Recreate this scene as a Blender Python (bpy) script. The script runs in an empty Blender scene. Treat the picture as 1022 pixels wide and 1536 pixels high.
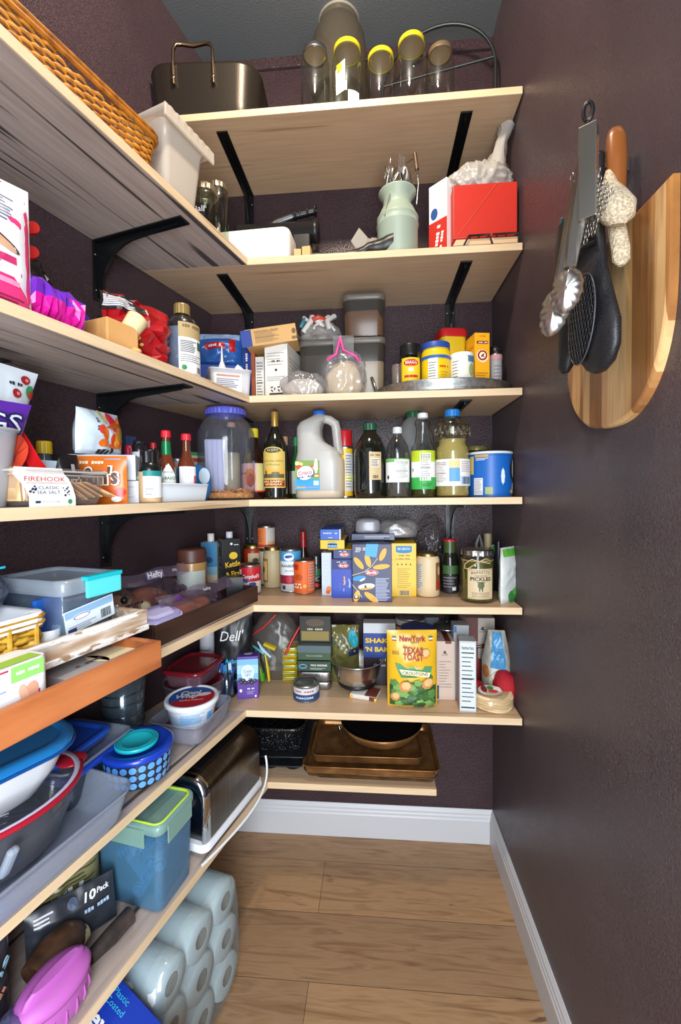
import bpy, bmesh, math, random
from mathutils import Vector, Matrix, noise
PI = math.pi
sin, cos = math.sin, math.cos
col = bpy.context.scene.collection
scn = bpy.context.scene

# ------------------------------------------------------------------ the room's measures (metres)
YB, XR, XL, ANG, D = 1.5305, .4028, -.5851, .2598, .3159
EYE = 1.24
ZS = {0: 0., 1: 2.318, 2: 1.908, 3: 1.5206, 4: 1.2239, 5: .9189, 6: .6092, 7: .3703}
WS = {0: .3, 2: .303, 3: .3025, 4: .2965, 5: .3046, 6: .2771, 7: .3153}
CEIL = 2.757
FOC, CYP = 646.75, 757.7
_y, _p, _r = .0813, .0278, -.0111
CF = Vector((-sin(_y)*cos(_p), cos(_y)*cos(_p), -sin(_p)))
_rr = Vector((cos(_y), sin(_y), 0)); _u = _rr.cross(CF)
CR = _rr*cos(_r)+_u*sin(_r); CU = -_rr*sin(_r)+_u*cos(_r)
CAM = Vector((0, 0, EYE))
DV = Vector((-sin(ANG), -cos(ANG), 0)); NV = Vector((cos(ANG), -sin(ANG), 0))
L0 = Vector((XL, YB, 0))
LROT = PI/2-ANG            # a thing turned by this faces off the left wall

def ray(px, py): return CF+CR*((px-511)/FOC)-CU*((py-CYP)/FOC)
def onz(px, py, z):        # the point at height z seen at px,py
    v = ray(px, py); return CAM+v*((z-EYE)/v.z)
def ony(px, py, y):
    v = ray(px, py); return CAM+v*(y/v.y)
def onn(px, py, n):
    v = ray(px, py); return CAM+v*((n-(CAM-L0).dot(NV)+0)/(v.dot(NV)))
def pr(p):
    q = Vector(p)-CAM; d = q.dot(CF)
    return 511+FOC*q.dot(CR)/d, CYP-FOC*q.dot(CU)/d, FOC/d
def sc(p): return pr(p)[2]
def bk(k, px, d, dz=0):    # a spot on back shelf k, d metres off the back wall
    z = ZS[k]+dz; y = YB-d; lo, hi = -2., 2.
    for _ in range(40):
        m = (lo+hi)/2
        if pr((m, y, z))[0] < px: lo = m
        else: hi = m
    return Vector((lo, y, z))
def lw(s, n, z): q = L0+DV*s+NV*n; q.z = z; return q
def lf(k, px, n, dz=0):    # a spot on left shelf k, n metres off the left wall
    z = ZS[k]+dz; lo, hi = -.5, 1.15
    for _ in range(40):
        m = (lo+hi)/2
        if pr(lw(m, n, z))[0] < px: hi = m
        else: lo = m
    return lw(lo, n, z)
def top(p, py):            # height above p at which the vertical through p is seen at row py
    lo, hi = -1.5, 2.5
    for _ in range(40):
        m = (lo+hi)/2
        if pr((p[0], p[1], p[2]+m))[1] > py: lo = m
        else: hi = m
    return lo

# ------------------------------------------------------------------ materials
_M = {}
def srgb(h):
    if isinstance(h, str):
        h = [int(h[i:i+2], 16)/255 for i in (0, 2, 4)]
    return tuple(((c+.055)/1.055)**2.4 if c > .04045 else c/12.92 for c in h)+(1.,)
def newmat(name):
    m = bpy.data.materials.new(name); m.use_nodes = True
    nt = m.node_tree; return m, nt, nt.nodes['Principled BSDF']
def P(h, rough=.5, metal=0., alpha=1., bump=0., scale=200., name=None, spec=None, coat=0):
    key = (h, rough, metal, alpha, bump, scale, spec, coat)
    if key in _M: return _M[key]
    m, nt, b = newmat(name or 'paint_'+str(h))
    b.inputs['Base Color'].default_value = srgb(h); b.inputs['Roughness'].default_value = rough
    b.inputs['Metallic'].default_value = metal; b.inputs['Alpha'].default_value = alpha
    if spec is not None: b.inputs['Specular IOR Level'].default_value = spec
    if coat: b.inputs['Coat Weight'].default_value = coat; b.inputs['Coat Roughness'].default_value = .08
    if bump:
        n = nt.nodes.new('ShaderNodeTexNoise'); n.inputs['Scale'].default_value = scale; n.inputs['Detail'].default_value = 3
        tc = nt.nodes.new('ShaderNodeTexCoord'); nt.links.new(tc.outputs['Object'], n.inputs['Vector'])
        bp = nt.nodes.new('ShaderNodeBump'); bp.inputs['Strength'].default_value = bump; bp.inputs['Distance'].default_value = .004
        nt.links.new(n.outputs['Fac'], bp.inputs['Height']); nt.links.new(bp.outputs['Normal'], b.inputs['Normal'])
    _M[key] = m; return m
def thin(tint='ffffff', edge=.55, base=.1, rough=.05, milk=0., milkcol='ffffff'):   # thin clear glass or film
    key = ('thin', tint, edge, base, rough, milk, milkcol)
    if key in _M: return _M[key]
    m, nt, b = newmat('clear_'+tint); N = nt.nodes; L = nt.links; edge *= .6; base *= .55
    b.inputs['Base Color'].default_value = srgb(milkcol); b.inputs['Roughness'].default_value = .5
    tr = N.new('ShaderNodeBsdfTransparent'); tr.inputs[0].default_value = srgb(tint)
    gl = N.new('ShaderNodeBsdfGlossy'); gl.inputs['Roughness'].default_value = rough
    lwt = N.new('ShaderNodeLayerWeight'); lwt.inputs[0].default_value = .35
    mr = N.new('ShaderNodeMapRange'); mr.inputs['To Min'].default_value = base; mr.inputs['To Max'].default_value = edge
    L.new(lwt.outputs['Facing'], mr.inputs['Value'])
    m1 = N.new('ShaderNodeMixShader'); L.new(mr.outputs[0], m1.inputs[0]); L.new(tr.outputs[0], m1.inputs[1]); L.new(gl.outputs[0], m1.inputs[2])
    out = m1
    if milk:
        m2 = N.new('ShaderNodeMixShader'); m2.inputs[0].default_value = milk
        L.new(m1.outputs[0], m2.inputs[1]); L.new(b.outputs[0], m2.inputs[2]); out = m2
    L.new(out.outputs[0], N['Material Output'].inputs[0]); _M[key] = m; return m
def ramp(N, stops):
    r = N.new('ShaderNodeValToRGB'); e = r.color_ramp.elements
    while len(e) < len(stops): e.new(.5)
    for i, (p, c) in enumerate(stops): e[i].position = p; e[i].color = srgb(c)
    return r
def texmat(name, scale, stops, rough=.5, metal=0, bump=.1, detail=5, coords='Object', dist=.003, nscale=1., distort=0., kind='noise', alpha=1):
    if name in _M: return _M[name]
    m, nt, b = newmat(name); N = nt.nodes; L = nt.links
    tc = N.new('ShaderNodeTexCoord'); mp = N.new('ShaderNodeMapping'); mp.inputs['Scale'].default_value = scale
    L.new(tc.outputs[coords], mp.inputs[0])
    if kind == 'voronoi':
        n = N.new('ShaderNodeTexVoronoi'); n.inputs['Scale'].default_value = nscale; o = n.outputs['Distance']
    else:
        n = N.new('ShaderNodeTexNoise'); n.inputs['Scale'].default_value = nscale; n.inputs['Detail'].default_value = detail
        n.inputs['Distortion'].default_value = distort; o = n.outputs['Fac']
    L.new(mp.outputs[0], n.inputs['Vector'])
    r = ramp(N, stops); L.new(o, r.inputs[0]); L.new(r.outputs[0], b.inputs['Base Color'])
    b.inputs['Roughness'].default_value = rough; b.inputs['Metallic'].default_value = metal; b.inputs['Alpha'].default_value = alpha
    if bump:
        bp = N.new('ShaderNodeBump'); bp.inputs['Strength'].default_value = bump; bp.inputs['Distance'].default_value = dist
        L.new(o, bp.inputs['Height']); L.new(bp.outputs[0], b.inputs['Normal'])
    _M[name] = m; return m

# ------------------------------------------------------------------ surfaces that printing is laid on: S(u, v, off) -> point
def plane(o, ux, uy):
    o, ux, uy = Vector(o), Vector(ux).normalized(), Vector(uy).normalized(); n = ux.cross(uy)
    return lambda u, v, off=0: o+ux*u+uy*v+n*off
def front(y, z=0, x=0): return plane((x, y, z), (1, 0, 0), (0, 0, 1))
def cyl(r, a0=0., z=0.):    # u runs to the right round the outside, a0=0 faces -Y
    rf = r if callable(r) else (lambda v: r)
    r0 = rf(0) if callable(r) else r
    def S(u, v, off=0):
        a = a0+u/r0; R = rf(v)+off
        return Vector((R*sin(a), -R*cos(a), z+v))
    return S

_TX = {}
def textmesh(s, bold=0.):
    k = (s, bold)
    if k not in _TX:
        c = bpy.data.curves.new('t', 'FONT'); c.body = s; c.size = 1; c.align_x = 'CENTER'; c.align_y = 'CENTER'
        c.resolution_u = 2; c.offset = bold
        o = bpy.data.objects.new('t', c); col.objects.link(o)
        dg = bpy.context.evaluated_depsgraph_get(); me = o.evaluated_get(dg).to_mesh()
        vs = [(v.co.x, v.co.y) for v in me.vertices]; fs = [tuple(p.vertices) for p in me.polygons]
        xs = [v[0] for v in vs] or [0]
        mid = (max(xs)+min(xs))/2; vs = [(x-mid, y) for x, y in vs]
        _TX[k] = (vs, fs, max(xs)-min(xs)); o.evaluated_get(dg).to_mesh_clear()
        bpy.data.objects.remove(o); bpy.data.curves.remove(c)
    return _TX[k]

# ------------------------------------------------------------------ mesh builder
class G:
    def __init__(s): s.v = []; s.f = []; s.fm = []; s.sm = []; s.mats = []; s.M = None
    def mi(s, m):
        if m not in s.mats: s.mats.append(m)
        return s.mats.index(m)
    def add(s, vs, fs, m, smooth=False):
        b = len(s.v); M = s.M
        s.v += [tuple(M @ Vector(v)) if M else tuple(v) for v in vs]
        k = s.mi(m)
        for f in fs: s.f.append(tuple(b+i for i in f)); s.fm.append(k); s.sm.append(smooth)
        return s
    def box(s, x0, x1, y0, y1, z0, z1, m, bev=0., seg=2):
        bm = bmesh.new(); bmesh.ops.create_cube(bm, size=1)
        for v in bm.verts:
            v.co = Vector((x0+(v.co.x+.5)*(x1-x0), y0+(v.co.y+.5)*(y1-y0), z0+(v.co.z+.5)*(z1-z0)))
        if bev: bmesh.ops.bevel(bm, geom=list(bm.edges), offset=bev, segments=seg, affect='EDGES', profile=.5)
        bmesh.ops.recalc_face_normals(bm, faces=bm.faces)
        bm.verts.index_update()
        s.add([v.co for v in bm.verts], [[v.index for v in f.verts] for f in bm.faces], m, False); bm.free(); return s
    def cbox(s, w, d, h, m, bev=.001, x=0, y=0, z=0):
        return s.box(x-w/2, x+w/2, y-d/2, y+d/2, z, z+h, m, bev)
    def lathe(s, prof, m, n=32, x=0, y=0, z=0, cap0=False, cap1=False, mats=None):
        vs = []; fs = []
        for r, h in prof:
            for i in range(n): a = 2*PI*i/n; vs.append((x+r*cos(a), y+r*sin(a), z+h))
        if mats is None:
            for j in range(len(prof)-1):
                for i in range(n):
                    k = (i+1) % n; fs.append((j*n+i, j*n+k, (j+1)*n+k, (j+1)*n+i))
            s.add(vs, fs, m, True)
        if cap0: s.add(vs[:n][::-1], [tuple(range(n))], m)
        if cap1: s.add(vs[-n:], [tuple(range(n))], m)
        return s
    def loft(s, rings, m, cap0=False, cap1=False, smooth=True, closed=True):
        n = len(rings[0]); vs = [p for r in rings for p in r]; fs = []
        for j in range(len(rings)-1):
            for i in range(n if closed else n-1):
                k = (i+1) % n; fs.append((j*n+i, j*n+k, (j+1)*n+k, (j+1)*n+i))
        s.add(vs, fs, m, smooth)
        if cap0: s.add(list(rings[0])[::-1], [tuple(range(n))], m)
        if cap1: s.add(rings[-1], [tuple(range(n))], m)
        return s
    def tube(s, pts, r, m, n=8, closed=False, cap=True, flat=1.):
        pts = [Vector(p) for p in pts]; rings = []; N = len(pts); up = None
        for i, p in enumerate(pts):
            if closed: t = pts[(i+1) % N]-pts[i-1]
            else: t = pts[min(i+1, N-1)]-pts[max(i-1, 0)]
            t.normalize()
            if up is None: up = Vector((0, 0, 1)) if abs(t.z) < .9 else Vector((1, 0, 0))
            a = t.cross(up).normalized(); b = a.cross(t).normalized(); up = b
            rr = r[i] if isinstance(r, (list, tuple)) else r
            rings.append([p+a*(rr*cos(2*PI*k/n))+b*(rr*flat*sin(2*PI*k/n)) for k in range(n)])
        if closed: rings.append(rings[0])
        return s.loft(rings, m, cap and not closed, cap and not closed)
    def prism(s, pts, axis, a, b, m, smooth=False):   # 2D outline pts swept from a to b; axis 'x','y','z'
        def P3(u, v, w): return {'x': (w, u, v), 'y': (u, w, v), 'z': (u, v, w)}[axis]
        n = len(pts); r0 = [P3(u, v, a) for u, v in pts]; r1 = [P3(u, v, b) for u, v in pts]
        s.add(r0+r1, [(i, (i+1) % n, n+(i+1) % n, n+i) for i in range(n)], m, smooth)
        s.add(r0, [tuple(range(n))[::-1]], m); s.add(r1, [tuple(range(n))], m); return s
    def ball(s, c, r, m, n=16, k=10):
        rx, ry, rz = (r, r, r) if not isinstance(r, (tuple, list)) else r
        rings = [[(c[0]+rx*sin(PI*j/k)*cos(2*PI*i/n), c[1]+ry*sin(PI*j/k)*sin(2*PI*i/n), c[2]-rz*cos(PI*j/k)) for i in range(n)] for j in range(k+1)]
        return s.loft(rings, m)
    def blob(s, r, m, amp=.15, fr=8., seed=0, c=(0, 0, 0), floor=True, sub=4, ridge=False, fn=None, sq=1.):
        bm = bmesh.new(); bmesh.ops.create_icosphere(bm, subdivisions=sub, radius=1)
        vs = []; o = Vector((seed*3.1, seed*1.7, seed*.9))
        for v in bm.verts:
            d = v.co.normalized(); q = Vector((math.copysign(abs(d.x)**sq, d.x)*r[0], math.copysign(abs(d.y)**sq, d.y)*r[1], math.copysign(abs(d.z)**sq, d.z)*r[2]))
            n1 = noise.noise(q*fr+o)+.5*noise.noise(q*fr*2.3+o)
            if ridge: n1 = .75*(.32-abs(noise.noise(q*fr+o)))+.55*(.3-abs(noise.noise(q*fr*2.3+o)))+.35*(.3-abs(noise.noise(q*fr*5+o)))
            q = q*(1+amp*n1)
            if fn: q = fn(q)
            if floor and q.z < -r[2]*.72: q.z = -r[2]*.72
            vs.append((q.x+c[0], q.y+c[1], q.z+c[2]+(r[2]*.72 if floor else 0)))
        bm.verts.index_update()
        s.add(vs, [[v.index for v in f.verts] for f in bm.faces], m, True); bm.free(); return s
    # ---- printing on a surface
    def patch(s, S, u0, u1, v0, v1, m, off=.0005, n=None, nv=1):
        if n is None: n = max(1, int(abs(u1-u0)/.006))
        vs = [S(u0+(u1-u0)*i/n, v0+(v1-v0)*j/nv, off) for j in range(nv+1) for i in range(n+1)]
        s.add(vs, [(j*(n+1)+i, j*(n+1)+i+1, (j+1)*(n+1)+i+1, (j+1)*(n+1)+i) for j in range(nv) for i in range(n)], m); return s
    def disc(s, S, u, v, ru, rv, m, off=.0008, n=20, rot=0., k=2, shape=None):
        vs = [S(u, v, off)]
        for j in range(1, k+1):
            for i in range(n):
                a = 2*PI*i/n; q = (shape(a) if shape else 1)*j/k; x, y = ru*q*cos(a), rv*q*sin(a)
                vs.append(S(u+x*cos(rot)-y*sin(rot), v+x*sin(rot)+y*cos(rot), off))
        fs = [(0, 1+i, 1+(i+1) % n) for i in range(n)]
        for j in range(k-1):
            for i in range(n):
                q = (i+1) % n; fs.append((1+j*n+i, 1+(j+1)*n+i, 1+(j+1)*n+q, 1+j*n+q))
        return s.add(vs, fs, m)
    def leaf(s, S, u, v, L, w, rot, m, off=.0008):
        return s.disc(S, u, v, L/2, w/2, m, off, 20, rot, 2, lambda a: (abs(cos(a))**3*.25+.78))
    def poly(s, S, pts, m, off=.0008):
        return s.add([S(u, v, off) for u, v in pts], [tuple(range(len(pts)))], m)
    def text(s, S, t, u, v, size, m, off=.0012, bold=.0, xs=1., shear=0., w=None, rot=0., arch=0.):
        if t[0] == '~':                       # too small to read in the photo: blurred word shapes
            W = w or size*.55*int(t[1:]); k = int(t[1:]); e = W/k
            for i in range(k):
                if (i*7+k) % 5 == 4: continue
                x0 = -W/2+e*i; hh = size*(.30 if i % 2 else .24)
                q = [(x0, -hh), (x0+e*.8, -hh), (x0+e*.8, hh), (x0, hh)]
                s.poly(S, [(u+x*cos(rot)-y*sin(rot), v+x*sin(rot)+y*cos(rot)) for x, y in q], m, off)
            return s
        vs, fs, W = textmesh(t, bold)
        if w: xs = w/(W*size) if W else 1
        out = []
        for x, y in vs:
            X = x*size*xs+y*size*shear; Y = y*size+(arch*(1-(2*x/W)**2)*size if arch and W else 0)
            out.append(S(u+X*cos(rot)-Y*sin(rot), v+X*sin(rot)+Y*cos(rot), off))
        return s.add(out, fs, m)
    def lines(s, S, u0, u1, v1, v0, n, m, th=.0014, off=.0009, seed=1, ragged=.3):
        rd = random.Random(seed)
        for i in range(n):
            v = v1+(v0-v1)*(i+.5)/n; e = u1-(u1-u0)*ragged*rd.random()
            s.patch(S, u0, e, v-th/2, v+th/2, m, off)
        return s
    def bars(s, S, u0, u1, v0, v1, m, off=.0012, seed=3):
        rd = random.Random(seed); u = u0
        while u < u1:
            w = rd.choice((.0008, .0014, .002)); s.patch(S, u, min(u+w, u1), v0, v1, m, off, 1); u += w+rd.choice((.0008, .0012))
        return s
    def nutri(s, S, u0, u1, v0, v1, bg=None, ink=None, seed=1):
        ink = ink or P('333333'); 
        if bg: s.patch(S, u0, u1, v0, v1, bg, .0006)
        w = u1-u0; h = v1-v0
        s.text(S, 'Nutrition Facts', (u0+u1)/2, v1-h*.07, h*.07, ink, w=w*.85, bold=.02)
        s.patch(S, u0+w*.06, u1-w*.06, v1-h*.155, v1-h*.135, ink, .001)
        s.lines(S, u0+w*.08, u1-w*.08, v1-h*.18, v0+h*.08, 11, ink, h*.014, seed=seed)
        s.patch(S, u0+w*.06, u1-w*.06, v0+h*.45, v0+h*.47, ink, .001); return s
    # ---- finish
    def b(s, name, parent=None, loc=None, rot=0., label=None, cat=None, group=None, kind=None, solid=0., bevel=0., sub=0):
        me = bpy.data.meshes.new(name); me.from_pydata(s.v, [], s.f)
        for m in s.mats: me.materials.append(m)
        me.polygons.foreach_set('material_index', s.fm); me.polygons.foreach_set('use_smooth', s.sm); me.update()
        o = bpy.data.objects.new(name, me); col.objects.link(o)
        if parent: o.parent = parent
        if loc is not None: o.location = loc
        if rot: o.rotation_euler = (0, 0, rot) if not isinstance(rot, (tuple, list)) else rot
        tag(o, label, cat, group, kind)
        if bevel:
            md = o.modifiers.new('b', 'BEVEL'); md.width = bevel; md.segments = 2; md.limit_method = 'ANGLE'
        if solid:
            md = o.modifiers.new('s', 'SOLIDIFY'); md.thickness = solid; md.offset = -1
        if sub:
            md = o.modifiers.new('u', 'SUBSURF'); md.levels = sub; md.render_levels = sub
        return o
def tag(o, label=None, cat=None, group=None, kind=None):
    if label: o['label'] = label
    if cat: o['category'] = cat
    if group: o['group'] = group
    if kind: o['kind'] = kind
    return o
def TH(name, label, cat, loc, rot=0., group=None):
    o = bpy.data.objects.new(name, None); col.objects.link(o); o.empty_display_size = .02
    o.location = loc; o.rotation_euler = (0, 0, rot) if not isinstance(rot, (tuple, list)) else rot
    return tag(o, label, cat, group)
def dup(root, loc, rot=None, label=None, group=None, scale=None):
    r = root.copy(); col.objects.link(r); r.location = loc
    if rot is not None: r.rotation_euler = (0, 0, rot) if not isinstance(rot, (tuple, list)) else rot
    if label: r['label'] = label
    if group: r['group'] = group
    if scale: r.scale = scale
    for ch in list(root.children):
        c = ch.copy(); col.objects.link(c); c.parent = r
        for gch in list(ch.children):
            d = gch.copy(); col.objects.link(d); d.parent = c
    return r
def rr(w, d, r, z, n=5, x=0, y=0):          # rounded rectangle ring
    out = []; r = min(r, w/2-1e-4, d/2-1e-4)
    for cx, cy, a0 in ((w/2-r, d/2-r, 0), (-w/2+r, d/2-r, PI/2), (-w/2+r, -d/2+r, PI), (w/2-r, -d/2+r, 1.5*PI)):
        for i in range(n+1):
            a = a0+PI/2*i/n; out.append((x+cx+r*cos(a), y+cy+r*sin(a), z))
    return out
def ring(rx, ry, z, n=32, x=0, y=0): return [(x+rx*cos(2*PI*i/n), y+ry*sin(2*PI*i/n), z) for i in range(n)]
# ================================================================== room
def wallmat():
    m, nt, b = newmat('plum_wall'); N = nt.nodes; L = nt.links
    tc = N.new('ShaderNodeTexCoord'); mp = N.new('ShaderNodeMapping'); mp.inputs['Scale'].default_value = (1, 1, .45)
    L.new(tc.outputs['Object'], mp.inputs[0])
    n = N.new('ShaderNodeTexNoise'); n.inputs['Scale'].default_value = 620; n.inputs['Detail'].default_value = 3; L.new(mp.outputs[0], n.inputs['Vector'])
    n2 = N.new('ShaderNodeTexNoise'); n2.inputs['Scale'].default_value = 5; L.new(tc.outputs['Object'], n2.inputs['Vector'])
    r = ramp(N, [(.3, '49373c'), (.7, '534045')]); L.new(n2.outputs['Fac'], r.inputs[0]); L.new(r.outputs[0], b.inputs['Base Color'])
    b.inputs['Roughness'].default_value = .34
    r2 = ramp(N, [(.50, '000000'), (.64, 'ffffff')]); L.new(n.outputs['Fac'], r2.inputs[0])
    bp = N.new('ShaderNodeBump'); bp.inputs['Strength'].default_value = .85; bp.inputs['Distance'].default_value = .0042
    L.new(r2.outputs[0], bp.inputs['Height']); L.new(bp.outputs[0], b.inputs['Normal']); return m
WALL = wallmat()
def woodmat(name, c1, c2, streak, thr, edge=False, sx=1.):
    m, nt, b = newmat(name); N = nt.nodes; L = nt.links
    tc = N.new('ShaderNodeTexCoord')
    def tex(sc_, det, dis=0.):
        mp = N.new('ShaderNodeMapping'); mp.inputs['Scale'].default_value = sc_; L.new(tc.outputs['Object'], mp.inputs[0])
        n = N.new('ShaderNodeTexNoise'); n.inputs['Scale'].default_value = 1; n.inputs['Detail'].default_value = det; n.inputs['Distortion'].default_value = dis
        L.new(mp.outputs[0], n.inputs['Vector']); return n.outputs['Fac']
    g1 = tex((6, 90, 60), 6, .4); r = ramp(N, [(.3, c1), (.7, c2)]); L.new(g1, r.inputs[0])
    s1 = tex((1.6, 46, 46), 2, .3); r2 = ramp(N, [(thr, '000000'), (thr+.06, 'ffffff')]); L.new(s1, r2.inputs[0])
    mx = N.new('ShaderNodeMix'); mx.data_type = 'RGBA'; L.new(r2.outputs[0], mx.inputs[0]); L.new(r.outputs[0], mx.inputs[6]); mx.inputs[7].default_value = srgb(streak)
    L.new(mx.outputs[2], b.inputs['Base Color']); b.inputs['Roughness'].default_value = .4
    bp = N.new('ShaderNodeBump'); bp.inputs['Strength'].default_value = .12; bp.inputs['Distance'].default_value = .001
    L.new(g1, bp.inputs['Height']); L.new(bp.outputs[0], b.inputs['Normal']); return m
MAPLE = woodmat('maple_shelf', 'c4a382', 'd2b391', 'a88868', .66)
MAPLE2 = woodmat('streaked_shelf', 'a3938a', 'bcaca2', '4c4640', .60)  # base greyed to imitate cool light on the left boards; streaks are wood
EDGE = woodmat('shelf_edge', 'd2b690', 'e2c8a4', 'b39470', .64)
def floormat():
    m, nt, b = newmat('plank_floor'); N = nt.nodes; L = nt.links
    tc = N.new('ShaderNodeTexCoord'); mp = N.new('ShaderNodeMapping'); mp.inputs['Location'].default_value = (.18, .03, 0); L.new(tc.outputs['Object'], mp.inputs[0])
    br = N.new('ShaderNodeTexBrick'); br.inputs['Scale'].default_value = 1; br.inputs['Brick Width'].default_value = 1.2; br.inputs['Row Height'].default_value = .18
    br.inputs['Mortar Size'].default_value = .0008; br.offset = .37; br.inputs['Color1'].default_value = srgb('b8916a'); br.inputs['Color2'].default_value = srgb('94785c')
    br.inputs['Mortar'].default_value = srgb('5e4a38'); br.inputs['Bias'].default_value = -.15; L.new(mp.outputs[0], br.inputs[0])
    def tex(s_, det, dis):
        q = N.new('ShaderNodeMapping'); q.inputs['Scale'].default_value = s_; L.new(tc.outputs['Object'], q.inputs[0])
        n = N.new('ShaderNodeTexNoise'); n.inputs['Scale'].default_value = 1; n.inputs['Detail'].default_value = det; n.inputs['Distortion'].default_value = dis
        L.new(q.outputs[0], n.inputs['Vector']); return n.outputs['Fac']
    g = tex((5, 45, 1), 7, 1.2); r = ramp(N, [(.3, 'b4a28e'), (.52, 'ffffff'), (.75, 'dccab2')]); L.new(g, r.inputs[0])
    mx = N.new('ShaderNodeMix'); mx.data_type = 'RGBA'; mx.blend_type = 'MULTIPLY'; mx.inputs[0].default_value = .7
    L.new(br.outputs['Color'], mx.inputs[6]); L.new(r.outputs[0], mx.inputs[7])
    k = tex((3.2, 17, 1), 4, 2.2); r2 = ramp(N, [(.66, '000000'), (.74, 'ffffff')]); L.new(k, r2.inputs[0])
    mx2 = N.new('ShaderNodeMix'); mx2.data_type = 'RGBA'; L.new(r2.outputs[0], mx2.inputs[0]); L.new(mx.outputs[2], mx2.inputs[6]); mx2.inputs[7].default_value = srgb('6b5240')
    L.new(mx2.outputs[2], b.inputs['Base Color']); b.inputs['Roughness'].default_value = .42
    bp = N.new('ShaderNodeBump'); bp.inputs['Strength'].default_value = .1; bp.inputs['Distance'].default_value = .001
    L.new(g, bp.inputs['Height']); L.new(bp.outputs[0], b.inputs['Normal']); return m
def struct(g, name): return g.b(name, kind='structure')
YN = -.75                                  # where the walls stop, behind the camera
xn = XL-(YB-YN)*math.tan(ANG)              # left wall's x there
g = G(); g.box(xn-.1, XR+.1, YN, YB+.1, -.05, 0, floormat()); struct(g, 'floor')
g = G(); g.box(xn-.1, XR+.1, YN, YB+.1, CEIL, CEIL+.05, P('6a7074', .9, bump=.3, scale=260)); struct(g, 'ceiling')
g = G(); g.box(XL-.15, XR+.1, YB, YB+.1, 0, CEIL, WALL); struct(g, 'wall_back')
g = G(); g.box(XR, XR+.1, YN, YB+.1, 0, CEIL, WALL); struct(g, 'wall_right')
g = G(); g.prism([(XL, YB+.0), (xn, YN), (xn-.1, YN), (XL-.1, YB+.1), (XL, YB+.1)], 'z', 0, CEIL, WALL); struct(g, 'wall_left')
# slim dark lip under the ceiling
g = G(); g.box(XL-.02, XR, YB-.012, YB, CEIL-.035, CEIL, WALL, .002); struct(g, 'trim_1')
WHITE = P('cfcfd2', .4)
def bprof(t=.014, h=.117):
    return [(0, 0), (t, 0), (t, h*.70), (t*.8, h*.74), (t*.8, h*.80), (t*.62, h*.84), (t*.62, h*.9), (t*.3, h*.97), (t*.2, h), (0, h)]
g = G(); g.prism([(YB-u, v) for u, v in bprof()], 'x', XL, XR, WHITE); g.b('baseboard_back', kind='structure', bevel=.0008)
g = G(); g.prism([(XR-u, v) for u, v in bprof()], 'y', YN, YB-.0002, WHITE); g.b('baseboard_right', kind='structure', bevel=.0008)
g = G(); rings = []
for s_ in (0.0, 2.2):
    rings.append([tuple(lw(s_, u, v)) for u, v in bprof()])
g.loft(rings, WHITE, True, True, smooth=False); g.b('baseboard_left', kind='structure')

# ---- shelves: one board along the back at each level, one along the left butting on to it
TH_ = .019
def shelf_back(k, x0, x1, label, d=D):
    g = G(); g.box(x0, x1, -d+.004, 0, -TH_, 0, MAPLE, .001); g.box(x0, x1, -d, -d+.004, -TH_, 0, EDGE, .0008)
    return g.b('wall_shelf', None, (0, YB-.0005, ZS[k]), 0, label, 'shelf')
for k, lab in ((1, 'topmost back shelf board, carrying the roasting pan and empty glass jars'),
               (2, 'back shelf board under the pale green milk can and red carton'),
               (3, 'back shelf board under the round galvanized tray'),
               (4, 'back shelf board under the oil and vinegar bottles'),
               (5, 'back shelf board under the cans, pasta boxes and pickle jar'),
               (6, 'back shelf board under the crouton pouch and steel bowl')):
    yf = YB-D; xl_back = XL-.004
    # trapezoid: its left end follows the slanting wall
    g = G(); e = math.tan(ANG)
    def brd(g, ya, yb, m):
        g.prism([(XL-e*(YB-ya)+.002, ya-YB), (XR-.003, ya-YB), (XR-.003, yb-YB), (XL-e*(YB-yb)+.002, yb-YB)][::-1], 'z', -TH_, 0, m)
    brd(g, yf+.003, YB-.0005, MAPLE); brd(g, yf, yf+.003, EDGE)
    g.b('wall_shelf', None, (0, YB, ZS[k]), 0, lab, 'shelf')
e = math.tan(ANG); yf7 = YB-.275; xe7 = bk(7, 655, .275).x
g = G()
for ya, yb, m in ((yf7+.003, YB-.015, MAPLE), (yf7, yf7+.003, EDGE)):
    g.prism([(XL-e*(YB-ya)+.016, ya-YB), (xe7, ya-YB), (xe7, yb-YB), (XL-e*(YB-yb)+.016, yb-YB)][::-1], 'z', -TH_, 0, m)
g.b('wall_shelf', None, (0, YB, ZS[7]), 0, 'lowest back shelf board, under the baking sheets', 'shelf')
LAB = {2: 'left shelf board under the wicker baskets and clear tub', 3: 'left shelf board under the crisp bags and cardboard box',
       4: 'left shelf board under the cracker tub and hot sauces', 5: 'left shelf board under the wooden trays and wicker basket',
       6: 'left shelf board under the plastic food containers', 7: 'lowest left shelf board, under toaster and lime lidded box'}
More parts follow.
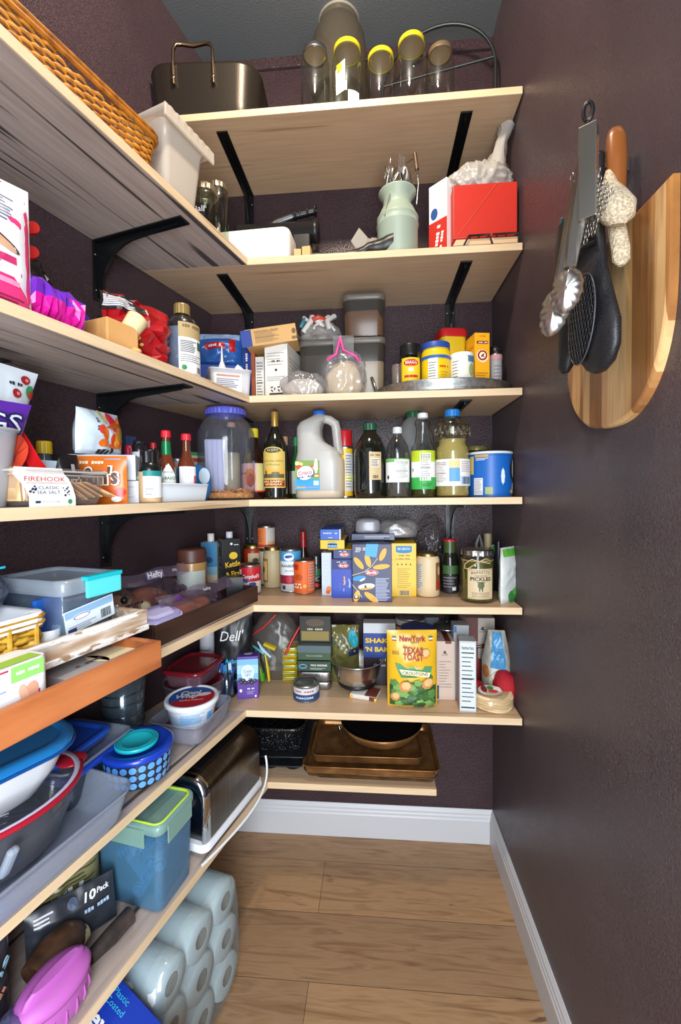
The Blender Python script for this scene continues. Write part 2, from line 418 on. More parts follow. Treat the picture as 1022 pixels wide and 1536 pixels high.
for k in range(2, 8):
    w = WS[k]; S1 = 1.75
    yj = (YB-D if k < 7 else yf7)-.0005
    def sat(n): return ((YB-yj)-n*sin(ANG))/cos(ANG)      # s where the board at offset n meets the back board
    o = TH('wall_shelf', LAB[k], 'shelf', (XL, YB, ZS[k]), 0) if False else None
    # local frame: x along the board (towards camera), y = -offset from wall
    g = G()
    n0 = .002
    g.prism([(sat(n0), n0), (S1, n0), (S1, w-.003), (sat(w-.003), w-.003)], 'z', -TH_, 0, MAPLE2)
    g.prism([(sat(w-.003), w-.003), (S1, w-.003), (S1, w), (sat(w), w)], 'z', -TH_, 0, EDGE)
    rot = math.atan2(DV.y, DV.x)
    # x axis -> DV ; y axis -> -NV ?
    o = g.b('wall_shelf', None, (XL, YB, ZS[k]), 0, LAB[k], 'shelf')
    Mx = Matrix(((DV.x, NV.x, 0, XL), (DV.y, NV.y, 0, YB), (0, 0, 1, ZS[k]), (0, 0, 0, 1)))
    o.matrix_world = Mx
    if Mx.to_3x3().determinant() < 0: raise SystemExit('mirrored')
# ---- brackets
BLK = P('0c0e10', .3, bump=.15, scale=60); SCR = P('9a9a9a', .25, 1.)
def bracket(label, loc, rot, arm=.275, drop=.15, group=None):
    t = TH('shelf_bracket', label, 'bracket', loc, rot, group)   # origin: wall/underside corner; +X sideways, -Y out of wall
    w = .0165
    g = G(); g.box(-w, w, -arm, -.0005, -.004, 0, BLK, .001); g.b('shelf_arm', t)
    g = G(); g.box(-w, w, -.004, 0, -drop, -.004, BLK, .001); g.b('wall_plate', t)
    g = G(); pts = [(-.003, -.003), (-arm+.03, -.003), (-arm+.035, -.012)]
    R = .10
    for i in range(9):
        a = PI/2*i/8; pts.append((-.016-R*(1-sin(a))-.0, -.016-(R)*(1-cos(a)) if False else -.016-R*(1-cos(a)) ))
    pts = [(-.003, -.003), (-arm+.02, -.003), (-arm+.02, -.010), (-.135, -.016)]
    for i in range(1, 9):
        a = PI/2*i/8; pts.append((-.016-.119*(1-sin(a)), -.016-.10*(1-cos(a))))
    pts += [(-.012, -drop+.01), (-.003, -drop+.01)]
    g.prism(pts, 'x', -.002, .002, BLK); g.b('gusset', t)
    for z in (-.035, -.125):
        for sx in (-.010, .010):
            g = G(); g.ball((sx, -.0045, z), (.0032, .002, .0032), SCR, 10, 6); g.b('screw', t)
    return t
first = None
for k in range(1, 7):
    for px, wd in ((374, 'left-hand'), (675, 'right-hand')):
        xx = bk(k, px, .0).x; loc = (xx, YB-.0008, ZS[k]-TH_)
        txt = {1: 'topmost back shelf', 2: 'milk can shelf', 3: 'galvanized tray shelf', 4: 'bottle shelf', 5: 'pasta and pickle shelf', 6: 'crouton and steel bowl shelf'}[k]
        lb = 'black metal bracket under the %s, %s of its two' % (txt, wd)
        first = bracket(lb, loc, 0) if first is None else dup(first, loc, 0, lb)
for k in range(2, 7):
    sgn = {2: .475, 3: .475, 4: .475, 5: .475, 6: .475}[k]; q = lw(sgn, .0008, ZS[k]-TH_)
    txt = {2: 'wicker basket shelf', 3: 'crisp bag shelf', 4: 'cracker tub shelf', 5: 'wooden tray shelf', 6: 'food container shelf'}[k]
    dup(first, q, LROT, 'black curved bracket on the left wall under the %s' % txt)

# ================================================================== camera, light
cam = bpy.data.cameras.new('camera'); co = bpy.data.objects.new('camera', cam); col.objects.link(co)
cam.sensor_fit = 'VERTICAL'; cam.sensor_height = 36; cam.lens = FOC/1536*36; cam.clip_start = .02
cam.shift_y = -(768-CYP)/1536; 
co.matrix_world = Matrix(((CR.x, CU.x, -CF.x, 0), (CR.y, CU.y, -CF.y, 0), (CR.z, CU.z, -CF.z, EYE), (0, 0, 0, 1)))
scn.camera = co
def light(name, typ, loc, energy, color, size=None, size2=None, target=None, spread=None):
    l = bpy.data.lights.new(name, typ); l.energy = energy; l.color = color
    if typ == 'AREA':
        l.shape = 'RECTANGLE'; l.size = size; l.size_y = size2
        if spread: l.spread = spread
    else: l.shadow_soft_size = size
    o = bpy.data.objects.new(name, l); col.objects.link(o); o.location = loc
    if target is not None: o.rotation_euler = (Vector(target)-Vector(loc)).to_track_quat('-Z', 'Y').to_euler()
    return o
light('ceiling_lamp', 'POINT', (-.12, .64, 2.66), 37, (1, .84, .66), .05)
light('doorway_light', 'AREA', (.10, -.60, 1.05), 47, (.86, .93, 1.), .55, 1.7, (-.52, .9, .62))
w = bpy.data.worlds.new('world'); scn.world = w; w.use_nodes = True
w.node_tree.nodes['Background'].inputs[0].default_value = (.80, .88, 1, 1); w.node_tree.nodes['Background'].inputs[1].default_value = .55
scn.view_settings.view_transform = 'Standard'; scn.view_settings.look = 'None'; scn.view_settings.exposure = .15; scn.view_settings.gamma = 1
scn.cycles.transparent_max_bounces = 32; scn.cycles.max_bounces = 8; scn.cycles.use_denoising = True
# ================================================================== builders of kinds of things
GLASS = thin('f2f6f2', .75, .06, .03); GLASSG = thin('dfe8dc', .7, .08, .04)
FILM = thin('e9e9ec', .6, .12, .18, .10); FILM2 = thin('dcdce2', .55, .15, .25, .32, 'd8d8e0')
MILKY = thin('e8eaf0', .5, .08, .2, .45, 'e6e8ee'); CLEARP = thin('e6eaf0', .6, .10, .12, .16, 'e0e6f0')
SILV = P('b9b9b6', .28, 1.); STEEL = P('c8c8c8', .18, 1.); TIN = P('a9a9a6', .35, 1.); GOLD = P('b39a5c', .35, 1.)
INK = P('2b2b2b', .6); WH = P('ececea', .45); OFF = P('dcd6c8', .55); RED = P('c41d1f', .4); BLU = P('1f4fae', .4); YEL = P('efc014', .4)
GRN = P('2f8a3c', .4); BLK2 = P('141416', .35); TANC = P('c39a66', .7)
def away(p, r):
    v = Vector((p[0], p[1], 0)).normalized(); return Vector(p)+v*r
def fb(k, px, py, r=0., dz=0):     # the spot whose near foot is seen at px,py on shelf k
    return away(onz(px, py, ZS[k]+dz), r)
def wd(px, p): return px/sc(p)
def scale_prof(prof, h): return prof
def sides(w, d, h):
    return (front(-d/2), plane((w/2, -d/2, 0), (0, 1, 0), (0, 0, 1)), plane((-w/2, d/2, 0), (0, -1, 0), (0, 0, 1)), plane((0, -d/2, h), (1, 0, 0), (0, 1, 0)))
def carton(name, label, cat, loc, rot, w, d, h, mat, fn=None, group=None, bev=.0012):
    g = G(); g.cbox(w, d, h, mat, bev)
    if fn: fn(g, *sides(w, d, h))
    return g.b(name, None, loc, rot, label, cat, group)
def lidprof(r, h): return [(0, h), (r*.88, h), (r*.96, h*.95), (r, h*.85), (r, h*.1), (r*1.01, 0), (r*.93, 0)]
def ribbed(g, r, z0, z1, m, n=40):
    vs = []
    for z in (z0, z1):
        for i in range(n): a = 2*PI*i/n; q = r*(1 if i % 2 else .965); vs.append((q*cos(a), q*sin(a), z))
    g.add(vs, [(i, (i+1) % n, n+(i+1) % n, n+i) for i in range(n)], m)
def jar(name, label, cat, loc, rot, r, h, neck=.82, lid=None, lidh=.016, glass=None, fill=None, level=.8, fn=None, group=None, rib=False, shoulder=.16, inner=None, lidin=None):
    t = TH(name, label, cat, loc, rot, group); glass = glass or GLASS; hb = h-lidh*.8; rn = r*neck
    prof = [(0, .004), (r*.8, .001), (r*.93, .002), (r, r*.16), (r, hb*(1-shoulder)), (r*.985, hb*(1-shoulder*.75)), (r*.93, hb*(1-shoulder*.45)), (rn, hb*(1-shoulder*.15)), (rn*.97, hb)]
    full = fill is not None and level > .9
    g = G(); g.lathe(prof, fill if full else glass, 28); g.b('jar_body', t)
    if lid:
        g = G(); g.lathe([(a, b+h-lidh) for a, b in lidprof(rn*1.04, lidh)], lid, 28)
        if rib: ribbed(g, rn*1.06, h-lidh, h-lidh*.2, lid)
        if lidin: g.lathe([(0, h-lidh*.75), (rn*.93, h-lidh*.75)], lidin, 24)
        g.b('lid', t)
    if fill and not full:
        g = G(); L = hb*level; q = .955
        pp = [(0, .006)]+[(a*q, max(b, .006)) for a, b in prof[2:] if b < L]
        rl = pp[-1][0]; pp += [(rl, L), (0, L)]
        g.lathe(pp, fill, 28); g.b(inner or 'contents', t)
    if fn:
        g = G(); fn(g, cyl(r)); g.b('label', t)
    return t
def bottle(name, label, cat, loc, rot, prof, glass, cap=None, liquid=None, fn=None, group=None, n=28, capribs=True, extra=None, flat=1.):
    t = TH(name, label, cat, loc, rot, group)
    g = G(); g.M = Matrix.Diagonal((1, flat, 1, 1)) if flat != 1 else None
    g.lathe([(0, .004)]+prof, glass, n); g.b('bottle_body', t)
    if cap:
        cr, z0, z1, cm = cap; g = G(); g.lathe([(cr, z0), (cr, z1-.002), (cr*.93, z1), (0, z1)], cm, 24, cap0=False)
        if capribs: ribbed(g, cr*1.03, z0, z1-.003, cm, 36)
        g.b('cap', t)
    if liquid:
        L, lm = liquid; g = G(); g.M = Matrix.Diagonal((1, flat, 1, 1)) if flat != 1 else None
        pp = [(0, .005)]; last = None
        for a, b in prof:
            if b <= L: pp.append((a*.955, max(b, .005))); last = (a, b)
            else:
                f = (L-last[1])/(b-last[1]) if last and b > last[1] else 0
                q = (last[0]+(a-last[0])*f) if last else a
                pp.append((q*.955, L)); break
        pp.append((0, L)); g.lathe(pp, lm, n); g.b('liquid', t)
    if fn:
        rad = max(a for a, b in prof); g = G(); fn(g, cyl(rad)); g.b('label', t)
    if extra: extra(t)
    return t
def can(name, label, cat, loc, rot, r, h, paper, fn=None, group=None, lidm=None, top_=True, bare=False):
    t = TH(name, label, cat, loc, rot, group); lm = lidm or TIN
    g = G(); g.lathe([(0, .003), (r*.9, .003), (r*.93, 0), (r, .001), (r*1.01, .003), (r*.985, .006), (r*.985, h-.006), (r*1.01, h-.004), (r*1.01, h), (r*.95, h), (r*.94, h-.004), (r*.8, h-.004), (r*.79, h-.003), (r*.5, h-.003), (r*.49, h-.004), (0, h-.004)], lm, 32); g.b('can_body', t)
    if not bare:
        g = G(); g.lathe([(r*.995, .007), (r*.995, h-.007)], paper, 32)
        if fn: fn(g, cyl(r*.995))
        g.b('label', t)
    return t
def pouchS(w, h, th, seed=0, wr=.12, top0=.12, bot=1., ow=None, lean=0., fr=14., flatbot=.0):
    o = Vector((seed*5.3, seed*2.1, 0))
    def S(u, v, off=0, side=-1):
        U = max(-1, min(1, 2*u/w)); V = max(0, min(1, v/h))
        e = max(0, 1-abs(U)**2.6)**.6
        prof = min(1, (1-V)/.35)**.7 if V > .65 else 1
        pb = min(1, (V+.03)/.12)**.6*bot + (1-bot)*min(1, V/.4)
        T = th/2*e*(prof)*pb
        nz = .45*noise.noise(Vector((u*fr, v*fr, side*3))+o)+1.1*(.22-abs(noise.noise(Vector((u*fr*1.3+v*4, v*fr*1.1, side*7))+o)))+.7*(.22-abs(noise.noise(Vector((u*fr*2.9, v*fr*2.6-u*9, side*5))+o)))
        T += th*wr*nz*min(1, e*1.5)*min(1, V*8)
        k = ow(V) if ow else 1
        y = side*(max(T, .0006)+off) + lean*v*v/h
        y += .06*w*wr*3*noise.noise(Vector((u*6, v*5, 1))+o)*V
        return Vector((u*k, y, v))
    return S
def pouch(name, label, cat, loc, rot, w, h, th, mat, fn=None, seed=0, back=None, nu=26, nv=34, group=None, contents=None, parent=None, facet=0., **kw):
    S = pouchS(w, h, th, seed, **kw); g = G(); sm = not facet
    if facet:
        nu, nv = 9, 11; S0 = S; rdm = random.Random(seed)
        jit = {(i, j, s_): rdm.uniform(-1, 1)*facet*th for i in range(nu+1) for j in range(nv+1) for s_ in (-1, 1)}
        def S(u, v, off=0, side=-1):
            q = S0(u, v, off, side); a = max(0, min(nu-1e-6, (u/w+.5)*nu)); b_ = max(0, min(nv-1e-6, v/h*nv)); i, j = int(a), int(b_); fa, fb_ = a-i, b_-j
            J = (jit[i, j, side]*(1-fa)+jit[i+1, j, side]*fa)*(1-fb_)+(jit[i, j+1, side]*(1-fa)+jit[i+1, j+1, side]*fa)*fb_
            q.y += side*J*min(1, max(0, v)/h*6); return q
    for side in (-1, 1):
        vs = [S(w*(i/nu-.5), h*j/nv, 0, side) for j in range(nv+1) for i in range(nu+1)]
        g.add(vs, [(j*(nu+1)+i, j*(nu+1)+i+1, (j+1)*(nu+1)+i+1, (j+1)*(nu+1)+i) for j in range(nv) for i in range(nu)], mat if side < 0 else (back or mat), sm)
    # bottom and edge strips
    for a, b_ in (((-.5, 0, 0), (.5, 0, 0)),):
        fr_ = [S(w*(i/nu-.5), 0, 0, -1) for i in range(nu+1)]; bk_ = [S(w*(i/nu-.5), 0, 0, 1) for i in range(nu+1)]
        g.add(fr_+bk_, [(i, i+1, nu+2+i, nu+1+i) for i in range(nu)], mat, True)
    if fn: fn(g, S)
    if contents:
        t = TH(name, label, cat, loc, rot, group); g.b('bag', t); contents(t); return t
    return g.b(name, parent, loc, rot, label, cat, group)
def rrtub(g, w0, d0, w1, d1, h, r, mat, rim=.004, n=5, nz=4, base=True, wall=.0015, x=0, y=0, z=0):
    rings = [rr(w0+(w1-w0)*j/nz, d0+(d1-d0)*j/nz, r, z+h*j/nz, n, x, y) for j in range(nz+1)]
    rings = [rr(w0-2*r*.5, d0-2*r*.5, r*.6, z, n, x, y), rr(w0-r*.3, d0-r*.3, r, z+r*.12, n, x, y)]+[rr(w0, d0, r, z+r*.35, n, x, y)]+rings[1:] if r > .004 else rings
    out = list(rings)
    if rim: out += [rr(w1+2*rim, d1+2*rim, r+rim, z+h, n, x, y), rr(w1+2*rim, d1+2*rim, r+rim, z+h+.003, n, x, y), rr(w1-2*wall, d1-2*wall, r, z+h+.003, n, x, y)]
    else: out += [rr(w1-2*wall, d1-2*wall, r, z+h, n, x, y)]
    for j in range(nz, 0, -1): out.append(rr(w0+(w1-w0)*j/nz-2*wall, d0+(d1-d0)*j/nz-2*wall, r, z+h*j/nz-.0005, n, x, y))
    out.append(rr(w0-2*wall-r*.3, d0-2*wall-r*.3, r, z+wall+.001, n, x, y))
    g.loft(out, mat, base, True); return g
def film_bag(name, label, cat, loc, rot, r, mat=None, seed=0, amp=.35, fr=14, contents=None, group=None, fn=None, sub=5, sq=1.):
    t = TH(name, label, cat, loc, rot, group); g = G(); g.blob(r, mat or FILM, amp, fr, seed, ridge=True, sub=sub, fn=fn, sq=sq); g.b('bag_film', t)
    if contents: contents(t)
    return t
def shape_poly(pts, sub=1):
    return pts
# ================================================================== topmost back shelf
PANM = P('3a332c', .33, .55, bump=.06, scale=300)
p = bk(1, 322, .190); pf = bk(1, 322, .305)
W0 = wd(172, pf); hp = top(pf, 93)
t = TH('roasting_pan', 'dark anodized roasting pan with two steel handles on the topmost shelf', 'roasting pan', p, .06)
g = G(); dd = .235
rings = []
for z, q, r_ in ((.001, .80, .03), (.006, .86, .045), (.022, .91, .055), (.05, .94, .06), (hp-.006, 1.0, .065), (hp, 1.015, .066), (hp, 1.0, .064), (hp-.006, .985, .062), (.05, .925, .056), (.02, .88, .05), (.006, .8, .03)):
    rings.append(rr(W0*q, dd*q, r_, z, 7))
g.loft(rings, PANM, True, True); g.b('pan_body', t)
HND = P('a08a72', .22, 1.)
for sy in (-1, 1):
    g = G(); y0 = sy*dd*.5+sy*.002; hx = wd(30, pf); zt = hp+.052 if sy < 0 else hp+.045
    x0 = -.020 if sy < 0 else .012
    pts = [(x0-hx, y0+sy*.001, hp-.062), (x0-hx, y0+sy*.004, hp-.01), (x0-hx*.98, y0+sy*.004, zt-.02), (x0-hx*.86, y0, zt-.004), (x0-hx*.6, y0-sy*.002, zt), (x0, y0-sy*.004, zt-.004), (x0+hx*.6, y0-sy*.002, zt), (x0+hx*.86, y0, zt-.004), (x0+hx*.98, y0+sy*.004, zt-.02), (x0+hx, y0+sy*.004, hp-.01), (x0+hx, y0+sy*.001, hp-.062)]
    g.tube(pts, .0058, HND, 8, flat=.8)
    g.b('handle', t)
    for s2 in (-1, 1):
        g = G(); g.ball((x0+s2*hx, y0+sy*.006, hp-.045), (.006, .003, .006), HND, 10, 6); g.b('rivet', t)
q = bk(1, 308, .02)
g = G(); g.cbox(.16, .016, .27, P('a07850', .6), .002); g.b('wooden_board', None, q, 0, 'thin wooden board standing behind the roasting pan', 'board').rotation_euler = (.0, .12, 0)
# bent wire rack beside the pan
q = bk(1, 414, .12)
g = G(); g.tube([(-.012, -.03, .003), (.0, -.03, .075), (.012, -.028, .085), (.03, -.02, .003), (.03, .10, .003), (.012, .10, .085), (.0, .10, .075), (-.012, .1, .003)], .0022, SILV, 6)
g.tube([(.012, -.028, .085), (.012, .10, .085)], .0022, SILV, 6); g.b('wire_rack', None, q, .25, 'small bent wire rack between the roasting pan and the glass jars', 'rack')
# empty glass jars
YB_ = P('d6c422', .4); TANL = P('a58a66', .6)
def ejar(px, d, wpx, py, neck, lidm, label, lidh=.014, seal=None, group='empty glass jars on the topmost shelf', sh=.2, cat='jar'):
    p = bk(1, px, d); r = wd(wpx/2, p); h = top(p, py)
    t = jar('glass_jar', label, cat, p, 0, r, h, neck, lidm, lidh, group=group, shoulder=sh, lidin=TANL)
    return t, r, h
ejar(474, .25, 43, 78, .82, SILV, 'empty glass jar with silver lid, leftmost of the small jars')
t, r, h = ejar(522, .25, 46, 74, .84, YB_, 'empty glass jar with yellow rim and torn white label with yellow sticker')
g = G(); S = cyl(r*1.005)
g.poly(S, [(-.032, .045), (-.004, .05), (-.004, h*.66), (-.022, h*.62), (-.034, h*.56)], WH, .0006); g.patch(S, -.03, -.012, h*.52, h*.62, P('c9d22e'), .001)
g.patch(S, .004, .038, .005, .05, WH, .0006); g.b('label', t)
ejar(572, .25, 43, 86, .86, YB_, 'empty glass jar with yellow rim, shortest of the jars')
ejar(618, .25, 46, 64, .82, YB_, 'empty glass jar with yellow rim between the shortest jar and brown-lidded jar')
ejar(661, .25, 41, 77, .82, P('8a7458', .4, .5), 'empty glass jar with brown lid, rightmost of the jars')
p = bk(1, 511, .10); r = wd(41, p); h = top(p, 26)
jar('glass_jar', 'very large empty glass jar with grey lid behind the small jars', 'jar', p, 0, r, h, .72, P('8d8a80', .5), .022, group='empty glass jars on the topmost shelf', shoulder=.3, glass=thin('d8d2c4', .55, .1, .1, .12, 'a89a84'), lidin=TANL)
# round wire trivet / cooling hoop
IRON = P('3c4246', .4, .7)
q0 = bk(1, 575, .06); q1 = bk(1, 744, .13); zt = top((q0+q1)/2, 40)
t = TH('round_wire_rack', 'arched grey metal hoop rack standing behind the glass jars', 'rack', (q0+q1)/2, math.atan2(q1.y-q0.y, q1.x-q0.x))
Wh = (q1-q0).length/2
g = G(); g.tube([(-Wh, 0, .004)]+[(-Wh*cos(PI*i/24), 0, (zt-Wh*.95)+Wh*.95*sin(PI*i/24)) for i in range(25)]+[(Wh, 0, .004)], .005, IRON, 8); g.b('hoop', t)
g = G(); g.tube([(-Wh, 0, zt-Wh*.80), (Wh, 0, zt-Wh*.80)], .004, IRON, 8); g.b('crossbar', t)
g = G(); g.tube([(Wh, 0, .04), (Wh-.03, .0, .042), (Wh-.035, 0, .003)], .004, IRON, 8); g.b('foot', t)

# ================================================================== second shelf
# wicker baskets on the left board
WICK = texmat('wicker', (60, 60, 60), [(.3, '9a5a14'), (.6, 'd08a2c')], .45, bump=.1)
WICK2 = texmat('wicker_dark', (60, 60, 60), [(.3, '7e4610'), (.6, 'b5701f')], .45, bump=.1)
def wicker(t, w, d, h, rows=11, m=WICK, m2=WICK2, flare=.92, part='woven_body', rr_=.02, slot=0.):
    # woven rows running over and under uprights
    g = G(); n = 120 if rows > 10 else 88
    for k in range(rows):
        z = h*(k+.5)/rows; q = flare+(1-flare)*k/rows; base = rr(w*q, d*q, rr_, z, 5)
        # resample the ring evenly
        P_ = [Vector(a) for a in base]; P_.append(P_[0]); L = [0]
        for i in range(1, len(P_)): L.append(L[-1]+(P_[i]-P_[i-1]).length)
        pts = []
        j = 0
        for i in range(n):
            s_ = L[-1]*i/n
            while L[j+1] < s_: j += 1
            f = (s_-L[j])/max(1e-9, L[j+1]-L[j]); a = P_[j].lerp(P_[j+1], f); c = Vector((a.x, a.y, 0)).normalized()
            a = a+c*(.0026*(1 if ((i//2)+k) % 2 else -1)); pts.append(a)
        hh = h/rows*.68; top_ = [p+Vector((0, 0, hh)) for p in pts]; bot = [p-Vector((0, 0, hh)) for p in pts]
        mid = [p+Vector((p.x, p.y, 0)).normalized()*.0024 for p in pts]; inn = [p-Vector((p.x, p.y, 0)).normalized()*.0018 for p in pts]
        if slot and k >= rows-3:
            i = 0
            while i < n:
                if abs(pts[i].x) < slot and abs(pts[i].y) > d*.4: i += 1; continue
                j = i
                while j+1 < n and not (abs(pts[j+1].x) < slot and abs(pts[j+1].y) > d*.4): j += 1
                if j > i: g.loft([r_[i:j+1]+([r_[0]] if j == n-1 else []) for r_ in (inn, bot, mid, top_, inn)], m, closed=False)
                i = j+1
        else: g.loft([inn, bot, mid, top_, inn], m)
    g.b(part, t)
    g = G()
    q = 1.01; base = rr(w*q, d*q, rr_, h, 8); g.tube(base, .006, m2, 7, closed=True, flat=.8); g.tube([(a[0]*1.01, a[1]*1.01, h-.009) for a in base], .0045, m2, 6, closed=True); g.b('rim', t)
    g = G(); g.cbox(w*flare*.98, d*flare*.98, .004, m2, .001, z=.001); g.b('basket_base', t)
def on_left(k, s_, n, dz=0): return lw(s_, n, ZS[k]+dz)
hN = .30
pA = lf(2, 248, .303-.012)   # far end of near basket as seen
sA = (pA-L0).dot(DV)
hB = .085
t = TH('wicker_basket', 'honey brown wicker basket nearest the clear plastic tub', 'basket', on_left(2, sA+.172, .303-.138), LROT-.08, 'wicker baskets on the left shelf')
wicker(t, .325, .23, hB, rows=14, slot=.046)
dup(t, on_left(2, sA+.172+.350, .303-.130), LROT, 'honey brown wicker basket further from the clear tub, cut by the picture edge')
# clear storage tub
sT0_ = (lf(2, 264, .29)-L0).dot(DV); sT1_ = (lf(2, 306, .29)-L0).dot(DV)
zT = top(lf(2, 264, .29), 163)*.93
t = TH('storage_tub', 'frosted clear plastic tub with hinged flap lid beside the wicker basket', 'tub', on_left(2, (sT0_+sT1_)/2, .178), LROT-.06)
wt, dt, ht = max(.13, (sT0_-sT1_)), .215, zT
TUBM = thin('efe6da', .45, .1, .25, .5, 'e6ddd0')
g = G(); rrtub(g, wt*.74, dt*.84, wt*.95, dt, ht-.02, .015, TUBM, .006); g.b('tub_body', t)
g = G(); g.cbox(wt+.03, dt+.03, .012, TUBM, .004, z=ht-.014)
for i in range(7): g.cbox(.012, .012, .016, TUBM, .002, x=-.06+.02*i, y=-dt/2-.012, z=ht-.016)
g.box(-wt/2-.015, wt/2+.015, -dt/2-.018, -dt/2-.012, ht-.03, ht-.002, TUBM, .002); g.b('lid', t)
for sx in (-1, 1):
    g = G(); g.prism([(-.05, ht-.07), (.05, ht-.07), (.06, ht-.015), (-.06, ht-.015)], 'x', sx*(wt/2)*.99-.004, sx*(wt/2)*.99+.009, TUBM); g.b('grip', t)
# two mason jars at the end of the left board
for px, n_, wpx, py, lb in ((308, .262, 44, 284, 'empty ridged mason jar with silver lid, nearer of the pair'), (329, .215, 32, 279, 'empty mason jar with silver lid, half hidden behind its twin')):
    p = lf(2, px, n_); r = wd(wpx/2, p); h = top(p, py)
    t = jar('mason_jar', lb, 'jar', p, 0, r, h, .86, P('b4a58e', .3, .9), .016, group='mason jars beside the clear tub', rib=True, glass=GLASSG, fn=lambda g, S: g.text(S, 'Ball', 0, .04, .02, thin('ffffff', .9, .5, .1, .5)))
# white foam box
p = bk(2, 386, .255); w_ = wd(112, p); h_ = top(bk(2, 386, .31), 342)
g = G(); rg = [rr(w_*.96, .1, .02, .001), rr(w_, .104, .022, .006), rr(w_, .104, .022, h_-.006), rr(w_*.97, .10, .02, h_)]
g.loft(rg, P('ece6dc', .75, bump=.1, scale=400), True, True); g.b('white_foam_box', None, p, -.05, 'white rounded foam box at the corner end of the shelf', 'box')
# black appliance parts
p = bk(2, 418, .115); r = wd(13, p)*1.1
t = TH('hand_mixer', 'black cylindrical appliance barrel with knobbed shaft lying behind the white box', 'appliance', p, 0)
z0 = top(p, 351)-.0
g = G(); g.M = Matrix.Translation((0, 0, z0)) @ Matrix.Rotation(PI/2, 4, 'Y'); L_ = wd(62, p)
g.lathe([(0, -L_), (r*.9, -L_), (r, -L_+.01), (r, L_-.02), (r*1.1, L_-.015), (r*1.1, L_), (0, L_)], P('222224', .35, .2), 24); g.b('barrel', t)
for a_ in (-.8, .4):
    g = G(); g.box(L_*a_, L_*(a_+.42), -.03, .03, 0, z0-r*.6, BLK2, .004); g.b('foot', t)
g = G(); c = Vector((wd(15, p), 0, z0+r+.012))
g.tube([(-.03, 0, z0+r*.5), (.0, 0, z0+r+.005), (.05, 0, z0+r+.02)], [.018, .014, .012], P('55585a', .3, .9), 12)
g.tube([(.045, 0, z0+r+.02), (.13, 0, z0+r+.035)], .011, BLK2, 12)
for i, (x, rr_) in enumerate(((.06, .016), (.075, .013), (.10, .016), (.125, .02))): g.ball((x+.0, 0, z0+r+.024+i*.004), (.006, rr_, rr_), P('2a2c2e', .3, .6), 12, 8)
g.b('knob_shaft', t)
# small wood blocks and the crank by them
WB = P('d2aa70', .6)
p = bk(2, 447, .29); g = G(); g.cbox(.020, .022, wd(14, p), WB, .001); g.b('wood_block', None, p, .1, 'small pale wood block, left one by the white foam box', 'wood block', 'small wood blocks')
p = bk(2, 461, .29); g = G(); g.cbox(.024, .024, wd(17, p), WB, .001); g.b('wood_block', None, p, -.1, 'small pale wood block, right one beside the steel crank', 'wood block', 'small wood blocks')
p = bk(2, 478, .25); g = G()
g.tube([(-.035, 0, .03), (-.01, 0, .035), (.01, -.01, .025), (.035, 0, .02)], .006, STEEL, 8); g.tube([(-.02, 0, .02), (.03, -.01, .012)], .005, STEEL, 8); g.ball((.035, -.01, .017), .011, P('4a4a4c', .3, .8)); g.cbox(.04, .02, .012, P('2a2a2c', .4), .002, x=0, y=0, z=0)
g.b('steel_crank', None, p, 0, 'small shiny steel crank handle beside the wood blocks', 'crank')
# black pouch
p = bk(2, 545, .27); g = G()
rings = []
for i in range(13):
    u = i/12; x = -.085+.17*u; hh = .008+.020*u**1.3; dd_ = .012+.015*u
    rings.append([(x, dd_*cos(a)+.003*sin(5*u*3+a), max(.0005, hh+hh*sin(a)+(.018*u if u > .5 else .009*u)+.0015*sin(9*u+2*a))) for a in [2*PI*j/14 for j in range(14)]])
g.loft(rings, P('1c1a1a', .38), True, True); g.b('black_pouch', None, p, .05, 'floppy black fabric pouch lying before the milk can', 'pouch')
# clear plastic cutter pieces
p = bk(2, 546, .2); g = G(); CP = thin('ebe4da', .4, .1, .3, .42, 'd8d0c6')
g.M = Matrix.Rotation(.25, 4, 'Z')
g.prism([(-.045, 0), (.02, 0), (.035, .1), (.01, .105)], 'y', -.002, .002, CP)
g.prism([(-.045, .075), (-.02, .115), (.005, .09), (-.005, .06), (-.02, .04)], 'y', -.03, -.027, CP)
g.prism([(-.02, 0), (.04, 0), (.048, .12), (.03, .12)], 'y', .02, .023, CP)
g.b('plastic_cutters', None, p, 0, 'clear plastic blades standing between black appliance and milk can', 'kitchen tool')
# milk can with cutlery
p = bk(2, 597, .235); h = top(p, 291); r = wd(31, p)
MINT = P('9fae9c', .45, bump=.03, scale=80)
t = TH('milk_can', 'pale green enamel milk can holding silver cutlery', 'milk can', p, 0)
g = G(); g.lathe([(0, .002), (r*.93, .001), (r*.97, .004), (r*.97, h*.5), (r*1.01, h*.515), (r*1.01, h*.535), (r*.97, h*.55), (r*.97, h*.60), (r*1.0, h*.615), (r*1.0, h*.63), (r*.93, h*.66), (r*.78, h*.76), (r*.66, h*.80), (r*.64, h*.84), (r*.72, h*.92), (r*.88, h*.985), (r*.9, h), (r*.86, h), (r*.68, h*.9), (r*.6, h*.8), (r*.6, h*.5), (0, h*.45)], MINT, 36)
g.b('can_body', t)
g = G(); g.tube([(-r*.8, -.0, h*.66), (-r*.95, -.01, h*.62)], .003, SILV); g.tube([(r*.35, -.03, h*.97), (r*.95, -.01, h*1.25), (r*.75, .0, h*1.48), (r*.5, .02, h*1.5)], .0016, SILV, 6)
g.tube([(r*.95, 0, h*1.32), (r*.85, 0, h*1.55)], .006, P('5a3c26', .4), 10); g.tube([(r*.9, -.01, h*.8), (r*1.0, -.005, h*1.1), (r*.95, 0, h*1.3)], .0016, SILV, 6); g.b('bail_handle', t)
rd = random.Random(4)
cp = None; zt = top(p, 238)
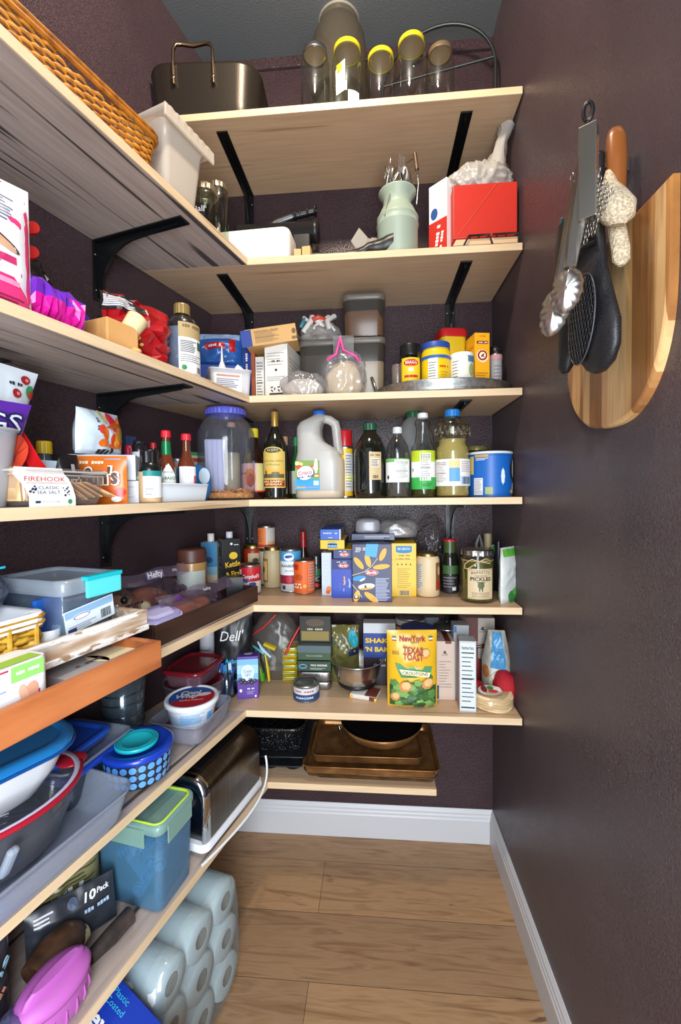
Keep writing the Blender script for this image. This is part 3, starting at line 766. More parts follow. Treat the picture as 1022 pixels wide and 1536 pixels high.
for i in range(11):
    a = 2*PI*i/11+.3; rr_ = .026+.016*rd.random(); tl = rd.uniform(.10, .24); hh = zt*rd.uniform(.86, 1.0)
    g = G(); kind = i % 3
    top_ = Vector((0, 0, 0)); pts = [(0, 0, -.05), (0, 0, hh-h*.55-.045)]
    g.tube([(0, 0, -.11), (0, 0, .02)], [.0032, .003], STEEL, 6, flat=.5)
    if kind < 2:
        rings = [[(x*cos(2*PI*j/12), .0035*x/.010*sin(2*PI*j/12)*.6, z) for j in range(12)] for z, x in ((.005, .003), (.012, .007), (.026, .0125), (.044, .0140), (.058, .011), (.067, .005), (.069, .0005))]
        g.loft(rings, STEEL, True, True)
    else:
        g.box(-.009, .009, -.001, .001, .018, .032, STEEL, .0008)
        for q in range(4): g.box(-.009+.005*q, -.006+.005*q, -.0008, .0008, .03, .062, STEEL, .0006)
    o = g.b('spoon' if kind < 2 else 'fork', None, Vector(p)+Vector((rr_*cos(a), rr_*sin(a), hh-.067)), (rd.uniform(-.12, .12)-sin(a)*tl, cos(a)*tl, rd.uniform(0, 3)), None, 'cutlery', 'cutlery in the milk can')
    o['label'] = 'steel spoon standing in the pale green milk can' if kind < 2 else 'steel fork standing in the pale green milk can'
# wood board, wire rack, red carton, plastic bag at the right end
p = bk(2, 728, .2); w_ = wd(104, bk(2, 728, .31))*.96
bx = XR-.006-w_/2
g = G(); g.prism([(-w_/2, 0), (w_/2, 0), (w_/2, .026), (-w_/2+.012, .026), (-w_/2+.004, .012)], 'y', -.1, .085, P('d9b48c', .55)); g.b('wooden_board', None, (bx, p.y, ZS[2]), 0, 'pale wooden board under the black wire rack and red carton', 'board')
g = G(); BW = P('161616', .35)
zt = .032
for y in (-.106, .08):
    g.tube([(-w_/2, y, .0035), (w_/2-.002, y, .0035)], .0028, BW, 6)
    g.tube([(-w_/2+.03, y, .0035), (-w_/2+.045, y, zt), (0.01, y, zt), (.018, y, .0035)], .0028, BW, 6)
    g.tube([(.018, y, zt), (w_/2-.004, y, zt), (w_/2-.004, y, .0035)], .0028, BW, 6)
for i in range(6): x = -w_/2+.05+i*(w_-.06)/5; g.tube([(x, -.106, zt), (x, .08, zt)], .0018, BW, 6)
g.b('wire_rack', None, (bx, p.y, ZS[2]), 0, 'black wire rack over the pale wooden board under the red carton', 'rack')
zr = ZS[2]+zt+.003; pf = bk(2, 740, .29, zt+.003); w2 = wd(94, pf); h2 = top(pf, 274)
REDC = P('c22a1c', .45)
def fr_(g, F, R_, Lf, T):
    g.tube([F(-w2*.42, h2*.06, .001), F(w2*.18, h2*.98, .001)], .0007, P('d66a50', .5), 4)
carton('red_carton', 'plain bright red carton at the right end, lying on the wire rack', 'carton', (XR-.008-w2/2, YB-.29+.07, zr), 0, w2, .14, h2, REDC, fr_, bev=.002)
pf = bk(2, 668, .23); h3 = top(pf, 277)
def f2(g, F, R_, Lf, T):
    w, h = .062, h3
    g.patch(F, -w/2, w/2, 0, h*.52, REDC, .0005); g.disc(F, -.012, h*.62, .012, .016, P('24508f'), .001); g.text(F, '~6', 0, h*.33, .018, WH, rot=PI/2*.9); g.text(F, '~7', .014, h*.28, .014, WH, rot=PI/2*.9)
carton('red_white_carton', 'white and red carton with small blue seal leaning left of the red carton', 'carton', (pf.x+.012, pf.y+.025, ZS[2]), -.75, .062, .10, h3, WH, f2)
# knotted plastic bag on the red carton
pb_ = Vector((XR-.008-w2*.52, YB-.23, zr+h2)); rb = wd(47, pf)
zk = top(pb_, 198)
BAGM = thin('e6e2dc', .5, .12, .25, .55, 'd9d3cb')
def kn(q):
    q = Vector(q); r0 = .085
    if q.x > .02: q.z *= 1
    return q
t = film_bag('plastic_bag', 'knotted whitish plastic carrier bag on top of the red carton', 'bag', pb_, 0, (rb*.92, .055, .05), BAGM, 7, .42, 22)
g = G(); rings = []
for i in range(14):
    u = i/13; cx = .035+.045*u**1.2; cz = .03+(zk-.02)*u; R = .040*(1-u)**1.6+.009+.014*max(0, (u-.75))*4
    rings.append([(cx+R*cos(a)*(1+.25*sin(5*a+i)), R*.7*sin(a)*(1+.2*sin(4*a)), cz+.006*sin(3*a+i)) for a in [2*PI*j/16 for j in range(16)]])
g.loft(rings, BAGM, False, False); g.b('knot', t)
# ================================================================== third shelf, back
# blue cracker bag and box in the corner
p = bk(3, 335, .13); w_ = wd(72, p); h = top(bk(3, 335, .22), 540)
def fbx(g, F, R_, Lf, T):
    g.text(F, 'acker', w_*.22, h*.72, .024, WH, bold=.02); g.text(F, 'C', w_*.38, h*.5, .024, WH, bold=.02); g.disc(F, w_*.42, h*.85, .011, .006, P('cfd8ee')); g.lines(R_, .01, .06, h*.8, h*.3, 5, WH, .003)
carton('cracker_box', 'blue cracker box in the corner behind the white plastic basket', 'box', p, .25, w_, .09, h, P('2350b8', .4), fbx)
h2 = top(p, 500)-h
pouch('cracker_bag', 'glossy blue bag with a red panel lying on the blue cracker box', 'bag', Vector(p)+Vector((-.005, -.0, h+.001)), .2, w_*.98, h2*.95, .08, P('3468b4', .25), lambda g, S: (g.disc(S, -.0, h2*.50, .055, .018, P('a9c3e6', .3), .0015, k=3) if 0 else None, g.patch(S, -.045, .02, h2*.45, h2*.62, RED, .002, 8, 3), g.patch(S, .032, .052, h2*.38, h2*.72, RED, .002, 4, 3), g.patch(S, -w_*.45, w_*.4, h2*.74, h2*.92, P('a9c6ea', .3), .002, 10, 3), g.text(S, '~6', -.012, h2*.535, .013, WH, .0035)) and None, seed=3, wr=.2)
# white plastic basket at the front of the corner with bottle, tin and card
p = lf(3, 338, .235); pl = LROT
pc = bk(3, 343, .265)
wB = .115; dB = .13; hB_ = top(bk(3, 343, .32), 552)*.93
t = TH('plastic_basket', 'small white translucent plastic basket with blurred label at the inner shelf corner', 'basket', pc, .45)
MW = thin('f2f0ee', .4, .1, .3, .62, 'e9e8ea')
g = G(); rrtub(g, wB*.92, dB*.92, wB, dB, hB_, .010, MW, .003); g.b('basket_body', t)
g = G(); F = front(-dB*.495); g.patch(F, -.045, .03, .012, hB_*.85, WH, .001); g.patch(F, -.04, .025, hB_*.72, hB_*.8, P('c28a78'), .0015); g.lines(F, -.04, .025, hB_*.66, hB_*.3, 5, P('8d8da0'), .003, .0015); g.b('label', t)
h = top(pc, 519)
bottle('nozzle_bottle', 'small white bottle with pointed nozzle standing in the white plastic basket', 'bottle', Vector(pc)+Vector((-.018, -.0, .003)), 0, [(.012, .002), (.014, .006), (.014, h*.55), (.006, h*.68), (.004, h*.7), (.0015, h*.98), (0, h)], P('e8e8ea', .4), capribs=False)
def ftin(g, S): pass
q = Vector(pc)+Vector((.030, -.01, .003)); can('small_tin', 'small red lidded tin inside the white plastic basket', 'tin', q, 0, .013, hB_*.95, RED, lidm=RED)
g = G(); g.M = Matrix.Rotation(.7, 4, 'Y'); g.cbox(.03, .003, .026, WH, .0006, z=-.005); F = plane((0, -.0016, 0), (1, 0, 0), (0, 0, 1)); g.patch(F, .002, .008, .002, .008, BLK2, .001); g.b('white_card', None, Vector(pc)+Vector((.040, -.038, hB_*.92)), 0, 'small white punched card poking out of the white plastic basket', 'card')
def carton_at(k, x0, x1, d, ytop, depth, mat, name, label, cat, fn=None, rot=0., dz=0., group=None, py=None, bev=.0012):
    pf = bk(k, (x0+x1)/2, d, dz) if py is None else onz((x0+x1)/2, py, ZS[k]+dz)
    w = wd(x1-x0, pf); h = top(pf, ytop); c = Vector(pf)+Vector((-sin(rot)*depth/2, cos(rot)*depth/2, 0))
    return carton(name, label, cat, c, rot, w, depth, h, mat, (lambda g, F, R, L, T: fn(g, F, R, L, T, w, h, depth)) if fn else None, group, bev)
def f(g, F, R, L, T, w, h, d): g.patch(F, -w/2, w/2, 0, h, P('a4512a'), .0005)
carton_at(3, 378, 383.5, .19, 528, .10, P('a4512a'), 'brown_carton', 'very narrow brown carton edge beside the nutrition-panelled white carton', 'carton', f)
def f(g, F, R, L, T, w, h, d): g.nutri(F, -w*.42, w*.42, h*.04, h*.93)
carton_at(3, 384, 397, .20, 535, .10, P('d6d2ca'), 'white_carton', 'narrow white carton with nutrition panel left of the teal topped box', 'carton', f)
def f(g, F, R, L, T, w, h, d):
    g.patch(F, -w/2, w/2, h-.004, h, P('1d8f92'), .001); g.patch(T, -w/2, w/2, 0, d, P('1d8f92'), .0005)
    g.lines(F, -w*.38, w*.38, h*.86, h*.62, 5, P('7d7a78'), .0015); g.text(F, '~5', 0, h*.70, .010, INK); g.disc(F, 0, h*.55, .004, .004, INK); g.lines(F, -w*.4, w*.4, h*.45, h*.36, 3, P('8d8a88'), .0015)
    for s_ in (-1, 1):
        for a in range(3): g.leaf(F, s_*.011+.006*cos(2.1*a), h*.23+.006*sin(2.1*a), .010, .005, 2.1*a+1.2, INK)
    g.patch(F, -.022, .022, h*.13, h*.16, INK, .001); g.bars(F, -.012, .018, h*.02, h*.08, INK)
    g.lines(R, .01, d*.8, h*.8, h*.2, 9, P('9a9490'), .002)
carton_at(3, 397, 433, .22, 515, .16, P('e4dfd6'), 'teal_topped_carton', 'tall white carton with teal top edge and recycling marks', 'carton', f, rot=-.12)
def f(g, F, R, L, T, w, h, d):
    g.patch(F, -w/2, w/2, h*.62, h, P('a81e28'), .0006); g.patch(F, -w*.42, w*.42, h*.05, h*.6, P('dcb85a'), .0006)
carton_at(3, 429, 446, .13, 534, .07, P('d9b74c'), 'yellow_red_carton', 'small yellow carton with red top beside the teal topped carton', 'carton', f)
# two cartons lying on top
hz = top(bk(3, 400, .2), 525)
def flat(k, px, d, dz, w, dd, h, rot, mat, name, label, fn=None, tilt=0.):
    o = carton(name, label, 'carton', bk(k, px, d, dz), rot, w, dd, h, mat, fn)
    o.rotation_euler = (0, tilt, rot); return o
def f(g, F, R, L, T):
    g.nutri(F, -.055, .03, .004, .046); g.bars(F, .062, .085, .006, .014, INK); g.disc(F, .07, .03, .006, .008, P('6a5236')); g.patch(F, -.09, -.058, 0, .05, P('2a4290'), .0006)
hb_ = top(bk(3, 425, .24), 525)
flat(3, 412, .19, hb_+.020, .155, .10, .052, .08, P('c79c62', .5), 'tan_carton', 'tan carton with nutrition panel lying tilted on top of the teal topped carton', f, -.13)
def f(g, F, R, L, T): g.text(F, '~7', 0, .03, .014, WH); g.patch(F, -.035, .03, .008, .012, WH)
carton_at(3, 364, 379, .17, 497, .10, P('27408c'), 'dark_blue_carton', 'dark blue carton standing in shade behind the white basket', 'carton', lambda g, F, R, L, T, w, h, d: (g.text(F, '~8', 0, h*.6, .012, WH, rot=PI/2), None)[1], rot=-.15)
# canisters
CAN = thin('c9c3b8', .4, .06, .2, .10, '8f877c')
LIDG = thin('b5aea4', .35, .08, .3, .45, '8f887e')
def canister(name, label, p, rot, w, d, h, fillc, lvl, rough=.9, wav=.0, cat='canister'):
    t = TH(name, label, cat, p, rot, 'square clear canisters')
    g = G(); g.loft([rr(w*.9, d*.9, .02, .001), rr(w*.94, d*.94, .022, .006), rr(w*.97, d*.97, .022, h-.02)], CAN, True); g.b('canister_body', t)
    g = G(); g.loft([rr(w*.97, d*.97, .02, h-.022), rr(w*1.03, d*1.03, .022, h-.020), rr(w*1.03, d*1.03, .022, h-.008), rr(w, d, .02, h-.003), rr(w*.9, d*.9, .018, h-.003), rr(w*.88, d*.88, .018, h-.008)], LIDG, True, True); g.b('lid', t)
    g = G(); rings = [rr(w*.88, d*.88, .018, .004), rr(w*.92, d*.92, .02, .01), rr(w*.93, d*.93, .02, h*lvl)]
    r3 = []
    for (x, y, z) in rings[-1]: r3.append((x, y, z*(1+wav*noise.noise(Vector((x*30, y*30, 3))))))
    rings[-1] = r3; g.loft(rings, fillc, True, False)
    c = [(x*.5, y*.5, h*lvl*(1+wav*.6)) for x, y, z in r3]; g.loft([r3, c], fillc, False, True); g.b('contents', t); return t
BRSUG = P('a4744c', .95, bump=.3, scale=300); FLOUR = P('dccfb6', .95); DKF = P('4d4a4a', .9, bump=.3, scale=300)
p = bk(3, 548, .13); w_ = wd(61, p); h1 = top(p, 513)
canister('flour_canister', 'clear square canister of pale flour, lower one under the brown sugar canister', p, 0, w_, .11, h1, FLOUR, .62)
p2 = Vector(p); p2.z += h1+.0005; h2 = top(p2, 450)
canister('sugar_canister', 'clear square canister of brown sugar, upper one stacked on the flour canister', p2, 0, w_, .11, h2, BRSUG, .5, wav=.5)
p = bk(3, 482, .12); w_ = wd(58, p); h1 = top(p, 517)
canister('dark_canister', 'clear square canister with dark contents under the pile of crumpled bags', p, 0, w_, .11, h1, DKF, .75)
pz = Vector(p); pz.z += h1+.001; hz = top(pz, 470)
t = TH('crumpled_bags', 'crumpled grey and white bag heap with a red clip on top of the dark canister', 'bag', pz, 0)
g = G(); g.blob((.056, .045, hz*.38), P('8d8782', .5), .8, 25, 5, ridge=True, floor=True); g.b('bag_body', t)
g = G()
for i in range(6):
    a = i*1.1; g.tube([(.05*cos(a), -.03+.02*sin(a), hz*.3), (.03*cos(a+.4), -.045, hz*.55), (.05*cos(a+1.), -.02, hz*.8)], .006+.003*(i % 2), P('d9d4cc', .5), 7)
g.b('bag_folds', t)
g = G(); g.tube([(-.03, -.03, hz*.62), (0, -.05, hz*.68), (.02, -.03, hz*.66)], .008, P('c6402a', .4), 8); g.b('red_clip', t)
g = G(); g.tube([(-.06, -.02, hz*.5), (-.045, -.03, hz*.7), (-.05, 0, hz*.85)], .007, P('3f7f86', .4), 8); g.b('teal_clip', t)
# ziplock bags
def powder(rx, ry, rz, m, seed=1):
    def c(t):
        g = G(); g.blob((rx, ry, rz), m, .18, 14, seed); g.b('contents', t)
    return c
p = fb(3, 457, 592, 0) if 0 else bk(3, 457, .265)
w_ = wd(34, p); h = top(p, 558)
film_bag('zip_bag', 'low clear plastic bag of pale flour at the shelf edge', 'bag', p, 0, (w_*.98, .04, h*.57), FILM, 3, .4, 20, powder(w_*.84, .032, h*.42, P('d9cfbf', .8), 4))
p = bk(3, 517, .262); w_ = wd(30, p); h = top(p, 527)
t = film_bag('zip_bag', 'clear plastic zip bag of cream powder with pink seal', 'bag', p, 0, (w_, .042, h*.58), FILM, 8, .4, 18, powder(w_*.88, .034, h*.46, P('e0cba6', .8), 6))
ht = top(p, 508); PK = P('d84a92', .35)
g = G(); g.tube([(-.048, -.02, h*.78), (-.02, -.035, h*.86), (-.008, -.02, ht)], .0042, PK, 6); g.tube([(-.01, -.02, ht), (.0, -.03, h*.95), (.035, -.03, h*.82), (.045, -.02, h*.72)], .004, PK, 6); g.b('pink_zip', t)
g = G(); g.loft([[(x, -.02+.006*sin(40*x+z*30), z) for x in [(-.03+.06*i/10) for i in range(11)]] for z in (h*.8, h*.9, ht)], FILM, closed=False); g.b('bag_top', t)
# galvanized tray with its goods
GALV = texmat('galvanized', (90, 90, 90), [(.3, '8f9190'), (.5, 'a3a5a4'), (.7, 'b9bab8')], .36, .9, bump=.05)
p = bk(3, 665, .172); R_ = wd(99, bk(3, 665, .172)); hT = .032
dTr = .138
t = TH('galvanized_tray', 'oval galvanized metal tray with two upright loop handles', 'tray', p, 0)
g = G(); E_ = lambda q, z: ring(R_*q, dTr*q, z, 48)
g.loft([E_(.9, .001), E_(.93, .001), E_(.96, hT*.3), E_(.95, hT*.4), E_(.97, hT*.5), E_(.985, hT), E_(1.0, hT+.003), E_(.985, hT+.004), E_(.97, hT), E_(.94, hT*.3), E_(.91, .006)], GALV, True, True); g.b('tray_body', t)
for sx in (-1, 1):
    g = G(); x0 = sx*R_*.98
    g.tube([(x0, -.045, hT*.4), (x0+sx*.006, -.042, hT*.9), (x0+sx*.018, -.035, hT+.036), (x0+sx*.022, 0, hT+.046), (x0+sx*.018, .035, hT+.036), (x0+sx*.006, .042, hT*.9), (x0, .045, hT*.4)], .0042, STEEL, 8); g.b('handle', t)
zt3 = .0075
def tr(px, d): return bk(3, px, d, zt3)
p = tr(616, .225); r = wd(15.5, p); h = top(p, 518)
def fn(g, S):
    g.patch(S, -.03, .03, .004, h*.70, P('e9c51f'), .0006, 12); g.disc(S, 0, h*.60, .022, .010, RED, .001); g.text(S, 'BRAGG', 0, h*.60, .013, WH, .0016, w=.032); g.patch(S, -.008, .008, h*.43, h*.5, P('d9d4c4'), .001, 2); g.patch(S, -.02, .02, h*.31, h*.36, RED, .001, 4); g.text(S, 'NUTRITIONAL', 0, h*.22, .012, INK, .0012, w=.048)
jar('seasoning_shaker', 'yellow labelled seasoning shaker jar with black lid on the galvanized tray', 'jar', p, 0, r, h, .95, BLK2, h*.24, fn=fn, fill=P('c8a458', .9), level=.8, shoulder=.08)
p = tr(654, .215); r = wd(21.5, p); h = top(p, 517)
def fn(g, S):
    g.patch(S, -.055, .055, h*.66, h*.72, P('2a5fae'), .001, 18); g.patch(S, -.028, .0, h*.2, h*.66, P('ecebe2'), .001, 6); g.lines(S, -.026, -.003, h*.6, h*.24, 7, INK, .0018, .0014); g.text(S, '~6', .02, h*.5, .009, RED, .0012); g.lines(S, .008, .034, h*.42, h*.26, 3, P('c58a18'), .002, .0012)
jar('cocoa_tub', 'round yellow tub with dark blue lid on the galvanized tray', 'tub', p, 0, r, h, .94, P('24489c', .45), h*.13, glass=P('ecc516', .4), fn=fn, shoulder=.12)
p = tr(597, .17); r = wd(9, p); h = top(p, 548); jar('clear_beaker', 'small clear beaker half hidden behind the yellow seasoning shaker', 'cup', p, 0, r, h, 1.0, None, .001, glass=thin('d8c8c0', .5, .15, .2, .3, 'b8a79c'), shoulder=.05)
p = tr(676, .125); w_ = wd(43, p); h = top(p, 499)
t = TH('yellow_tub', 'square yellow tub with red lid at the back of the galvanized tray', 'tub', p, .2)
g = G(); g.loft([rr(w_*.86, .075, .015, .001), rr(w_*.9, .08, .018, h*.9)], P('dcb71a', .45), True, True); g.b('tub_body', t)
g = G(); g.loft([rr(w_*.95, .085, .018, h*.88), rr(w_*.96, .086, .018, h*.97), rr(w_*.9, .08, .018, h)], RED, True, True); g.b('lid', t)
p = tr(693, .225); r = wd(17, p); h = top(p, 532)
def fn(g, S):
    g.patch(S, -.035, -.012, h*.12, h*.9, P('f0eee6'), .0006, 6); g.lines(S, -.034, -.014, h*.8, h*.2, 8, INK, .0018, .0012); g.disc(S, .024, h*.55, .010, .018, P('9cae6a'), .001); g.patch(S, .012, .04, h*.75, h*.9, P('4d7f9c'), .001, 6)
jar('white_canister', 'small white canister with printed panel on the galvanized tray', 'canister', p, 0, r, h, .97, WH, h*.1, glass=P('e6e2d8', .5), fn=fn, shoulder=.05)
def f(g, F, R, L, T, w, h, d):
    g.patch(F, -w*.38, w*.38, h*.82, h*.865, P('7a1a14')); g.text(F, '~9', 0, h*.84, .005, WH, w=w*.7); g.text(F, 'soda', 0, h*.945, .006, P('7a3a14'), w=w*.4)
    g.disc(F, 0, h*.62, w*.40, w*.40, P('f2e6c8'), .0007, 40, shape=lambda a: 1.08 if int(a*14/PI) % 2 else .9); g.disc(F, 0, h*.63, w*.33, w*.33, P('9c1f1c'), .0011); g.disc(F, 0, h*.63, w*.22, w*.22, P('f2e6c8'), .0014); g.leaf(F, 0, h*.63, w*.3, w*.14, .8, P('9c1f1c'), .0018); g.leaf(F, .002, h*.615, w*.2, w*.1, -.6, P('9c1f1c'), .0018)
    g.lines(F, -w*.4, w*.4, h*.36, h*.05, 8, P('9a6a10'), .0018)
    g.text(L, 'ARM & HAMMER', d*.5, h*.62, .016, P('8a1d16'), w=d*.85); g.text(L, 'BAKING SODA', d*.5, h*.78, .010, P('8a1d16'), w=d*.7)
carton_at(3, 712.5, 735.5, .22, 499, .07, P('eda812', .45), 'baking_soda_box', 'orange-yellow baking soda box with round red emblem', 'box', f, dz=zt3, rot=.18)
p = tr(744, .19); r = wd(9, p); h = top(p, 521)
can('spray_can', 'slim grey and pink can with black cap at the right of the galvanized tray', 'can', p, 0, r, h*.84, P('9d9a9c', .35), lambda g, S: (g.patch(S, -.03, .03, h*.72, h*.82, P('c08a92'), .001, 10), g.lines(S, -.01, .012, h*.62, h*.2, 6, P('6d6a6c'), .002)) and None)
g = G(); g.lathe([(r*.9, h*.84), (r*.95, h*.86), (r*.9, h), (0, h)], BLK2, 20); g.b('cap', bpy.data.objects['spray_can'])

# ================================================================== third shelf, left board
def bag(name, label, p, rot, w, h, th, mat, fn=None, seed=0, **kw): return pouch(name, label, 'bag', p, rot, w, h, th, mat, fn, seed, **kw)
PINK = P('e83a7a', .35); IVORY = P('e8eaf2', .35)
# pink and white stand-up bag, cut by the picture edge
pr_ = lf(3, 30, .272)
ps = (pr_-L0).dot(DV); hbag = top(pr_, 286)
wbg = .17
def fn(g, S):
    w, h = wbg, hbag
    nn = 12
    vs = []
    # white upper panel with slanted lower border
    for j in range(9):
        for i in range(nn+1):
            u = -w/2+w*i/nn; lo = h*(.40 if u < .0 else .40+.0*u) + (-(u-.02))*1.1*(1 if u > .02 else 0); vs.append(S(u, lo+(h-lo)*j/8, .0012))
    g.add(vs, [(j*(nn+1)+i, j*(nn+1)+i+1, (j+1)*(nn+1)+i+1, (j+1)*(nn+1)+i) for j in range(8) for i in range(nn)], IVORY, True)
    g.lines(S, -w*.02, w*.36, h*.83, h*.60, 8, P('5f6478'), .0022, .002)
    g.leaf(S, .03, h*.47, .07, .02, -.35, P('4a3a36'), .002); g.leaf(S, .035, h*.45, .05, .016, -.35, P('c89a7a'), .0025)
    g.patch(S, w*.1, w*.34, h*.30, h*.36, P('b92a62'), .002, 6); g.patch(S, w*.0, w*.36, h*.135, h*.175, P('f08ab0'), .002, 6); g.patch(S, w*.0, w*.33, h*.20, h*.285, P('f2e4ea'), .002, 6)
    g.lines(S, w*.2, w*.42, h*.06, h*.02, 2, P('8a1c4a'), .002, .002)
bag('snack_pouch', 'tall pink and white stand-up pouch at the left picture edge', lw(ps+.073, .262, ZS[3]), LROT-.25, wbg, hbag, .07, PINK, fn, 2, wr=.05, top0=.1)
# red heart-shaped things behind it
for dz, dx, lb in ((.0, 0, 'red heart-shaped piece, lower of the two behind the pink pouch'), (.052, .012, 'red heart-shaped piece, upper of the two behind the pink pouch')):
    q = lf(3, 38, .20); zz = top(q, 392)+dz*.8
    g = G(); hp_ = [(.001*16*sin(a)**3*1.15, .0013*(13*cos(a)-5*cos(2*a)-2*cos(3*a)-cos(4*a))) for a in [2*PI*i/28 for i in range(28)]]
    g.prism(hp_, 'y', -.004, .004, P('d9221e', .35)); o = g.b('red_heart', None, Vector((q.x+.004+dx*.2, q.y, q.z+zz+.018)), (0, .5, LROT-.5), lb, 'ornament', 'red hearts behind the pink pouch')
# orange/white packet and black bags
q = lf(3, 40, .12); z = top(q, 424)
g = G(); g.blob((.055, .05, top(q, 396)/1.72), P('14161a', .18), .6, 16, 2, ridge=True); g.b('black_bag', None, lw((q-L0).dot(DV)-.01, .12, ZS[3]), LROT, 'shiny black crumpled bag behind the purple crisp bag', 'bag', 'black snack bags')
q = lf(3, 62, .085); z = top(q, 410)
def fn(g, S): g.patch(S, -.05, .0, .03, .055, P('b56a44'), .002, 6)
bag('black_bag', 'flat matte black snack bag end sticking up against the left wall', lw((q-L0).dot(DV)+.015, .075, ZS[3]), (.0, -.45, LROT), .15, z*.93, .04, P('1c1e22', .25), fn, 6, wr=.35)
q = lf(3, 36, .13)
g = G(); g.cbox(.05, .004, .03, WH, .001); F = front(-.0021); g.patch(F, -.022, .024, .002, .012, P('e86a1c'), .0006); g.patch(F, .0, .016, .004, .010, P('f0c23a'), .001); g.b('snack_packet', None, Vector(q)+Vector((.012, 0, top(q, 418))), (.2, .5, LROT), 'white and orange packet resting on the black bags', 'packet')
q = lf(3, 52, .25)
g = G(); g.blob((.035, .02, .045), P('15181c', .15), .6, 20, 9, ridge=True); g.b('black_bag', None, lw((q-L0).dot(DV)+.045, .245, ZS[3]), LROT, 'small shiny black bag beside the pink pouch at the shelf edge', 'bag', 'black snack bags')
# purple and magenta crisp bag (two bags)
MAG = P('cf1690', .25); PUR = P('6a2ba8', .25); TAN2 = P('d8b080', .45)
a0 = lf(3, 42, .29); a1 = lf(3, 136, .29); s0 = (a0-L0).dot(DV); s1 = (a1-L0).dot(DV)
Lb = s0-s1
g = G(); NR = 17; rings = []; rdm = random.Random(4); NJ = 14
for i in range(NR+1):
    u = i/NR; x = (u-.5)*Lb; hh = .035*(1-.15*u)*(.35+.75*min(1, u/.12))*(min(1, (1-u)/.12)**.6*.7+.3); dd_ = .052*(min(1, u/.08)*.6+.4)*(min(1, (1-u)/.1)*.5+.5)
    ringp = []
    for j in range(NJ):
        a = 2*PI*j/NJ; n_ = rdm.uniform(-.16, .16); _n = noise.noise(Vector((u*5, 1.5*cos(a), 1.5*sin(a))))*.22+(.25-abs(noise.noise(Vector((u*7+2*cos(a), u*5+2.2*cos(a), 2.2*sin(a))))))*.55+(.2-abs(noise.noise(Vector((u*17+3*sin(a), 5*cos(a), 5*sin(a)-u*6)))))*.35
        ringp.append((x+(rdm.uniform(-.4, .4)*Lb/NR if 0 < i < NR else 0), dd_*cos(a)*(1+n_)*(1), max(.0008, hh+hh*sin(a)*(1+n_))))
    rings.append(ringp)
bv = len(g.v); g.v += [tuple(q_) for r_ in rings for q_ in r_]
for i in range(NR):
    for j in range(NJ):
        a = 2*PI*(j+.5)/NJ; k = (j+1) % NJ; u = i/NR
        # local -Y is the room side
        c = sin(a)*.9-cos(a)*.5
        m = PUR if (c > .62+.5*(u-.5) or u > .86) else MAG
        if u > .93: m = TAN2
        g.f += [(bv+i*NJ+j, bv+i*NJ+k, bv+(i+1)*NJ+k), (bv+i*NJ+j, bv+(i+1)*NJ+k, bv+(i+1)*NJ+j)]; g.fm += [g.mi(m)]*2; g.sm += [False]*2
o = g.b('crisp_bag', None, lw((s0+s1)/2, .242, ZS[3]), LROT, 'magenta and purple crumpled crisp bag lying along the shelf edge', 'bag')
a0 = lf(3, 100, .2); a1 = lf(3, 150, .2); s2 = (a0-L0).dot(DV); s3 = (a1-L0).dot(DV)
hq = top(lf(3, 120, .2), 443)
def fn(g, S):
    g.disc(S, 0, hq*.45, .05, hq*.28, TAN2, .002, k=4); g.disc(S, -.01, hq*.72, .035, hq*.12, IVORY, .003, k=3)
    g.text(S, '~5', 0, hq*.72, .018, PUR, .004); g.tube([S(-.06+.12*i/10, hq*(.3+.1*sin(i)), .004) for i in range(11)], .0012, WH, 4)
bag('crisp_bag', 'purple and tan crisp bag propped behind the magenta one, beside the cardboard box', lw((s2+s3)/2+.01, .155, ZS[3]), (-.35, 0, LROT-.2), .15, hq*1.05, .07, PUR, fn, 12, wr=.3)
# cardboard box
cA = lf(3, 145, .285); cB = lf(3, 174, .302); cC = lf(3, 206, .27)
KR = texmat('kraft_wood', (8, 60, 8), [(.3, 'c48e52'), (.7, 'd9a668')], .6, bump=.05)
pc_ = lf(3, 175, .268); zz = top(lf(3, 174, .298), 472)
g = G(); g.cbox(.072, .066, zz*.95, KR, .003); g.cbox(.055, .05, .004, KR, .001, z=zz*.95-.002); g.b('kraft_box', None, lw((pc_-L0).dot(DV), .255, ZS[3]), LROT-.05, 'small tan kraft cardboard box turned corner-on at the shelf edge', 'box')
# red bag with tongs of black scissors behind
q = lf(3, 150, .12); 
def fn(g, S): g.text(S, '~3', 0, .03, .02, WH); g.lines(S, -.06, .05, .06, .045, 2, YEL, .003, .002)
zq = top(lf(3, 160, .15), 470)
bag('red_bag', 'thin red snack bag lying under the black scissors', lw((q-L0).dot(DV)-.02, .12, ZS[3]), (-.9, 0, LROT), .22, .13, .05, P('b8221c', .3), fn, 4, wr=.25)
zs_ = ZS[3]+zq*.72+.055
t = TH('scissors', 'black handled scissors lying on the red bag near the left wall', 'scissors', lw((lf(3, 185, .15)-L0).dot(DV), .17, zs_-.045), (0.05, .12, LROT-.1))
for s_ in (-1, 1):
    g = G(); g.tube([(-.035+.026*cos(a), s_*.016+.014*sin(a), .002) for a in [2*PI*i/18 for i in range(18)]], .0042, BLK2, 8, closed=True); g.tube([(-.012, s_*.012, .002), (.005, s_*.003, .002), (.02, 0, .002)], .005, BLK2, 8); g.b('handle', t)
    g = G(); g.prism([(.01, -.004*s_), (.095, -.001*s_), (.02, .006*s_)], 'z', .001+.001*s_, .002+.001*s_, STEEL); g.b('blade', t)
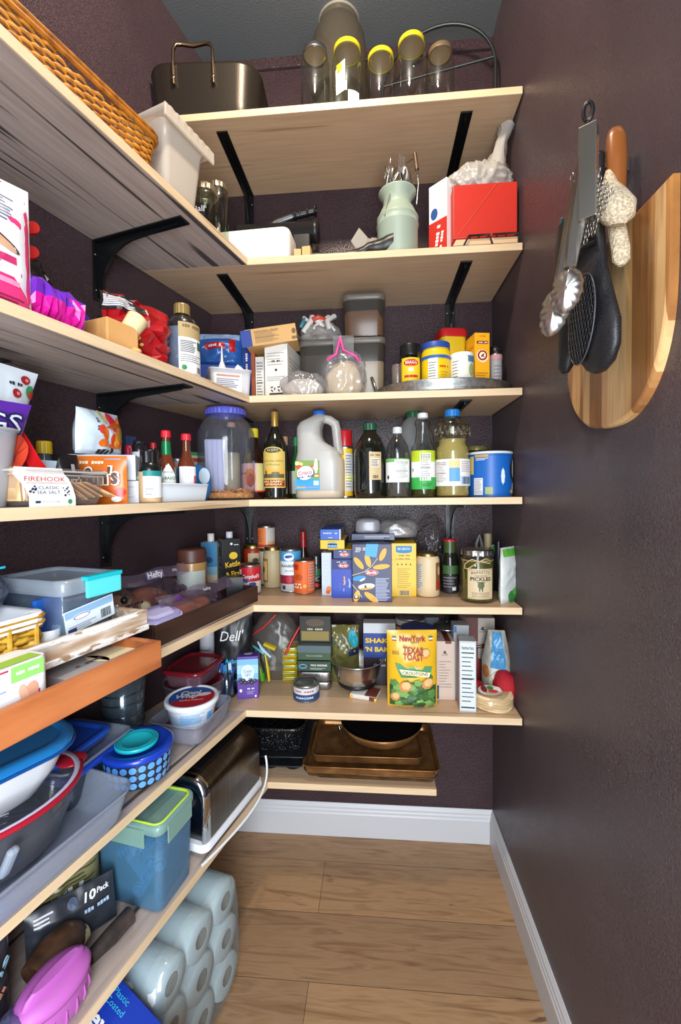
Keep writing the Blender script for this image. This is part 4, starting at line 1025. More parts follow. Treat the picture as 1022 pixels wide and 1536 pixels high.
# bright red foil bag with black corner
pR = lf(3, 233, .27); zR = top(lf(3, 240, .25), 462)
def fn(g, S):
    g.patch(S, -.085, -.012, zR*.72, zR*.97, P('1c1c1e', .4), .003, 10, 6); g.lines(S, -.08, -.018, zR*.93, zR*.76, 6, P('c8c8cc'), .003, .0045)
    for i, (a, b_) in enumerate(((-.04, .3), (-.03, .34), (-.05, .22), (-.035, .2), (-.02, .27))): g.disc(S, a, zR*b_, .004, .003, P('e6c46a'), .003)
bag('red_foil_bag', 'shiny red foil bag with black printed corner beside the clear bottle', lw((pR-L0).dot(DV)+.0, .225, ZS[3]), LROT-.15, .15, zR, .08, P('a8141c', .24), fn, 8, wr=.05, facet=.16)
# tortilla roll
pR = lf(3, 208, .292); g = G()
g.M = Matrix.Rotation(-.5, 4, 'Y')
g.lathe([(0, -.042), (.010, -.042), (.017, -.02), (.02, .02), (.021, .03), (.017, .032), (.012, 0), (0, 0)], P('e2cf9e', .8, bump=.2, scale=200), 20)
o = g.b('wafer_roll', None, lw((pR-L0).dot(DV), .272, ZS[3]+.052), (0, PI/2-.5, LROT-.3), 'pale rolled wafer between the kraft box and red foil bag', 'wafer')
g = G(); g.ball((0, 0, .006), (.014, .01, .007), P('cfa868', .8, bump=.2)); g.b('snack_crumb', None, lw((pR-L0).dot(DV)+.004, .286, ZS[3]), 0, 'small tan crumb of snack under the wafer roll', 'snack')
# clear bottle with gold cap and beige white label
p = lf(3, 275, .252); r = wd(24.5, p); h = top(p, 458)
prof = [(r*.9, .001), (r, .008), (r, h*.62), (r*.98, h*.70), (r*.85, h*.78), (r*.5, h*.84), (r*.42, h*.86), (r*.42, h*.92)]
def fn(g, S):
    u0, u1 = -r*.15, r*1.45
    g.patch(S, u0, u1, h*.03, h*.5, WH, .001, 14); g.patch(S, u0, u1, h*.50, h*.70, P('b29a6c'), .001, 14); g.text(S, '~8', (u0+u1)/2, h*.65, .012, P('7a6238'), .0016, w=.045)
    g.patch(S, u1-.018, u1-.003, h*.36, h*.47, P('2a5a4a'), .0016, 4); g.lines(S, u0+.004, u1-.02, h*.46, h*.3, 7, INK, .0018, .0016); g.lines(S, u0+.004, u1-.004, h*.28, h*.17, 4, P('666666'), .0015, .0016); g.bars(S, u1-.02, u1-.006, h*.05, h*.13, INK, .0016); g.disc(S, u0+.012, h*.1, .006, .006, GRN, .0016)
bottle('syrup_bottle', 'large clear plastic bottle with gold cap and beige-white label', 'bottle', p, .35, prof, thin('dfe4ec', .6, .12, .06), (r*.46, h*.86, h, P('b59a62', .35, .6)), (h*.66, thin('d6dde8', .4, .1, .3, .55, 'a8b4c4')), fn, flat=.8)
# ================================================================== fourth shelf, back: oils and vinegars
DARKG = P('10130e', .08, spec=.7, coat=.5); BROWNG = P('2a120a', .08, coat=.5)
FL = .262
def w2(px, p): return wd(px, p)/2
# tall balsamic bottle
p = bk(4, 414, .255); r = w2(35, p); h = top(p, 618)
prof = [(r*.9, .001), (r*.96, .004), (r*.9, h*.05), (r*.92, h*.10), (r, h*.16), (r, h*.58), (r*.94, h*.63), (r*.72, h*.70), (r*.42, h*.76), (r*.28, h*.81), (r*.25, h*.93)]
def fn(g, S):
    LB = P('cfb45c', .5); u = r*1.15
    g.patch(S, -u, u, h*.13, h*.54, LB, .0006, 14); g.disc(S, 0, h*.54, u*.8, h*.05, LB, .0007); g.patch(S, -u*.92, u*.92, h*.145, h*.22, P('8a1f16'), .001, 12); g.disc(S, 0, h*.55, u*.55, h*.028, P('3a3524'), .0012); g.text(S, 'ACETO', 0, h*.55, .010, P('e8d8a0'), .0016)
    g.text(S, 'BALSAMIC', 0, h*.20, .0085, P('f2d890'), .0015, w=u*1.6, bold=.02); g.text(S, 'VINEGAR', 0, h*.168, .0085, P('f2d890'), .0015, w=u*1.4, bold=.02)
    g.text(S, 'ACETO BALSAMICO', 0, h*.43, .007, P('6a5420'), w=u*1.7); g.text(S, 'di Modena', 0, h*.39, .007, P('6a5420'), w=u)
    g.patch(S, -u*.9, u*.9, h*.24, h*.285, P('5f5638'), .001, 12); g.disc(S, -u*.55, h*.29, .003, .010, P('3d3a22'), .0012); g.disc(S, u*.2, h*.295, .012, .004, P('6e6340'), .0012); g.patch(S, -u*.9, u*.9, h*.285, h*.34, P('dba84a'), .0008, 12)
bottle('vinegar_bottle', 'tall dark balsamic vinegar bottle with gold neck foil and cream label', 'bottle', p, 0, prof, DARKG, (r*.31, h*.83, h, P('b9954a', .35, .6)), None, fn, capribs=False)
# bottles behind
p = bk(4, 382, .20); r = w2(38, p); h = top(p, 643)
prof = [(r*.94, .001), (r, .005), (r, h*.52), (r*.95, h*.58), (r*.6, h*.68), (r*.36, h*.76), (r*.3, h*.9)]
def fn(g, S):
    g.patch(S, -.05, .02, h*.12, h*.5, P('d8a8a4'), .0006, 14); g.patch(S, .02, .045, h*.12, h*.5, P('c9c07a'), .0006, 6); g.disc(S, -.002, h*.30, .018, h*.13, P('d8752a'), .001); g.disc(S, -.0, h*.27, .011, h*.09, P('a8321c'), .0014); g.patch(S, -.05, .045, h*.10, h*.12, RED, .001, 14); g.text(S, '~8', -.026, h*.36, .010, P('a04a30'), w=.03)
bottle('teriyaki_bottle', 'dark sauce bottle with yellow cap and pink-orange label behind the big pretzel jar', 'bottle', p, 0, prof, BROWNG, (r*.36, h*.87, h, P('ddc81e', .4)), None, fn)
for px, d, wp, py, gm, cm, lb, lc in ((429, .16, 16, 655, BROWNG, P('b98a68', .6), 'brown sauce bottle with tan cap just right of the balsamic bottle', 'b9b2a0'), (445, .15, 14, 656, P('1c5a2c', .15), P('188a4a', .4), 'slim green bottle with green cap between balsamic bottle and oil jug', 'dcdcd0'), (437, .06, 20, 690, BROWNG, P('2a1a14', .4), 'short dark brown bottle far back between balsamic and green bottles', '9a6a4a')):
    p = bk(4, px, d); r = w2(wp, p); h = top(p, py)
    prof = [(r*.94, .001), (r, .005), (r, h*.55), (r*.9, h*.62), (r*.5, h*.74), (r*.4, h*.88)]
    bottle('sauce_bottle', lb, 'bottle', p, 0, prof, gm, (r*.5, h*.86, h, cm), None, lambda g, S: g.patch(S, -r*1.2, r*.5, h*.08, h*.45, P(lc), .0006, 8) and None)
# oil jug
p = bk(4, 482, .22); r = w2(76, bk(4, 482, .29)); h = top(bk(4, 482, .24), 615); dj = .125
JUG = thin('f2f0ec', .45, .10, .25, .46, 'e8e6e0')
t = TH('oil_jug', 'large translucent jug with blue cap, handle and a little oil, gallon size', 'jug', p, 0)
W_ = r*2; g = G()
# body with handle opening: outline in X-Z, built as a left body column, a handle bar and a lower body
lo = [rr(W_*.94, dj*.92, .03, .001, 6), rr(W_*.99, dj, .035, .008, 6), rr(W_, dj, .035, h*.30, 6), rr(W_, dj, .035, h*.40, 6), rr(W_*.985, dj*.98, .035, h*.44, 6)]
OIL_L = .055
def sec(z, x0, x1, dq, rad): return rr(x1-x0, dj*dq, rad, z, 6, (x0+x1)/2, 0)
up = [sec(h*.47, -W_*.47, W_*.44, .97, .03), sec(h*.52, -W_*.45, W_*.40, .95, .028)]
g.loft(lo+up, JUG, True, False)
# upper body column (left) and neck
colm = [sec(h*.52, -W_*.45, W_*.40, .95, .028), sec(h*.56, -W_*.45, W_*.33, .93, .028), sec(h*.64, -W_*.45, W_*.10, .90, .026), sec(h*.72, -W_*.46, W_*.03, .88, .026), sec(h*.80, -W_*.455, W_*.02, .85, .024), sec(h*.86, -W_*.40, W_*.05, .75, .022), sec(h*.90, -W_*.28, W_*.12, .6, .02), sec(h*.935, -W_*.17, W_*.10, .42, .018), sec(h*.955, -W_*.13, W_*.10, .3, .016)]
g.loft(colm, JUG, False, True)
hd = [(W_*.06, 0, h*.915), (W_*.20, 0, h*.895), (W_*.31, 0, h*.85), (W_*.335, 0, h*.78), (W_*.35, 0, h*.68), (W_*.37, 0, h*.58), (W_*.38, 0, h*.50)]
g.b('jug_body', t)
g = G(); g.tube(hd, [.014, .015, .0155, .0155, .0155, .016, .017], JUG, 14, flat=.9); g.b('handle', t)
g = G(); g.lathe([(.019, h*.945), (.019, h*.995), (.017, h), (0, h)], P('1a5fc0', .4), 24, x=-W_*.02); g.b('cap', t); 
g = G(); g.loft([rr(W_*.92, dj*.9, .03, .004, 6), rr(W_*.965, dj*.965, .033, .01, 6), rr(W_*.975, dj*.975, .033, h*.085, 6)], P('e0b83c', .3), True, True); g.b('oil', t)
g = G(); F = front(-dj*.502); u0, u1 = -W_*.46, W_*.03
g.patch(F, u0, u1, h*.10, h*.42, P('2196d0'), .001); g.patch(F, u0, u1, h*.22, h*.42, P('7a9a3a'), .0014)
rd = random.Random(2)
for i in range(26): g.disc(F, u0+.006+(u1-u0-.012)*rd.random(), h*(.25+.15*rd.random()), .003+.005*rd.random(), .003+.004*rd.random(), P(rd.choice(['b8c86a', 'd8622a', 'e8dca0', '5a7a2a', 'c9402a'])), .0017+.0001*i, 10, k=1)
g.disc(F, (u0+u1)/2-.006, h*.285, .024, .020, P('eef2f6'), .005, rot=.3); g.text(F, 'Crisco', (u0+u1)/2-.006, h*.285, .017, P('c8202a'), .0058, bold=.02, w=.040, rot=.15)
g.poly(F, [((u0+u1)/2-.03, h*.22), ((u0+u1)/2+.02, h*.25), ((u0+u1)/2+.02, h*.27), ((u0+u1)/2-.03, h*.235)], P('1b4f9a'), .0056); g.text(F, '~10', (u0+u1)/2-.004, h*.245, .007, WH, .006, w=.036, rot=.32)
g.patch(F, u0+.004, u0+.03, h*.12, h*.135, P('f09a2a'), .0016); g.patch(F, u0+.03, u1-.004, h*.12, h*.135, P('8a8ac0'), .0016); g.patch(F, u1-.018, u1-.003, h*.15, h*.2, P('bfe0f0'), .0016)
g.disc(F, u1-.010, h*.36, .0055, .022, P('e8e8e0'), .0052)
g.b('label', t)
# spray can
p = bk(4, 518, .19); r = w2(24, p); h = top(p, 646)
def fn(g, S): g.patch(S, -.004, .03, h*.1, h*.66, P('ccc9c4'), .0008, 6); g.lines(S, -.003, .018, h*.64, h*.15, 12, INK, .0018, .0014); g.patch(S, -.004, .03, h*.25, h*.35, P('dcdc9a'), .0012, 6)
t = can('cooking_spray', 'yellow cooking spray can with red cap right of the oil jug', 'spray can', p, .3, r, h*.76, P('e6bb1c', .35), fn)
g = G(); g.lathe([(r*.97, h*.765), (r*.97, h*.98), (r*.9, h), (0, h)], P('b81820', .3), 28); g.b('cap', t)
# dark olive oil bottle
p = bk(4, 556, .235); r = w2(48, p); h = top(p, 635)
prof = [(r*.9, .001), (r*.97, .006), (r, h*.12), (r, h*.60), (r*.93, h*.68), (r*.66, h*.80), (r*.40, h*.87), (r*.36, h*.93)]
def fn(g, S): g.patch(S, r*-.05, r*.72, h*.24, h*.60, P('c9b286'), .0008, 8); g.patch(S, r*.06, r*.58, h*.40, h*.52, P('dcd4c4'), .0014, 4); g.lines(S, r*.08, r*.56, h*.51, h*.41, 5, INK, .0015, .002); g.text(S, '~8', r*.33, h*.56, .007, P('5a4420')); g.bars(S, r*.16, r*.5, h*.26, h*.30, INK)
bottle('olive_oil_bottle', 'wide dark green olive oil bottle with green cap and small tan back label', 'bottle', p, 0, prof, DARKG, (r*.42, h*.90, h, P('1c4f34', .4)), None, fn)
# clear vinegar
def clearb(px, d, wp, py, prof_, capc, liq, fn, name, label, capw=.34, caph=.92, gl=None):
    p = bk(4, px, d); r = w2(wp, p); h = top(p, py)
    return bottle(name, label, 'bottle', p, 0, [(r*a, h*b if b else .001) for a, b in prof_], gl or thin('e4e6e4', .6, .1, .08), (r*capw, h*caph, h, P(capc, .45)), (h*liq[0], thin(liq[1], .3, .05, .1, .10, liq[1])), (lambda g, S: fn(g, S, r, h)))
def f(g, S, r, h):
    g.patch(S, -r*1.3, r*1.2, h*.22, h*.55, WH, .0006, 14); g.patch(S, -r*1.3, -r*.3, h*.50, h*.55, P('6fae5a'), .001, 8); g.patch(S, -r*1.3, r*1.2, h*.535, h*.55, P('6fae5a'), .001, 14); g.nutri(S, -r*.25, r*.95, h*.25, h*.52, ink=INK); g.disc(S, -r*.9, h*.29, .004, .006, INK)
clearb(597, .25, 36, 641, [(.93, 0), (1, .03), (1, .55), (.98, .64), (.86, .74), (.55, .84), (.36, .88), (.34, .94)], 'e0e0e2', (.45, 'e8e4e0', .35), f, 'white_vinegar_bottle', 'clear round-shouldered vinegar bottle with white cap and green topped label', .37, .91)
p = bk(4, 622, .10); r = w2(58, p); h = top(p, 618)
t = bottle('water_jug', 'large frosted jug with green cap standing behind the clear vinegar bottles', 'jug', p, 0, [(r*.95, .001), (r, .01), (r, h*.6), (r*.95, h*.72), (r*.6, h*.88), (r*.36, h*.93), (r*.34, h*.96)], thin('c9c9c9', .4, .1, .25, .5, 'a5a5a5'), (r*.40, h*.93, h, P('1c5f3a', .4)), None)
def f(g, S, r, h):
    g.patch(S, -r*1.3, r*1.3, h*.10, h*.24, P('35a648'), .0006, 14); g.patch(S, -r*1.3, r*1.3, h*.24, h*.42, WH, .0006, 14); g.patch(S, -r*1.3, r*1.3, h*.42, h*.55, P('b8cc28'), .0006, 14); g.nutri(S, -r*.35, r*.55, h*.20, h*.52, WH); g.text(S, 'n', -r*1.0, h*.33, .02, INK); g.lines(S, -r*.2, r*.7, h*.17, h*.13, 2, INK)
clearb(635, .25, 37, 620, [(.9, 0), (.97, .02), (.97, .1), (.97, .5), (.93, .58), (.66, .68), (.58, .74), (.54, .82), (.66, .87), (.64, .91), (.36, .94)], 'e4e4e6', (.12, 'b9c24a', .5), f, 'green_band_bottle', 'clear bottle with white cap and bright green and white banded label', .40, .94)
# ribbed oil bottle with blue cap
p = bk(4, 679, .245); r = w2(50, p); h = top(p, 615)
prof = []
for z, q in ((0, .93), (.03, 1), (.1, .97), (.12, 1), (.4, 1), (.46, .98), (.5, 1), (.56, .97), (.60, .82), (.64, .80), (.67, .90), (.72, 1.0), (.80, 1.02), (.85, .94), (.89, .7), (.92, .42), (.94, .38)): prof.append((r*q, h*z or .001))
def f(g, S):
    g.patch(S, -r*1.4, r*1.2, h*.13, h*.43, P('e8e4de'), .0006, 16); g.nutri(S, -r*1.35, -r*.45, h*.15, h*.41); g.patch(S, -r*.35, r*.25, h*.18, h*.33, P('5c9ccc'), .001, 6); g.patch(S, -r*.35, r*.25, h*.33, h*.42, P('d8c890'), .001, 6); g.lines(S, r*.35, r*1.05, h*.41, h*.28, 6, P('9a6a6a'), .0014); g.patch(S, r*.25, r*1.2, h*.14, h*.24, P('b9d2e8'), .0009, 6); g.bars(S, r*.4, r*1.05, h*.15, h*.23, INK)
t = bottle('vegetable_oil_bottle', 'ribbed clear oil bottle with bright blue cap, knobbly top and pale gold oil', 'bottle', p, 0, prof, thin('f6f2dc', .5, .1, .06), (r*.43, h*.92, h, P('1d78c8', .4)), (h*.66, thin('f2eabc', .3, .05, .1, .38, 'eee4ac')), f)
g = G(); S = cyl(lambda v: r*1.015)
for i in range(18):
    for j in range(2): g.tube([S(2*PI*r*(i+.5*j)/18+.004*((-1)**k_), h*(.70+.05*j+.012*k_), .0) for k_ in range(5)], .0012, thin('f4f0d8', .8, .3, .1), 5)
g.b('embossed_band', t)
p = bk(4, 715, .12); r = w2(34, p); h = top(p, 670)
jar('gold_lid_jar', 'dark jar with greenish gold lid hidden behind the blue canister', 'jar', p, 0, r, h, .95, P('9a9458', .35, .6), .014, glass=P('1c1a16', .2), shoulder=.08)
p = bk(4, 735, .225); r = w2(63, p); h = top(p, 679)
def fn(g, S):
    g.patch(S, -r*1.0, -r*.55, h*.05, h*.42, P('d8d8dc'), .001, 6); g.lines(S, -r*.97, -r*.58, h*.40, h*.08, 10, P('8a8a90'), .0014, .0014); g.patch(S, -r*.95, -r*.3, h*.87, h*.93, P('b99a52'), .001, 8); g.lines(S, -r*.9, -r*.3, h*.86, h*.8, 2, WH, .0014)
    g.patch(S, -r*1.3, -r*1.02, h*.5, h*.9, P('c9b46a'), .001, 4); g.patch(S, -r*.45, -r*.12, h*.06, h*.22, P('9aa66a'), .001, 5); g.disc(S, r*.35, h*.45, r*.10, h*.17, P('d8e2f2'), .001, shape=lambda a: 1+.12*cos(8*a))
    g.disc(S, r*1.0, h*.60, r*.22, h*.22, P('0e1830'), .001); g.disc(S, r*1.1, h*.62, r*.1, h*.2, WH, .0014); g.disc(S, r*1.15, h*.2, r*.15, h*.12, P('e0e6ee'), .001); g.disc(S, r*.95, h*.12, r*.16, h*.05, P('dcae5a'), .0014)
t = can('blue_canister', 'wide bright blue canister with white lid at the right end of the bottle shelf', 'canister', p, 0, r, h*.955, P('1560b4', .4), fn, lidm=P('1560b4', .4))
g = G(); g.lathe([(r*1.03, h*.945), (r*1.03, h*.99), (r*.98, h), (0, h*.995)], P('ccd4da', .4), 32); g.b('lid', t)

# ================================================================== fourth shelf, corner and left board
# huge clear jar
p = fb(4, 341, 752, 0) if 0 else lf(4, 341, .215); r = w2(83, p)*1.0; h = top(p, 614)
prof = [(r*.9, .001), (r, .012), (r, h*.72), (r*.97, h*.76), (r*.80, h*.86), (r*.64, h*.90), (r*.64, h*.97)]
t = TH('pretzel_jar', 'huge clear plastic jar with violet-blue lid and orange snacks in the bottom', 'jar', p, 0)
g = G(); g.lathe([(0, .003)]+prof, thin('e6e8f2', .7, .07, .08, .05, 'dfe2f0'), 40); g.b('jar_body', t)
g = G(); g.lathe([(r*.70, h*.925), (r*.70, h*.985), (r*.66, h), (0, h)], P('5b5fc4', .4), 36); ribbed(g, r*.715, h*.93, h*.98, P('5b5fc4', .4), 60); g.b('lid', t)
OR = texmat('orange_snack', (80, 80, 80), [(.35, 'c87018'), (.5, 'ec9830'), (.7, 'f8bc58')], .6, bump=.5, dist=.01)
g = G(); rd = random.Random(5)
for i in range(46):
    a = rd.random()*6.28; q = r*.78*math.sqrt(rd.random()); zz = .014+rd.random()*.014
    g.tube([(q*cos(a)+x*cos(a*7+1), q*sin(a)+x*sin(a*7+1), zz+.004*abs(x)/.012) for x in (-.014, -.005, .005, .014)], .0045, OR, 6, flat=.6)
g.lathe([(0, .005), (r*.95, .006), (r*.96, .020), (0, .022)], OR, 30)
o = g.b('orange_snacks', t); o['kind'] = 'stuff'
g = G(); g.M = Matrix.Rotation(.06, 4, 'X'); g.cbox(.062, .02, h*.58, P('d6d6e6', .5), .004)
for i in range(4): g.box(-.022+.014*i, -.021+.014*i, -.0112, -.010, .005, h*.57, P('a9a9c4', .5))
g.b('white_packet', None, Vector(p)+Vector((-.030, .0, .024)), .1, 'pale lilac-white packet standing inside the huge clear jar', 'packet')
hb = h*.76
bottle('inner_bottle', 'slim cream-filled bottle standing inside the huge clear jar', 'bottle', Vector(p)+Vector((.018, -.005, .024)), 0, [(.021, .001), (.024, .004), (.024, hb*.56), (.02, hb*.66), (.012, hb*.78), (.011, hb*.96)], thin('e8e8e0', .6, .12, .1), (.012, hb*.93, hb, P('b48a6c', .5)), (hb*.56, P('cfc6a6', .6)), None)
# tray with hot sauces
pa = lf(4, 242, .275); pb2 = lf(4, 312, .275); sa, sb = (pa-L0).dot(DV), (pb2-L0).dot(DV)
tw = sa-sb; hT4 = top(lf(4, 270, .28), 727)
t = TH('white_tray', 'small glossy white ceramic tray holding the hot sauce bottles', 'tray', lw((sa+sb)/2, .225, ZS[4]), LROT)
g = G(); rrtub(g, tw*.94, .10, tw, .11, hT4, .008, P('dfe6ec', .25), .001, wall=.003); g.b('tray_body', t)
HOT = P('7a2c1c', .2, alpha=1); 
def hot(px, n, wp, py, capc, label, fn, liq='66301c', neckc=None, k=4, dz=.004, name='hot_sauce_bottle', capf=.90, pf=None, gl=None):
    p = lf(k, px, n, dz); r = w2(wp, p); h = top(p, py)
    pr_ = pf or [(.93, 0), (1, .03), (1, .46), (.92, .54), (.66, .62), (.5, .70), (.45, .78), (.43, .9)]
    t = bottle(name, label, 'bottle', p, LROT*.5, [(r*a, h*b or .001) for a, b in pr_], gl or P(liq, .08, coat=.3), (r*pr_[-1][0]*1.25, h*capf, h, P(capc, .4)), None, lambda g, S: fn(g, S, r, h))
    if neckc:
        g = G(); g.lathe([(r*.66, h*.60), (r*.56, h*.68), (r*.52, h*.84)], P(neckc, .3, .3), 24); g.b('neck_foil', t)
    return t
def f(g, S, r, h):
    for i in range(12): q = 1-i/12; g.patch(S, -r*1.15*q, r*1.15*q, h*(.30+.018*i), h*(.318+.018*i)+.0002, WH, .001, 8)
    g.patch(S, -r*1.15, r*1.15, h*.18, h*.30, WH, .001, 10)
    g.text(S, 'TABASCO', 0, h*.315, .010, P('1c6a3c'), .0024, w=r*1.9, bold=.02); g.text(S, 'BRAND', 0, h*.40, .006, P('1c6a3c'), .0024)
hot(251, .248, 25, 646, 'd41a2c', 'hot sauce bottle with red cap, green foil neck and white diamond label', f, neckc='147a4a')
def f(g, S, r, h): g.patch(S, -r*1.1, r*1.1, h*.16, h*.50, P('e6e8ee'), .0008, 12); g.lines(S, -r*.7, r*.5, h*.47, h*.30, 6, P('8a90a0'), .0016); g.patch(S, r*.6, r*1.0, h*.25, h*.36, P('c84a5a'), .0012, 3); g.patch(S, -r, r, h*.05, h*.1, P('6f86b8'), .001, 10)
hot(281, .245, 26, 651, 'd42034', 'second hot sauce bottle with red cap and plain white label', f)
def f(g, S, r, h): g.patch(S, -r*1.1, r*1.1, h*.2, h*.6, P('2a2a2a'), .0008, 8)
hot(232, .20, 15, 664, 'b4141e', 'small dark bottle with red cap behind the first hot sauce bottle', f, liq='1c1410')
p = lf(4, 300, .19); h = top(p, 690); g = G(); g.blob((.035, .02, h*.55), P('2a7fc4', .3), .25, 20, 3); S = front(-.022)
g.disc(S, .004, h*.6, .016, .022, P('cfe2f2'), .002); g.b('blue_packet', None, p, LROT*.6, 'blue and white crumpled packet behind the second hot sauce bottle', 'packet')
p = lf(4, 300, .10); h = top(p, 680); carton('striped_box', 'pale box with red and green striped top far behind the hot sauces', 'box', p, LROT*.6, .075, .05, h, P('cfc49a'), lambda g, F, R, L, T: (g.patch(F, -.037, .037, h*.80, h*.88, P('b4402a')), g.patch(F, -.037, .037, h*.93, h, P('3f8a5a'))) and None)
p = lf(4, 268, .16); h = top(p, 688); can('teal_can', 'small blue-teal can between the two hot sauce bottles', 'can', p, 0, .02, h, P('3a86b4', .3), lambda g, S: g.patch(S, -.02, .02, h*.8, h*.9, P('c87a5a'), .001, 6) and None)
# spice jars
def shaker(px, n, wp, py, body, capc, label, bandc=None, fill=None, capf=.72, labc='e2e4e6', name='spice_jar', tag_='spice jar'):
    p = lf(4, px, n); r = w2(wp, p); h = top(p, py)
    def fn(g, S):
        g.patch(S, -r*.9, r*.95, h*.10, h*.60, P(labc, .5), .0008, 10); g.lines(S, -r*.7, r*.0, h*.28, h*.14, 3, P('7a8090'), .0018, .0012)
        if bandc: g.patch(S, -r*.9, r*.95, h*.50, h*.60, P(bandc), .0014, 10)
    t = TH(name, label, tag_, p, LROT*.6)
    g = G(); g.lathe([(0, .001), (r*.95, .001), (r, .006), (r, h*capf-.004), (r*.9, h*capf)], body, 24); g.b('jar_body', t)
    g = G(); g.lathe([(r*1.02, h*capf-.004), (r*1.02, h*capf+.012), (r*.80, h*capf+.014), (r*.82, h*.97), (r*.76, h), (0, h)], P(capc, .25), 24); ribbed(g, r*.84, h*capf+.015, h*.96, P(capc, .25), 30); g.b('cap', t)
    g = G(); fn(g, cyl(r)); g.b('label', t); return t
shaker(226, .272, 32, 675, P('c9a880', .6), '121314', 'garlic powder jar with black cap and teal banded white label at the shelf edge', '147f7c', capf=.62)
shaker(211, .19, 20, 661, P('d8d8dc', .5), '1a1b20', 'white speckled spice shaker with black top behind the white boxes', None, capf=.84, labc='c2c4cc')
shaker(197, .16, 18, 668, P('8c1c38', .4), '9a1c34', 'dark red capped shaker behind the fruit snack pouch', None, capf=.7)
p = lf(4, 222, .235); h = top(p, 715); g = G(); g.lathe([(0, h-.008), (.032, h-.008), (.034, h-.004), (.034, h), (0, h)], P('9fc8b4', .35), 24); g.lathe([(0, .001), (.022, .001), (.024, h-.008)], P('8a4a34', .4), 24)
g.b('green_lid_jar', None, p, 0, 'brown jar with pale green flat lid behind the garlic powder jar', 'jar')
# two white boxes
def seg4(px0, n0, px1, n1):
    a, b_ = lf(4, px0, n0), lf(4, px1, n1); v = b_-a
    return (a+b_)/2, math.atan2(v.y, v.x), v.length
cA1, rA1, Lq = seg4(110, .150, 209, .250); hA = top(lf(4, 205, .25), 721)
backn = lambda c, r, q: Vector(c)+Vector((-sin(r), cos(r), 0))*q
def f(g, F, R, L, T): g.lines(F, -Lq*.0, Lq*.45, hA*.8, hA*.2, 4, P('b0b4c0'), .0014)
carton('white_box', 'plain white box at the shelf edge, lower of two stacked boxes', 'box', backn(cA1, rA1, .037), rA1, Lq, .07, hA, P('dfe2e8', .45), f)
hB2 = top(lf(4, 205, .25), 683)-hA
carton('white_box', 'long low white box stacked above the plain white box, behind the orange candy bag', 'box', backn(cA1, rA1, .040)+Vector((0, 0, hA+.001))+DV*.01, rA1, Lq*1.02, .075, hB2, P('d4dae4', .45), lambda g, F, R, L, T: (g.lines(F, -Lq*.4, Lq*.2, hB2*.9, hB2*.8, 1, P('6a8ac8'), .002), None)[1])
# fruit snack pouch standing on the white boxes
pF = lf(4, 150, .165); zF = ZS[4]+hA+hB2+.002; pF.z = zF; wF = .122; hF = top(pF, 617)
def fn(g, S):
    for (u, v, a, b_, c, rot) in ((.018, .75, .014, .022, 'd8223a', .3), (.032, .55, .012, .036, 'e8862a', -.35), (.027, .50, .009, .03, 'f0a83a', -.3), (.046, .52, .012, .018, 'a8c83a', .4), (-.018, .56, .008, .010, 'd8422a', .5), (-.008, .46, .008, .012, 'e06a1c', .2), (.012, .35, .006, .014, 'd4421c', 0), (-.014, .26, .012, .008, 'e8721c', .2), (0.018, .22, .022, .006, 'e06a2a', .1), (-.006, .86, .008, .014, 'cfc47a', 0), (.036, .35, .010, .02, 'e8862a', -.3)): g.disc(S, u, hF*v, a, b_, P(c, .35), .0025, 16, rot)
    for i in range(9): g.tube([S(.018+.003*i-.02*j, hF*(.75-.10*j), .0045) for j in (0, .5, 1, 1.5)], .0009, P('c85a14'), 4)
    g.text(S, '~5', -.026, hF*.66, .010, P('555a66'), .002, rot=-PI/2); g.text(S, '~3', -.012, hF*.06, .018, INK, .003, bold=.03); g.disc(S, .008, hF*.1, .004, .006, INK, .003)
pouch('fruit_snack_pouch', 'silvery white pouch printed with orange and red fruit, on top of the white boxes', 'pouch', pF, LROT+.1, wF, hF, .05, P('cfdde6', .25), fn, 5, ow=lambda V: 1-.15*max(0, V-.4), wr=.12)
p = lf(4, 190, .12); h = top(p, 655); carton('navy_box', 'dark navy box edge behind the fruit printed pouch', 'box', p, LROT, .03, .04, h, P('26365a'))
# orange candy bag
cM, rM, wM = seg4(100, .172, 192, .272); zM = top(lf(4, 190, .27), 684)
def fn(g, S):
    g.text(S, 'm&m\'s', .002, zM*.56, zM*.46, P('ecead8'), .009, bold=.09, w=wM*.80); g.text(S, 'm&m\'s', .002, zM*.56, zM*.46, P('4a1c10'), .012, bold=.035, w=wM*.74)
    g.text(S, '~12', -.012, zM*.86, .010, P('f2dcc0'), .002, w=wM*.6); g.lines(S, wM*.15, wM*.42, zM*.95, zM*.91, 1, P('7fa0d8'), .002, .002)
    for (u, v, c) in ((-.032, .22, '2a62b4'), (-.012, .2, '2c9a4c'), (.002, .2, 'd8c43a'), (.018, .23, 'c83a4a'), (.045, .24, 'd8301c')): g.disc(S, u, zM*v, .011, .009, P(c, .3), .0035)
    g.disc(S, wM*.34, zM*.10, .009, .006, WH, .0025)
pouch('candy_bag', 'bright orange candy bag with brown lettering behind the cracker tub', 'bag', cM, rM, wM, zM, .018, P('cf6a18', .28), fn, 9, wr=.05)
